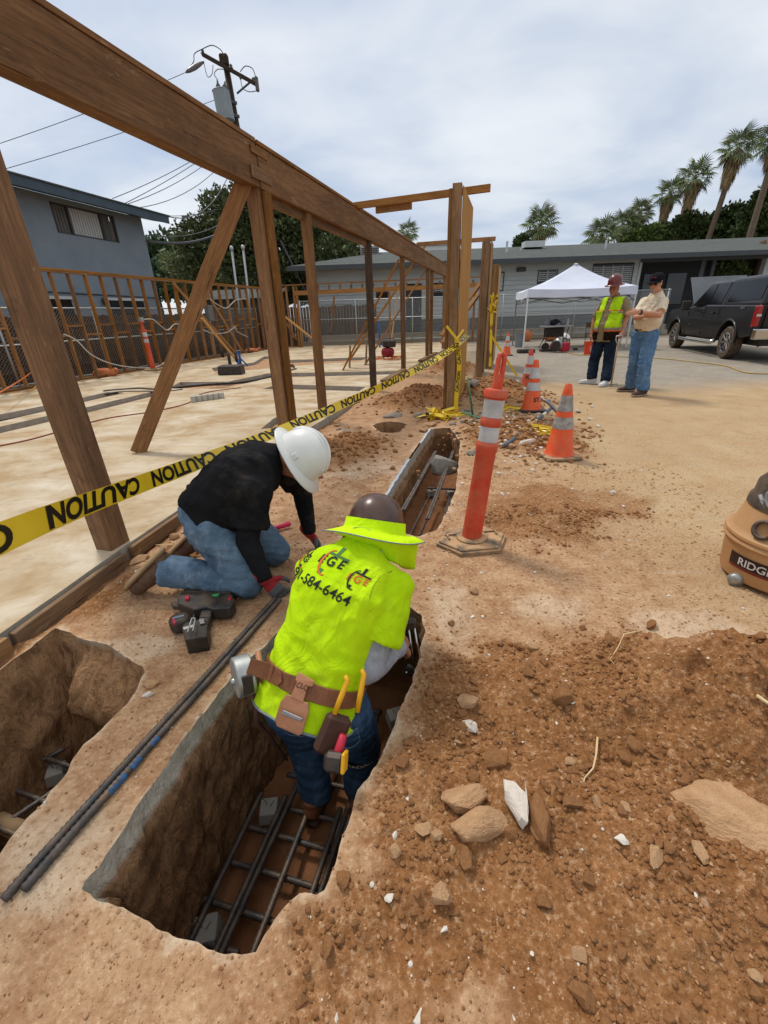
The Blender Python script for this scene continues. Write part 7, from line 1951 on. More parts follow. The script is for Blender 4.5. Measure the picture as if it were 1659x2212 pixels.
def trousers(J, voxel, s_=1.0, r=(.105, .078, .068), fold=.006, waist=.10):
    mb = MB(); sd = (V(J['hR']) - V(J['hL'])).normalized(); pel, ch = V(J['pel']), V(J['chest']); up = (ch - pel).normalized()
    mb.loft([(pel - up * .12 * s_, .10 * s_, .09 * s_, sd), (pel - up * .05 * s_, .165 * s_, .125 * s_, sd), (pel + up * .05 * s_, .165 * s_, .122 * s_, sd), (pel + up * waist * s_, .155 * s_, .112 * s_, sd)], 20)
    for q in 'RL':
        h, k, a = V(J['h' + q]), V(J['k' + q]), V(J['a' + q])
        seg(mb, [h, h.lerp(k, .5), k, k.lerp(a, .5), a.lerp(k, .02)], [r[0] * s_, (r[0] + r[1]) / 2 * s_, r[1] * s_, r[2] * 1.0 * s_, r[2] * .98 * s_], 16, 3, (1, 0))
    fa, fb = folds(fold, 10), None
    def fn(co, no):
        # bunched rings below the knee and at the hips
        x, y, z = co[:, 0], co[:, 1], co[:, 2]
        r_ = 1 - np.abs(pnoise(z * 22 + x * 7, y * 8 + x * 5 + z * 6)) * 3.0
        return fa(co, no) + no * (np.maximum(r_, -.5) * fold * .55)[:, None]
    return blob(mb, voxel, 2, 'trousers', fn)
def shirt(J, voxel, s_=1.0, slv=('e', 1.0), r=(.082, .070), fold=.006, hem=-.04, rad=((.175, .13), (.165, .125), (.185, .135), (.17, .115)), bulge=0.0, sc_=8, slvL=None):
    mb = MB(); sd = (V(J['sR']) - V(J['sL'])).normalized(); pel, ch, nk = V(J['pel']), V(J['chest']), V(J['neck']); up = (ch - pel).normalized()
    fwd = up.cross(sd); fwd = fwd if fwd.dot(V(J['look'])) > 0 else -fwd
    st = [(pel + up * hem * s_, rad[0][0] * s_, rad[0][1] * s_, sd), (pel.lerp(ch, .45) + fwd * bulge, rad[1][0] * s_, (rad[1][1] + bulge) * s_, sd), (ch, rad[2][0] * s_, rad[2][1] * s_, sd), (ch.lerp(nk, .55), rad[3][0] * s_, rad[3][1] * s_, sd), (ch.lerp(nk, .9), .10 * s_, .08 * s_, sd), (nk.lerp(V(J['head']), .12), .068 * s_, .066 * s_, sd)]
    mb.loft(st, 24, 2.3)
    for q in 'RL':
        S_, E_, W_ = V(J['s' + q]), V(J['e' + q]), V(J['w' + q]); mode = slv if (q == 'R' or slvL is None) else slvL
        mb.ell(S_, (r[0] * s_,) * 3, None, 14, 10); seg(mb, [ch.lerp(nk, .5), S_], [.095 * s_, r[0] * s_])
        if mode[0] == 'e': seg(mb, [S_, S_.lerp(E_, mode[1] * .5), S_.lerp(E_, mode[1])], [r[0] * s_, r[1] * .98 * s_, r[1] * s_], ends=(1, 0))
        else: seg(mb, [S_, E_, E_.lerp(W_, mode[1])], [r[0] * s_, r[1] * s_, r[1] * .72 * s_], ends=(1, 0))
    return blob(mb, voxel, 2, 'shirt', drape(fold, sd, up, pel))
def hardhat(c_, M, at_s, m, parent, s_=1.0, brim='full', ridge=True, name='hard_hat'):
    # M columns: side, forward, up
    pr = [(1.0, 0), (.985, .03), (.94, .07), (.84, .105), (.66, .135), (.42, .153), (.18, .160), (.01, .161)]
    mb = MB().lathe([(r_ * .118 * s_, z * s_) for r_, z in pr], 36, c_, M, cap=False, sx=1.0, sy=1.2)
    o = ob(name, mb, m, parent, smooth=True)
    if brim == 'none': return o
    br = MB(); n = 40; w0 = .116
    for k in range(n):
        a = 2 * math.pi * k / n; ca, sa = math.cos(a), math.sin(a)
        ext_ = (.040 if brim == 'full' else (.055 if sa > .2 else .014)) + (.012 * max(0, sa))
        for (f, dz) in ((0, .004), (1, -.012 - .008 * max(0, sa)), (1, -.018 - .008 * max(0, sa)), (0, -.006)):
            r_ = w0 + ext_ * f; br.v.append(tuple(V(c_) + M @ (V((r_ * ca, r_ * 1.2 * sa, dz)) * s_)))
    for k in range(n):
        k2 = (k + 1) % n
        for j in range(3): br.f.append((k * 4 + j, k2 * 4 + j, k2 * 4 + j + 1, k * 4 + j + 1))
    ob('brim', br, m, o, smooth=True)
    if ridge:
        for x in (-.035, 0, .035):
            pts_ = [V(c_) + M @ (V((x * (1 - .2 * abs(t)), 1.2 * .122 * math.sin(t), .166 * math.cos(t) - abs(x) * .25)) * s_) for t in [-1.15 + k * .15 for k in range(16)]]
            ob('ridge', MB().tube(pts_, .007 * s_ if x else .009 * s_, 8), m, o, smooth=True)
        for q in (-1, 1): ob('side_slot', MB().box(V(c_) + M @ (V((q * .117, .0, .028)) * s_), (.016 * s_, .03 * s_, .026 * s_), M), m, o, bevel=.003)
    return o

# ---------------------------------------------------------------- bending worker in the trench
LIME = cloth('lime_shirt', '#b2da10', '#c4e81c', '#93ad22', .55); LIME2 = cloth('lime_mesh', '#c2e812', '#d0f320')
GREYK = cloth('grey_knit', '#8d9096', '#a0a3a8', None, 0, 40); DEN1 = denim('denim_navy', '#293d53', '#3b5570', '#5d7991')
LEA = mat('leather_brown', '#6f452b', '#8a5a3a', 14, .6, .5, 60, spec=.3); LEAL = mat('leather_tan', '#a06c4c', '#b58060', 10, .65, .3, 60); LEAD = mat('leather_dark', '#3f2820', '#553729', 10, .6, .4, 50)
BLK = mat('black_web', '#1b1b1d', '#262628', 20, .8); YGR = mat('grip_yellow', '#d99a12', '#e5ab25', 6, .4)
TXD = mat('print_black', '#23281c', '#2b3022', 8, .8); TXO = mat('print_orange', '#c8622a', '#d37337', 8, .8); TXG = mat('print_green', '#3f6b3a', '#4d7a45', 8, .8)
wk = empty('person', (-.28, 1.2, -.68), 'person in lime shirt and brown hard hat with sunshade bending in the trench', 'person')
J = dict(pel=(-.285, 1.165, .12), chest=(-.165, 1.335, .425), neck=(-.085, 1.475, .53), head=(-.05, 1.56, .50), look=V((.35, .75, -.62)), up=V((.2, .6, .75)),
         sR=(.025, 1.36, .425), sL=(-.275, 1.455, .445), eR=(-.085, 1.195, .20), eL=(-.30, 1.75, .22), wR=(.045, 1.40, .11), wL=(-.12, 1.86, .0),
         hR=(-.19, 1.155, .05), hL=(-.375, 1.20, .05), kR=(-.135, 1.25, -.30), kL=(-.375, 1.32, -.30), aR=(-.150, 1.26, -.60), aL=(-.345, 1.235, -.60))
bme, HM, hat_ = person_body(J, .007, 1.0, True, (1.3, .8), palmn=((-.5, .2, -.6), (.6, 0, -.5)), thumbs=(-1, 1), hdir=(V((.25, .75, -.35)), V((.6, .3, -.6))))
ob('body', bme, SKIN, wk)
jme = trousers(J, .009, 1.0, (.105, .080, .066), .012, .08); jo = ob('jeans', jme, DEN1, wk)
JB = BVHTree.FromPolygons([v.co for v in jme.vertices], [tuple(p.vertices) for p in jme.polygons])
THR = mat('jean_thread', '#6f8294', '#8496a6', 20, .9)
def onjean(x, z):
    o_ = V((x, .3, z)); h = JB.ray_cast(o_, V((0, 1, 0)))
    return h[0] + V((0, -.0012, 0)) if h[0] is not None else V((x, 1.06, z))
for L in ([(-.395, .02), (-.385, -.07), (-.335, -.10), (-.285, -.07), (-.28, .02), (-.395, .02)], [(-.215, .01), (-.215, -.08), (-.165, -.105), (-.115, -.07), (-.12, .02), (-.215, .01)], [(-.25, .06), (-.248, 0), (-.25, -.08), (-.252, -.13)]):
    P_ = []
    for (x0, z0), (x1, z1) in zip(L[:-1], L[1:]):
        for k in range(6): P_.append(onjean(x0 + (x1 - x0) * k / 6, z0 + (z1 - z0) * k / 6))
    ob('stitching', MB().tube(P_, .0014, 4), THR, jo)
sme_ = shirt(J, .0065, 1.0, ('e', .68), (.080, .098), .018, -.085, ((.192, .150), (.172, .135), (.185, .128), (.168, .105)), 0.0, 7)
ob('shirt', sme_, LIME, wk)
for q in 'RL':
    slm = MB(); seg(slm, [V(J['s' + q]).lerp(V(J['e' + q]), .25), J['e' + q], V(J['e' + q]).lerp(V(J['w' + q]), .85)], [.060, .068, .048])
    ob('sleeve', blob(slm, .008, 2, 'sleeve', folds(.008, 13)), GREYK, wk)
for q in 'RL':
    a = V(J['a' + q]); b_, s_o = shoe(a + V((0, -.0, -.075)), a + V((.06, .25, -.075))); e_ = ob('boot', blob(b_, .008, 2, 'boot'), LEA, wk); ob('sole', s_o, LEAD, e_, smooth=True)
# belt round the waist and what hangs on it
pel, ch = V(J['pel']), V(J['chest']); spn = (ch - pel).normalized(); sdv = (V(J['sR']) - V(J['sL'])); sdv = (V(J['hR']) - V(J['hL'])).normalized(); sdv = (sdv - spn * sdv.dot(spn)).normalized(); bk = sdv.cross(spn)
bk = bk if bk.y < 0 else -bk             # outward from his back
SB = BVHTree.FromPolygons([v.co for v in sme_.vertices], [tuple(p.vertices) for p in sme_.polygons])
def belt_at(t): return (t - pel).dot(spn)
def belt_ring(z0, z1, lift, th, a0=0.0, a1=2 * math.pi, n=64):
    mb = MB()
    for i in range(n + 1):
        a = a0 + (a1 - a0) * i / n; d = sdv * math.cos(a) + bk * math.sin(a)
        for z, l_ in ((z0, lift), (z0, lift + th), (z1, lift + th), (z1, lift)):
            o_ = pel + spn * z + d * .6; h = SB.ray_cast(o_, -d, .6)
            q = (h[0] - pel - spn * z).dot(d) if h[0] is not None else .16
            q = min(q, .235)
            mb.v.append(tuple(pel + spn * z + d * (q + l_)))
    for i in range(n):
        for j in range(4): mb.f.append((i * 4 + j, i * 4 + (j + 1) % 4, i * 4 + 4 + (j + 1) % 4, i * 4 + 4 + j))
    return mb
belt = ob('belt', belt_ring(.020, .076, .003, .007), LEA, wk, bevel=.002)
def onback(x, z, lift=.0, name=None):     # point on the shirt back, x to his right, z along the spine from the pelvis
    o_ = pel + spn * z + sdv * x + bk * .5; h = SB.ray_cast(o_, -bk)
    if h[0] is None: return pel + spn * z + sdv * x + bk * (.13 + lift), bk
    return h[0] + h[1] * lift, h[1]
def backplate(name, L, lift, th, m, par=wk, n_sub=6, bevel=.002):
    # flat leather piece following the back; L outline in (x,z)
    mb = MB(); k = len(L); P_ = [onback(x, z, lift)[0] for x, z in L]; Q_ = [p + bk * th for p in P_]
    mb.v = [tuple(p) for p in P_ + Q_]; mb.f = [tuple(range(k, 2 * k)), tuple(range(k - 1, -1, -1))] + [(i, (i + 1) % k, k + (i + 1) % k, k + i) for i in range(k)]
    return ob(name, mb, m, par, bevel=bevel)
backplate('belt_tab', [(-.022, .09), (.045, .09), (.045, .065), (.03, .06), (.03, .015), (-.012, .015), (-.012, .06), (-.022, .065)], .014, .006, LEAL)
tl = backplate('tool_flap', [(-.03, .018), (.048, .018), (.058, -.01), (.058, -.075), (.05, -.085), (-.032, -.085), (-.04, -.075), (-.04, -.01)], .012, .006, LEAL)
backplate('loop_plate', [(-.025, -.026), (.045, -.026), (.045, -.042), (-.025, -.042)], .024, .006, STL, tl)
backplate('belt_keeper', [(-.125, .082), (-.105, .082), (-.105, .016), (-.125, .016)], .014, .005, LEA)
backplate('belt_end', [(-.20, .075), (-.125, .078), (-.07, .07), (-.058, .048), (-.07, .024), (-.125, .018), (-.20, .02)], .013, .004, LEA)
lettering('CLC', .022, .01, lambda v: onback(v.x + .012, v.y + .045, .0212)[0], LEAD, wk, .0004)
def hangbox(name, x, z, w, h, d, m, tilt=0.0, bevel=.006, lift=.02):
    p, n_ = onback(x, z, lift); M = Matrix((sdv, n_.cross(sdv) * -1, n_)).transposed()
    up = (spn - n_ * spn.dot(n_)).normalized(); rt = up.cross(n_); M = Matrix((rt, up, n_)).transposed() @ Matrix.Rotation(tilt, 3, 'Z')
    return ob(name, MB().box(p + n_ * d / 2, (w, h, d), M), m, wk, bevel=bevel)
po = hangbox('tool_pouch', .135, -.045, .085, .13, .04, LEAD, -.1, .012)
for (x, z, L, t_) in [(.118, .075, .11, .12), (.160, .085, .12, -.05)]:
    p, n_ = onback(x, z - .06, .05); up = (spn - n_ * spn.dot(n_)).normalized(); q = p + up * L + sdv * t_ * .1
    ob('pliers_grip', MB().tube([p, p.lerp(q, .5), q, q + sdv * -.012 + up * .012], [.0085, .0095, .009, .007], 8), YGR, wk, smooth=True)
hangbox('tape_measure', .195, -.10, .065, .062, .04, BLACKP, .25, .012, .05); hangbox('tape_measure_edge', .225, -.085, .012, .06, .042, YGR, .25, .004, .055)
p, n_ = onback(.195, -.02, .06); ob('red_grip', MB().tube([p, p - spn * .05, p - spn * .09], [.012, .015, .010], 8), RTOOL, wk, smooth=True)
# wire reel on the left hip
p, n_ = onback(-.215, .05, .03); rc = V((-.522, 1.165, .20)); rax = V((-.85, -.5, .1)).normalized(); RMx = V((0, 0, 1)).rotation_difference(rax).to_matrix()
rl = empty('tie_wire_reel', rc, 'grey tie wire reel clipped to the bending worker belt', 'wire reel')
o = ob('reel_drum', MB().lathe([(.03, -.03), (.068, -.03), (.072, -.026), (.072, .026), (.068, .03), (.03, .03)], 30, rc, RMx), GALV, rl); smooth_by_angle(o)
wd = V((0, 0, CAM_H)) - rc; wd = (wd - rax * wd.dot(rax)).normalized(); wd = (wd + V((0, -.5, -.4))).normalized(); wd = (wd - rax * wd.dot(rax)).normalized()
ob('wire_window', MB().box(rc + wd * .0675, (.036, .07, .012), Matrix((rax, wd.cross(rax), wd)).transposed()), BLACKP, rl, bevel=.002)
ob('knob', MB().lathe([(.004, 0), (.012, .004), (.012, .02), (.006, .024)], 12, rc + rax * .03 + V((.0, .02, -.03)), RMx), GALV, rl, smooth=True)
ob('hanger', MB().box(rc - rax * .045 + V((.02, 0, .01)), (.02, .075, .12), rotz(.35)), LEAL, rl, bevel=.006)
# straps round the knees and hanging strap
for q, z0 in (('L', .10), ('R', .02)):
    k = V(J['k' + q]); h = V(J['h' + q]); d = (k - h).normalized(); c_ = k - d * (z0 + .0)
    Ms = V((0, 0, 1)).rotation_difference(-d).to_matrix()
    st_ = ob('knee_strap', MB().lathe([(.088, -.022), (.0885, .022)], 28, c_, Ms, cap=False), BLK, wk, smooth=True)
    def kfn_(v, c_=c_, Ms=Ms): a = -math.pi / 2 + v.x / .09; return c_ + Ms @ V((.0905 * math.cos(a), .0905 * math.sin(a), v.y - .012))
    lettering('NADAR' if q == 'R' else 'MVD', .034, .01, kfn_, FRAG, wk, .001)
a_ = onback(-.17, -.06, .0)[0]
ob('hanging_strap', MB().tube([a_, a_ + V((-.01, -.02, -.12)), a_ + V((.02, -.01, -.20)), a_ + V((.05, .0, -.32)), a_ + V((.06, .02, -.38))], [.012, .011, .008, .010, .004], 6), LEAD, wk, smooth=True)
# hat with sun shade
hc = V(J['head']); BRH = mat('hat_brown', '#3a2621', '#4a332c', 5, .3, .05, 20, spec=.5, dust=.12)
hup = V((.17, .42, .88)).normalized(); hlk = (V((.25, .95, -.3))); hlk = (hlk - hup * hlk.dot(hup)).normalized(); HMx = Matrix((hlk.cross(hup), hlk, hup)).transposed()
hcen = hc + hup * .052
hh = hardhat(hcen, HMx, None, BRH, wk, .98, 'none', False)
sb = MB(); n = 48
prf = [(.122, .048), (.126, .016), (.130, .004), (.170, -.006), (.207, -.018), (.208, -.021), (.170, -.011), (.128, -.004)]
for k in range(n):
    a = 2 * math.pi * k / n; wv_ = .006 * math.sin(3 * a + 1)
    for (r_, z) in prf: sb.v.append(tuple(hcen + HMx @ V((r_ * math.cos(a), r_ * 1.10 * math.sin(a), z + wv_ * (r_ > .16)))))
m8 = len(prf)
for k in range(n):
    for j in range(m8 - 1): sb.f.append((k * m8 + j, ((k + 1) % n) * m8 + j, ((k + 1) % n) * m8 + j + 1, k * m8 + j + 1))
ob('sun_shade', sb, LIME2, wk, smooth=True)
rimp = [hcen + HMx @ V((.2085 * math.cos(a), .2085 * 1.1 * math.sin(a), -.0195 + .006 * math.sin(3 * a + 1))) for a in [2 * math.pi * k / n for k in range(n + 1)]]
ob('shade_binding', MB().tube(rimp, .0028, 5), mat('binding_grey', '#7d8184', '#8a8e91', 5, .8), wk, smooth=True)
nb = MB(); nu, nv = 26, 8                     # neck flap hanging from the back of the brim
for i in range(nu + 1):
    a = R(200) + R(170) * i / nu
    for j in range(nv + 1):
        t = j / nv; r_ = .185 - .04 * t + .012 * math.sin(i * .9) * t; drop = (.02 + .17 * (i / nu) ** 1.3 * (1 - .35 * max(0, i / nu - .75) * 4)) * t
        nb.v.append(tuple(hcen + HMx @ V((r_ * math.cos(a), r_ * 1.08 * math.sin(a), -.016)) + V((.02 * t, .01 * t, -drop))))
for i in range(nu):
    for j in range(nv): q = i * (nv + 1) + j; nb.f.append((q, q + nv + 1, q + nv + 2, q + 1))
fl = ob('neck_flap', nb, LIME2, wk, smooth=True); s_ = fl.modifiers.new('t', 'SOLIDIFY'); s_.thickness = .002
nk = V(J['neck']); ORS = mat('orange_trim', '#d8662a', '#e27a3d', 6, .7)
colr_ = V((V(J['head']) - nk)).normalized(); Mc = V((0, 0, 1)).rotation_difference(colr_).to_matrix()
ob('collar', MB().lathe([(.088, -.02), (.086, .0), (.082, .022)], 28, nk - colr_ * .005, Mc, cap=False), ORS, wk, smooth=True)
ob('collar_band', MB().lathe([(.0875, -.026), (.0895, -.012)], 28, nk - colr_ * .005, Mc, cap=False), REFL, wk, smooth=True)
hemp = []
for i in range(33):
    a = R(-25) + R(230) * i / 32; d = sdv * math.cos(a) + bk * math.sin(a); o_ = pel + spn * -.076 + d * .6; h = SB.ray_cast(o_, -d, .6)
    if h[0] is not None: hemp.append(h[0] + d * .001 - spn * .006)
ob('hem', MB().tube(hemp, .0042, 6), bpy.data.materials['binding_grey'], wk, smooth=True)
# print on the back of the shirt
pO = pel.lerp(V(J['neck']), .72); tr_ = (V(J['sR']) - V(J['sL'])).normalized(); bu = (V(J['neck']) - pel).normalized(); tr_ = (tr_ - bu * tr_.dot(bu)).normalized(); bn = tr_.cross(bu); bn = bn if bn.z > 0 or bn.y < 0 else -bn
if bn.dot(V((0, 0, CAM_H)) - pO) < 0: bn = -bn
def onshirt(x, y, lift=.0022):
    o_ = pO + tr_ * x + bu * y + bn * .35; h = SB.ray_cast(o_, -bn)
    return (h[0] + h[1] * lift) if h[0] is not None else (pO + tr_ * x + bu * y - bn * .05)
def shirt_poly(L, m, lift=.0022, name='print'):
    me = bpy.data.meshes.new('p'); me.from_pydata([(x, y, 0) for x, y in L], [], [tuple(range(len(L)))])
    mb = fine_mb(me, .012); bpy.data.meshes.remove(me); mb.map(lambda v: onshirt(v.x, v.y, lift)); return ob(name, mb, m, wk, smooth=True)
def ring(cx_, cy_, rx, ry, w, a0, a1, m, tilt=0.0, lift=.0026):
    L = []; n = 22
    for s_, rr in ((1, 0), (-1, w)):
        for i in range(n + 1):
            a = a0 + (a1 - a0) * (i / n if s_ == 1 else 1 - i / n); x, y = (rx - rr * math.sin((a - a0) / (a1 - a0) * math.pi)) * math.cos(a), (ry - rr * .6) * math.sin(a)
            L.append((cx_ + x * math.cos(tilt) - y * math.sin(tilt), cy_ + x * math.sin(tilt) + y * math.cos(tilt)))
    mb = MB(); k = n + 1
    mb.v = [tuple(onshirt(x, y, lift)) for x, y in L]; mb.f = [(i, i + 1, 2 * k - 2 - i, 2 * k - 1 - i) for i in range(n)]
    ob('print', mb, m, wk, smooth=True)
def logo(cx_, cy_, s_, mt_, mr, mc):
    def st(x, y): return (cx_ + x * s_, cy_ + y * s_)
    shirt_poly([st(-.30, .52), st(.95, .36), st(.93, .24), st(-.32, .38)], mc)                       # long cross bar
    shirt_poly([st(.26, .95), st(.50, .92), st(.34, .44), st(.14, .46)], mc)                           # upper post
    shirt_poly([st(-.36, -.55), st(-.14, -.58), st(-.22, -.86), st(-.46, -.82)], mc)                   # lower post
    ring(*st(-.04, -.12), .56 * s_, .80 * s_, .14 * s_, R(95), R(290), mr, -.15)
    mb = fine_mb(textmesh('E', .54 * s_ * 1.3, 0, .02 * s_, 'CENTER', .25), .012); mb.map(lambda v: onshirt(cx_ - .60 * s_ + v.x, cy_ - .24 * s_ + v.y, .0024)); ob('print', mb, mt_, wk)
    mb = fine_mb(textmesh('G', .62 * s_ * 1.3, 0, .02 * s_, 'CENTER', .12), .012); mb.map(lambda v: onshirt(cx_ + .02 * s_ + v.x, cy_ - .28 * s_ + v.y, .003)); ob('print', mb, mt_, wk)
    mb = fine_mb(textmesh('E', .54 * s_ * 1.3, 0, .02 * s_, 'CENTER', .25), .012); mb.map(lambda v: onshirt(cx_ + .64 * s_ + v.x, cy_ - .26 * s_ + v.y, .0024)); ob('print', mb, mt_, wk)
SEAM = mat('seam_lime', '#7f9a14', '#8aa618', 20, .9)
for L in ([(.150, .10), (.128, .06), (.122, .02), (.128, -.02), (.142, -.06)], [(-.17, .11), (-.165, .07), (-.17, .02)]):
    ob('seam', MB().tube([onshirt(x, y, .0005) for x, y in L], .0016, 5), SEAM, wk, smooth=True)
logo(-.055, .058, .066, TXD, TXO, TXG)
logo(.062, .028, .048, TXO, TXD, TXD)
logo(-.185, .040, .044, TXD, TXO, TXD)
mb = fine_mb(textmesh('951-584-6464', .052, 0, .0006, 'CENTER', .0), .01); mb.map(lambda v: onshirt((v.x * 1.0 - .075) * .99 + v.y * .13, v.y * .99 - .052 - v.x * .13, .0022)); ob('lettering', mb, TXD, wk)
# tying tool with shiny rods in his right hand
tt = empty('rebar_tie_tool', gp(865, 1430, .05), 'black rebar tool with chrome rods in the bending worker right hand', 'tool')
t0, t1 = V(J['wR']) + V((.03, .07, .02)), V(J['wR']) + V((.05, .03, -.17))
for (o_, r_) in ((-.012, .0045), (.012, .0045), (.036, .005)): ob('rod', MB().tube([t0 + V((o_, 0, .02)), t1 + V((o_ * 1.3, 0, 0))], r_, 8), CHR, tt, smooth=True)
ob('head_plate', MB().box(t1 + V((.012, 0, -.015)), (.09, .02, .05), Matrix.Rotation(.5, 3, 'Y')), BLACKP, tt, bevel=.004)
ob('grip', MB().box(t0 + V((.01, .0, .03)), (.07, .04, .05)), BLACKP, tt, bevel=.01)
for o_ in (-.02, .02, .045): ob('bolt', MB().ell(t1 + V((o_, -.014, -.012 - o_ * .4)), (.007, .007, .007), None, 10, 8), CHR, tt, smooth=True)

# ---------------------------------------------------------------- kneeling worker
BLKS = cloth('black_shirt', '#18181a', '#242427', '#3d3730', .5); DEN2 = denim('denim_worn', '#475c71', '#6b8298', '#9aa9b5')
BOOT = mat('boot_tan', '#4a3529', '#5f4636', 8, .8, .3, 30, dust=.2); SOLE = mat('sole_tan', '#93795a', '#a58b69', 8, .85, dust=.3)
GLV = mat('glove_red', '#8e1f22', '#a32a2c', 10, .7); GLVG = mat('glove_grey', '#4e5052', '#5c5e60', 10, .8)
km = empty('person', (-.85, 2.1, 0), 'person in black shirt and white hard hat kneeling beside the trench', 'person')
J = dict(pel=(-.935, 2.13, .42), chest=(-.725, 2.225, .60), neck=(-.575, 2.28, .665), head=(-.485, 2.295, .635), look=V((.55, -.30, -.75)), up=V((.85, -.05, .5)),
         sR=(-.665, 2.06, .565), sL=(-.585, 2.41, .60), eR=(-.71, 1.975, .31), eL=(-.505, 2.50, .36), wR=(-.635, 1.925, .10), wL=(-.475, 2.44, .10),
         hR=(-.925, 2.03, .385), hL=(-.91, 2.24, .395), kR=(-.745, 1.95, .085), kL=(-.665, 2.27, .09), aR=(-1.20, 1.99, .145), aL=(-1.12, 2.33, .145))
bme, HM, at = person_body(J, .008, 1.0, False); ob('body', bme, SKIN, km)
ob('jeans', trousers(J, .010, 1.05, (.108, .083, .074), .014, .09), DEN2, km)
kst = shirt(J, .008, 1.06, ('e', .72), (.094, .088), .024, -.055, ((.195, .15), (.195, .155), (.205, .155), (.185, .13)), 0.02, 8)
ob('shirt', kst, BLKS, km)
for q in 'RL':
    slm = MB(); seg(slm, [V(J['s' + q]).lerp(V(J['e' + q]), .3), J['e' + q], V(J['e' + q]).lerp(V(J['w' + q]), .97)], [.062, .058, .040], ends=(1, 0))
    ob('sleeve', blob(slm, .008, 2, 'sleeve', folds(.006, 14)), BLKS, km)
for q, d, nn, th in (('R', V((.55, -.15, -.55)), V((.3, .5, -.6)), 1), ('L', V((.5, -.35, -.6)), V((-.2, -.7, -.5)), -1)):
    g = MB(); seg(g, [V(J['w' + q]) - d.normalized() * .05, J['w' + q]], [.038, .031]); hand(g, J['w' + q], d, nn, 1.05, .9, th)
    gl = ob('glove', blob(g, .005, 2, 'glove'), GLV, km)
    patch(gl.data, lambda c_, n_, q=q, d=d: (c_ - V(J['w' + q])).dot(d.normalized()) > .055, .0012, 'glove_grip', GLVG, gl)
for q in 'RL':
    a = V(J['a' + q]); du = V((-.76, -.05 if q == 'R' else .05, -.64)).normalized(); uu = V((.64, 0, -.76)).normalized()
    b_ = MB(); FM = frame(du, -uu)
    b_.ell(a + du * .0, (.062, .056, .066), FM, 16, 12); b_.ell(a + du * .075 - uu * .018, (.115, .052, .050), FM, 18, 12); b_.ell(a + du * .155 - uu * .022, (.065, .056, .046), FM, 16, 12); b_.ell(a - uu * .035 - du * .055, (.045, .046, .050), FM, 14, 10)
    seg(b_, [a, a + (V(J['k' + q]) - a).normalized() * .09], [.060, .062])
    s_o = MB(); sdd = du.cross(uu)
    s_o.loft([(a - du * .105 - uu * .074, .022, .015, sdd), (a - du * .085 - uu * .074, .044, .018, sdd), (a + du * .0 - uu * .072, .046, .017, sdd), (a + du * .12 - uu * .070, .058, .017, sdd), (a + du * .19 - uu * .066, .052, .017, sdd), (a + du * .225 - uu * .060, .028, .014, sdd)], 18)
    # boots lie toes down: the sole faces back
    e_ = ob('boot', blob(b_, .008, 2, 'boot'), BOOT, km); ob('sole', s_o, SOLE, e_, smooth=True)
WHH = mat('hat_white', '#d5d6d2', '#e2e3df', 5, .35, .05, 20, spec=.45, dust=.06)
hup = V(J['up']).normalized(); hlk = V(J['look']); hlk = (hlk - hup * hlk.dot(hup)).normalized(); KM = Matrix((hlk.cross(hup), hlk, hup)).transposed()
hardhat(V(J['head']) + hup * .035, KM, None, WHH, km, 1.06, 'full', True)
ob('beard', blob(MB().ell(at(0, .055, -.085), (.05, .045, .045), HM), .008, 2, 'beard'), mat('beard_dark', '#1d1512', '#2a1f1a', 20, .9), km)

# ---------------------------------------------------------------- two standing men
def zd(x, y): return ((1440 + x / 6.38) * .8641, (660 + y / 6.38) * .8641)
def jp(x, y, Y): return yp(*zd(x, y), Y)
DEN3 = denim('denim_dark', '#161f2c', '#222e3e', '#2f3d4e'); DEN4 = denim('denim_blue', '#4a6a8c', '#5b7c9d', '#7d98b0')
KHK = cloth('khaki_shirt', '#85765a', '#978869'); CRM = cloth('cream_shirt', '#cfc0a6', '#ddd0b9'); VLIME = cloth('vest_lime', '#a9d81a', '#bce62a'); VOR = cloth('vest_orange', '#d2622a', '#dd7238'); VBK = cloth('vest_dark', '#1d1613', '#281f1b')
VSIL = mat('vest_silver', '#8a7d70', '#9c9084', 10, .4)
def standing(tagname, label, J, mats, opt):
    e = empty('person', (J['aR'] + J['aL']) / 2 - V((0, 0, .08)), label, 'person')
    bme, HM, at = person_body(J, .010, opt.get('s', 1.0), True, opt['curl'], palmn=opt['palm'], thumbs=opt['thumbs'], hdir=opt['hdir'])
    ob('body', bme, mats['skin'], e)
    ob('jeans', trousers(J, .014, opt.get('s', 1.0), opt['leg'], .015, .08), mats['jeans'], e)
    sh_ = shirt(J, .011, opt.get('s', 1.0), ('e', .78), (.074, .080), .024, opt['hem'], opt['rad'], opt['belly'], 7); ob('shirt', sh_, mats['shirt'], e)
    for q in 'RL':
        a = J['a' + q]; t = J['t' + q]; d = (t - a); d.z = 0; b_, s_o = shoe(V((a.x, a.y, .012)), V((a.x, a.y, .012)) + d, (0, 0, 1), 1.05)
        o = ob('shoe', blob(b_, .010, 2, 'shoe'), mats['shoe'], e); ob('sole', s_o, mats['sole'], o, smooth=True)
    return e, sh_, HM, at
Yb = 8.6
g1 = lambda x, y, h: (lambda p: V((p.x, p.y, h)))(gp(*zd(x, y)))
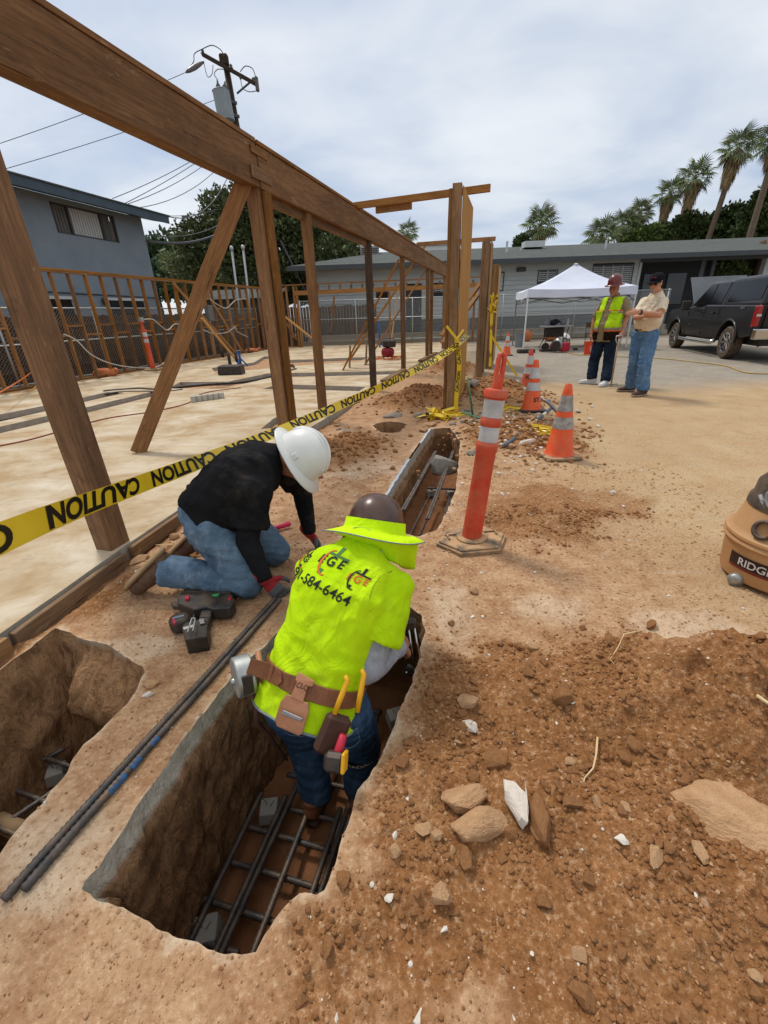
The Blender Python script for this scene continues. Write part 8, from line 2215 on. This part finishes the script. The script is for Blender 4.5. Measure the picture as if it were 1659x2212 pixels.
J1 = dict(head=jp(610, 392, 8.50), neck=jp(625, 505, 8.58), chest=jp(575, 730, 8.58), pel=jp(478, 1130, 8.62), sR=jp(440, 625, 8.74), sL=jp(785, 610, 8.46), eR=jp(290, 900, 8.80), eL=jp(805, 860, 8.42), wR=jp(245, 1130, 8.70), wL=jp(735, 1085, 8.25),
          hR=jp(385, 1200, 8.68), hL=jp(565, 1200, 8.54), kR=jp(285, 1560, 8.66), kL=jp(520, 1570, 8.44), aR=g1(235, 1915, .09), aL=g1(455, 1945, .09), tR=g1(30, 1905, .05), tL=g1(350, 1975, .05), look=V((-.75, -.62, -.12)), up=V((0, 0, 1)))
WSH = mat('shoe_white', '#c6c7c8', '#d4d5d6', 6, .6); DSH = mat('shoe_brown', '#3d2a20', '#4d372b', 6, .7)
m1, sh1, HM1, at1 = standing('m1', 'person in lime safety vest and red brown hard hat holding a long tool', J1, dict(skin=SKIN, jeans=DEN3, shirt=KHK, shoe=WSH, sole=WSH),
    dict(curl=(.8, 1.2), palm=((.8, -.3, 0), (0, -.3, -.9)), thumbs=(1, 1), hdir=(V((-.1, -.15, -1)), V((-.5, -.5, -.45))), leg=(.105, .085, .082), hem=-.09, rad=((.205, .165), (.20, .15), (.20, .14), (.18, .115)), belly=.035))
sd1 = (J1['sL'] - J1['sR']); sd1.z = 0; sd1.normalize(); fw1 = V((0, 0, 1)).cross(sd1) * -1; fw1 = fw1 if fw1.y < 0 else -fw1
zn, zp = J1['neck'].z, J1['pel'].z
def vx(c_):   # sideways from the body line at that height
    t = (c_.z - zp) / (zn - zp); m_ = J1['pel'].lerp(J1['neck'], t); return (c_ - m_).dot(sd1), (c_ - m_).dot(fw1)
def vest(z0, z1, x0=0.0, wide=.23, thr=None):
    def f(c_, n_):
        if not (zp + z0 < c_.z < zp + z1): return False
        x, y = vx(c_); op = .045 + .05 * max(0, (c_.z - zp) / .5)
        if abs(x) > wide: return False
        return not (y > 0 and abs(x + .02) < (.06 if c_.z < zp + .4 else .045))
    return f
patch(sh1, vest(.13, .36), .016, 'vest_panel', VLIME, m1); patch(sh1, vest(.36, .40), .019, 'vest_band', VSIL, m1); patch(sh1, vest(.40, .62, 0, .175), .016, 'vest_shoulder', VLIME, m1)
patch(sh1, vest(.085, .13), .019, 'vest_band', VSIL, m1); patch(sh1, vest(.07, .085), .018, 'vest_piping', VOR, m1); patch(sh1, vest(-.08, .07), .018, 'vest_pocket', VBK, m1); patch(sh1, vest(.40, .415), .0185, 'vest_piping', VOR, m1)
for x in (-.13, .13):
    o_ = J1['pel'].lerp(J1['neck'], .5) + sd1 * x + fw1 * .175; ob('vest_pocket', MB().box(o_, (.10, .02, .13), frame(sd1)), VLIME, m1, bevel=.01); ob('pocket_flap', MB().box(o_ + V((0, 0, .06)) + fw1 * .012, (.11, .012, .04), frame(sd1)), VLIME, m1, bevel=.006)
BRH2 = mat('hat_redbrown', '#5a2219', '#6d2c20', 5, .25, .05, 20, spec=.5)
hardhat(J1['head'] + V((0, 0, .072)), HM1, None, BRH2, m1, 1.0, 'full', False)
ob('goatee', blob(MB().ell(at1(0, .072, -.095), (.026, .022, .03), HM1).ell(at1(0, .09, -.048), (.03, .012, .009), HM1), .006, 1, 'goatee'), mat('beard_grey', '#7d7470', '#8f8682', 20, .9), m1)
EYE = mat('eye_dark', '#1a1412', '#221a17', 10, .3)
for q in (-1, 1): ob('eye', MB().ell(at1(q * .032, .072, .014), (.012, .008, .007), HM1, 10, 8), EYE, m1, smooth=True)
ob('collar', MB().lathe([(.085, -.03), (.082, .0), (.078, .03)], 20, J1['neck'] - V((0, 0, .01)), V((0, 0, 1)).rotation_difference(J1['head'] - J1['neck'] + V((0, 0, .1))).to_matrix(), cap=False), KHK, m1, smooth=True)
# long handled tool with D grip
t0, t1 = jp(690, 1150, 8.14), g1(548, 1985, .03)
tl_ = empty('garden_fork', t1, 'long handled fork with a D grip held by the man in the vest', 'fork'); dd = (t1 - t0).normalized()
ob('shaft', MB().tube([t0 + dd * .12, t1], [.016, .014], 8), mat('shaft_ash', '#8c7355', '#a0876a', 8, .7), tl_, smooth=True)
ob('d_grip', MB().tube([t0 + dd * .14, t0 + dd * .06 + V((-.05, 0, 0)), t0 + V((-.05, 0, .0)), t0 + V((.06, 0, .01)), t0 + dd * .07 + V((.05, 0, 0)), t0 + dd * .14], .012, 8), GALV, tl_, smooth=True)
for o_ in (-.09, -.03, .03, .09): ob('tine', MB().tube([t1 + V((0, 0, .04)), t1 + V((o_, -.02, .05)), t1 + V((o_ * 1.2, -.06, .0))], [.010, .008, .005], 6), STL, tl_, smooth=True)
ob('crossbar', MB().tube([t1 + V((-.1, -.02, .05)), t1 + V((.1, -.02, .05))], .009, 6), STL, tl_)

J2 = dict(head=jp(1275, 322, 7.28), neck=jp(1290, 445, 7.36), chest=jp(1225, 720, 7.36), pel=jp(1115, 1060, 7.38), sR=jp(1095, 610, 7.52), sL=jp(1385, 605, 7.20), eR=jp(950, 850, 7.36), eL=jp(1330, 815, 7.02), wR=jp(1120, 830, 7.10), wL=jp(985, 765, 6.99),
          hR=jp(1015, 1115, 7.46), hL=jp(1195, 1115, 7.30), kR=jp(940, 1560, 7.44), kL=jp(1095, 1590, 7.22), aR=g1(850, 2035, .09), aL=g1(1045, 2105, .09), tR=g1(620, 2040, .05), tL=g1(890, 2125, .05), look=V((-.80, -.55, -.16)), up=V((0, 0, 1)))
m2, sh2, HM2, at2 = standing('m2', 'person in cream shirt and black cap standing with arms crossed', J2, dict(skin=SKIN2, jeans=DEN4, shirt=CRM, shoe=DSH, sole=mat('sole_pale', '#a08c72', '#b09c82', 6, .8)),
    dict(curl=(.5, .5), palm=((0, .8, -.3), (0, .8, -.4)), thumbs=(1, -1), hdir=(V((.9, -.2, .1)), V((-.95, .1, -.1))), leg=(.108, .088, .084), hem=.025, rad=((.172, .132), (.195, .14), (.195, .135), (.178, .115)), belly=.032))
CAPM = cloth('cap_black', '#15151a', '#1e1e24')
c0 = J2['head']; S2, L2, U2 = HM2.col[0], HM2.col[1], HM2.col[2]
cp_ = ob('cap', MB().lathe([(.094, 0), (.094, .035), (.086, .065), (.064, .09), (.034, .102), (.004, .105)], 24, c0 + U2 * .050 - L2 * .012, HM2, cap=False, sy=1.15), CAPM, m2, smooth=True)
pk_ = MB()
for i in range(11):
    a = R(25) + R(130) * i / 10
    for (r_, dz) in ((.088, .0), (.088 + .075 * math.sin(a) ** 2 + .01, -.018), (.088 + .075 * math.sin(a) ** 2 + .01, -.022), (.088, -.006)): pk_.v.append(tuple(c0 + U2 * .054 - L2 * .012 + S2 * (r_ * math.cos(a)) + L2 * (r_ * 1.15 * math.sin(a)) + U2 * dz))
for i in range(10):
    for j in range(3): pk_.f.append((i * 4 + j, i * 4 + 4 + j, i * 4 + 5 + j, i * 4 + 1 + j))
ob('peak', pk_, CAPM, cp_, smooth=True)
ob('cap_emblem', MB().box(c0 + U2 * .098 + L2 * .088, (.07, .006, .024), HM2), mat('emblem_red', '#7a1c28', '#8a2532', 8, .8), cp_)
SGL = mat('sunglass_black', '#0c0c0e', '#131315', 6, .12, spec=.6)
sg = ob('sunglasses', MB().box(at2(-.034, .083, .016), (.052, .016, .032), HM2).box(at2(.034, .083, .016), (.052, .016, .032), HM2).box(at2(0, .09, .024), (.03, .008, .008), HM2).box(at2(-.072, .03, .022), (.006, .10, .01), HM2).box(at2(.072, .03, .022), (.006, .10, .01), HM2), SGL, m2, bevel=.004)
ob('stubble', blob(MB().ell(at2(0, .075, -.088), (.030, .024, .026), HM2).ell(at2(0, .09, -.050), (.03, .012, .009), HM2), .006, 1, 'stubble'), mat('beard_grey2', '#8f8078', '#a0928a', 20, .9), m2)
ob('collar', MB().lathe([(.088, -.03), (.085, .0), (.078, .028)], 20, J2['neck'] - V((0, 0, .01)), V((0, 0, 1)).rotation_difference(J2['head'] - J2['neck'] + V((0, 0, .1))).to_matrix(), cap=False), CRM, m2, smooth=True)
sp2 = (J2['chest'] - J2['pel']).normalized(); hs2 = (J2['hL'] - J2['hR']).normalized(); hs2 = (hs2 - sp2 * hs2.dot(sp2)).normalized(); bk2_ = hs2.cross(sp2)
bl_ = MB().lathe([(.172, -.02), (.176, 0), (.172, .02)], 32, J2['pel'] + sp2 * .0 , Matrix((hs2, bk2_, sp2)).transposed(), cap=False, sy=.80)
b2_ = ob('belt', bl_, BLACKP, m2, smooth=True)
fw2 = bk2_ if bk2_.y < 0 else -bk2_
ob('buckle', MB().box(J2['pel'] + fw2 * .145, (.06, .012, .04), frame(hs2)), CHR, b2_, bevel=.004)
w = J2['wL'].lerp(J2['eL'], .12); ob('watch', MB().lathe([(.036, -.015), (.036, .015)], 16, w, V((0, 0, 1)).rotation_difference(J2['wL'] - J2['eL']).to_matrix(), cap=False), BLACKP, m2)
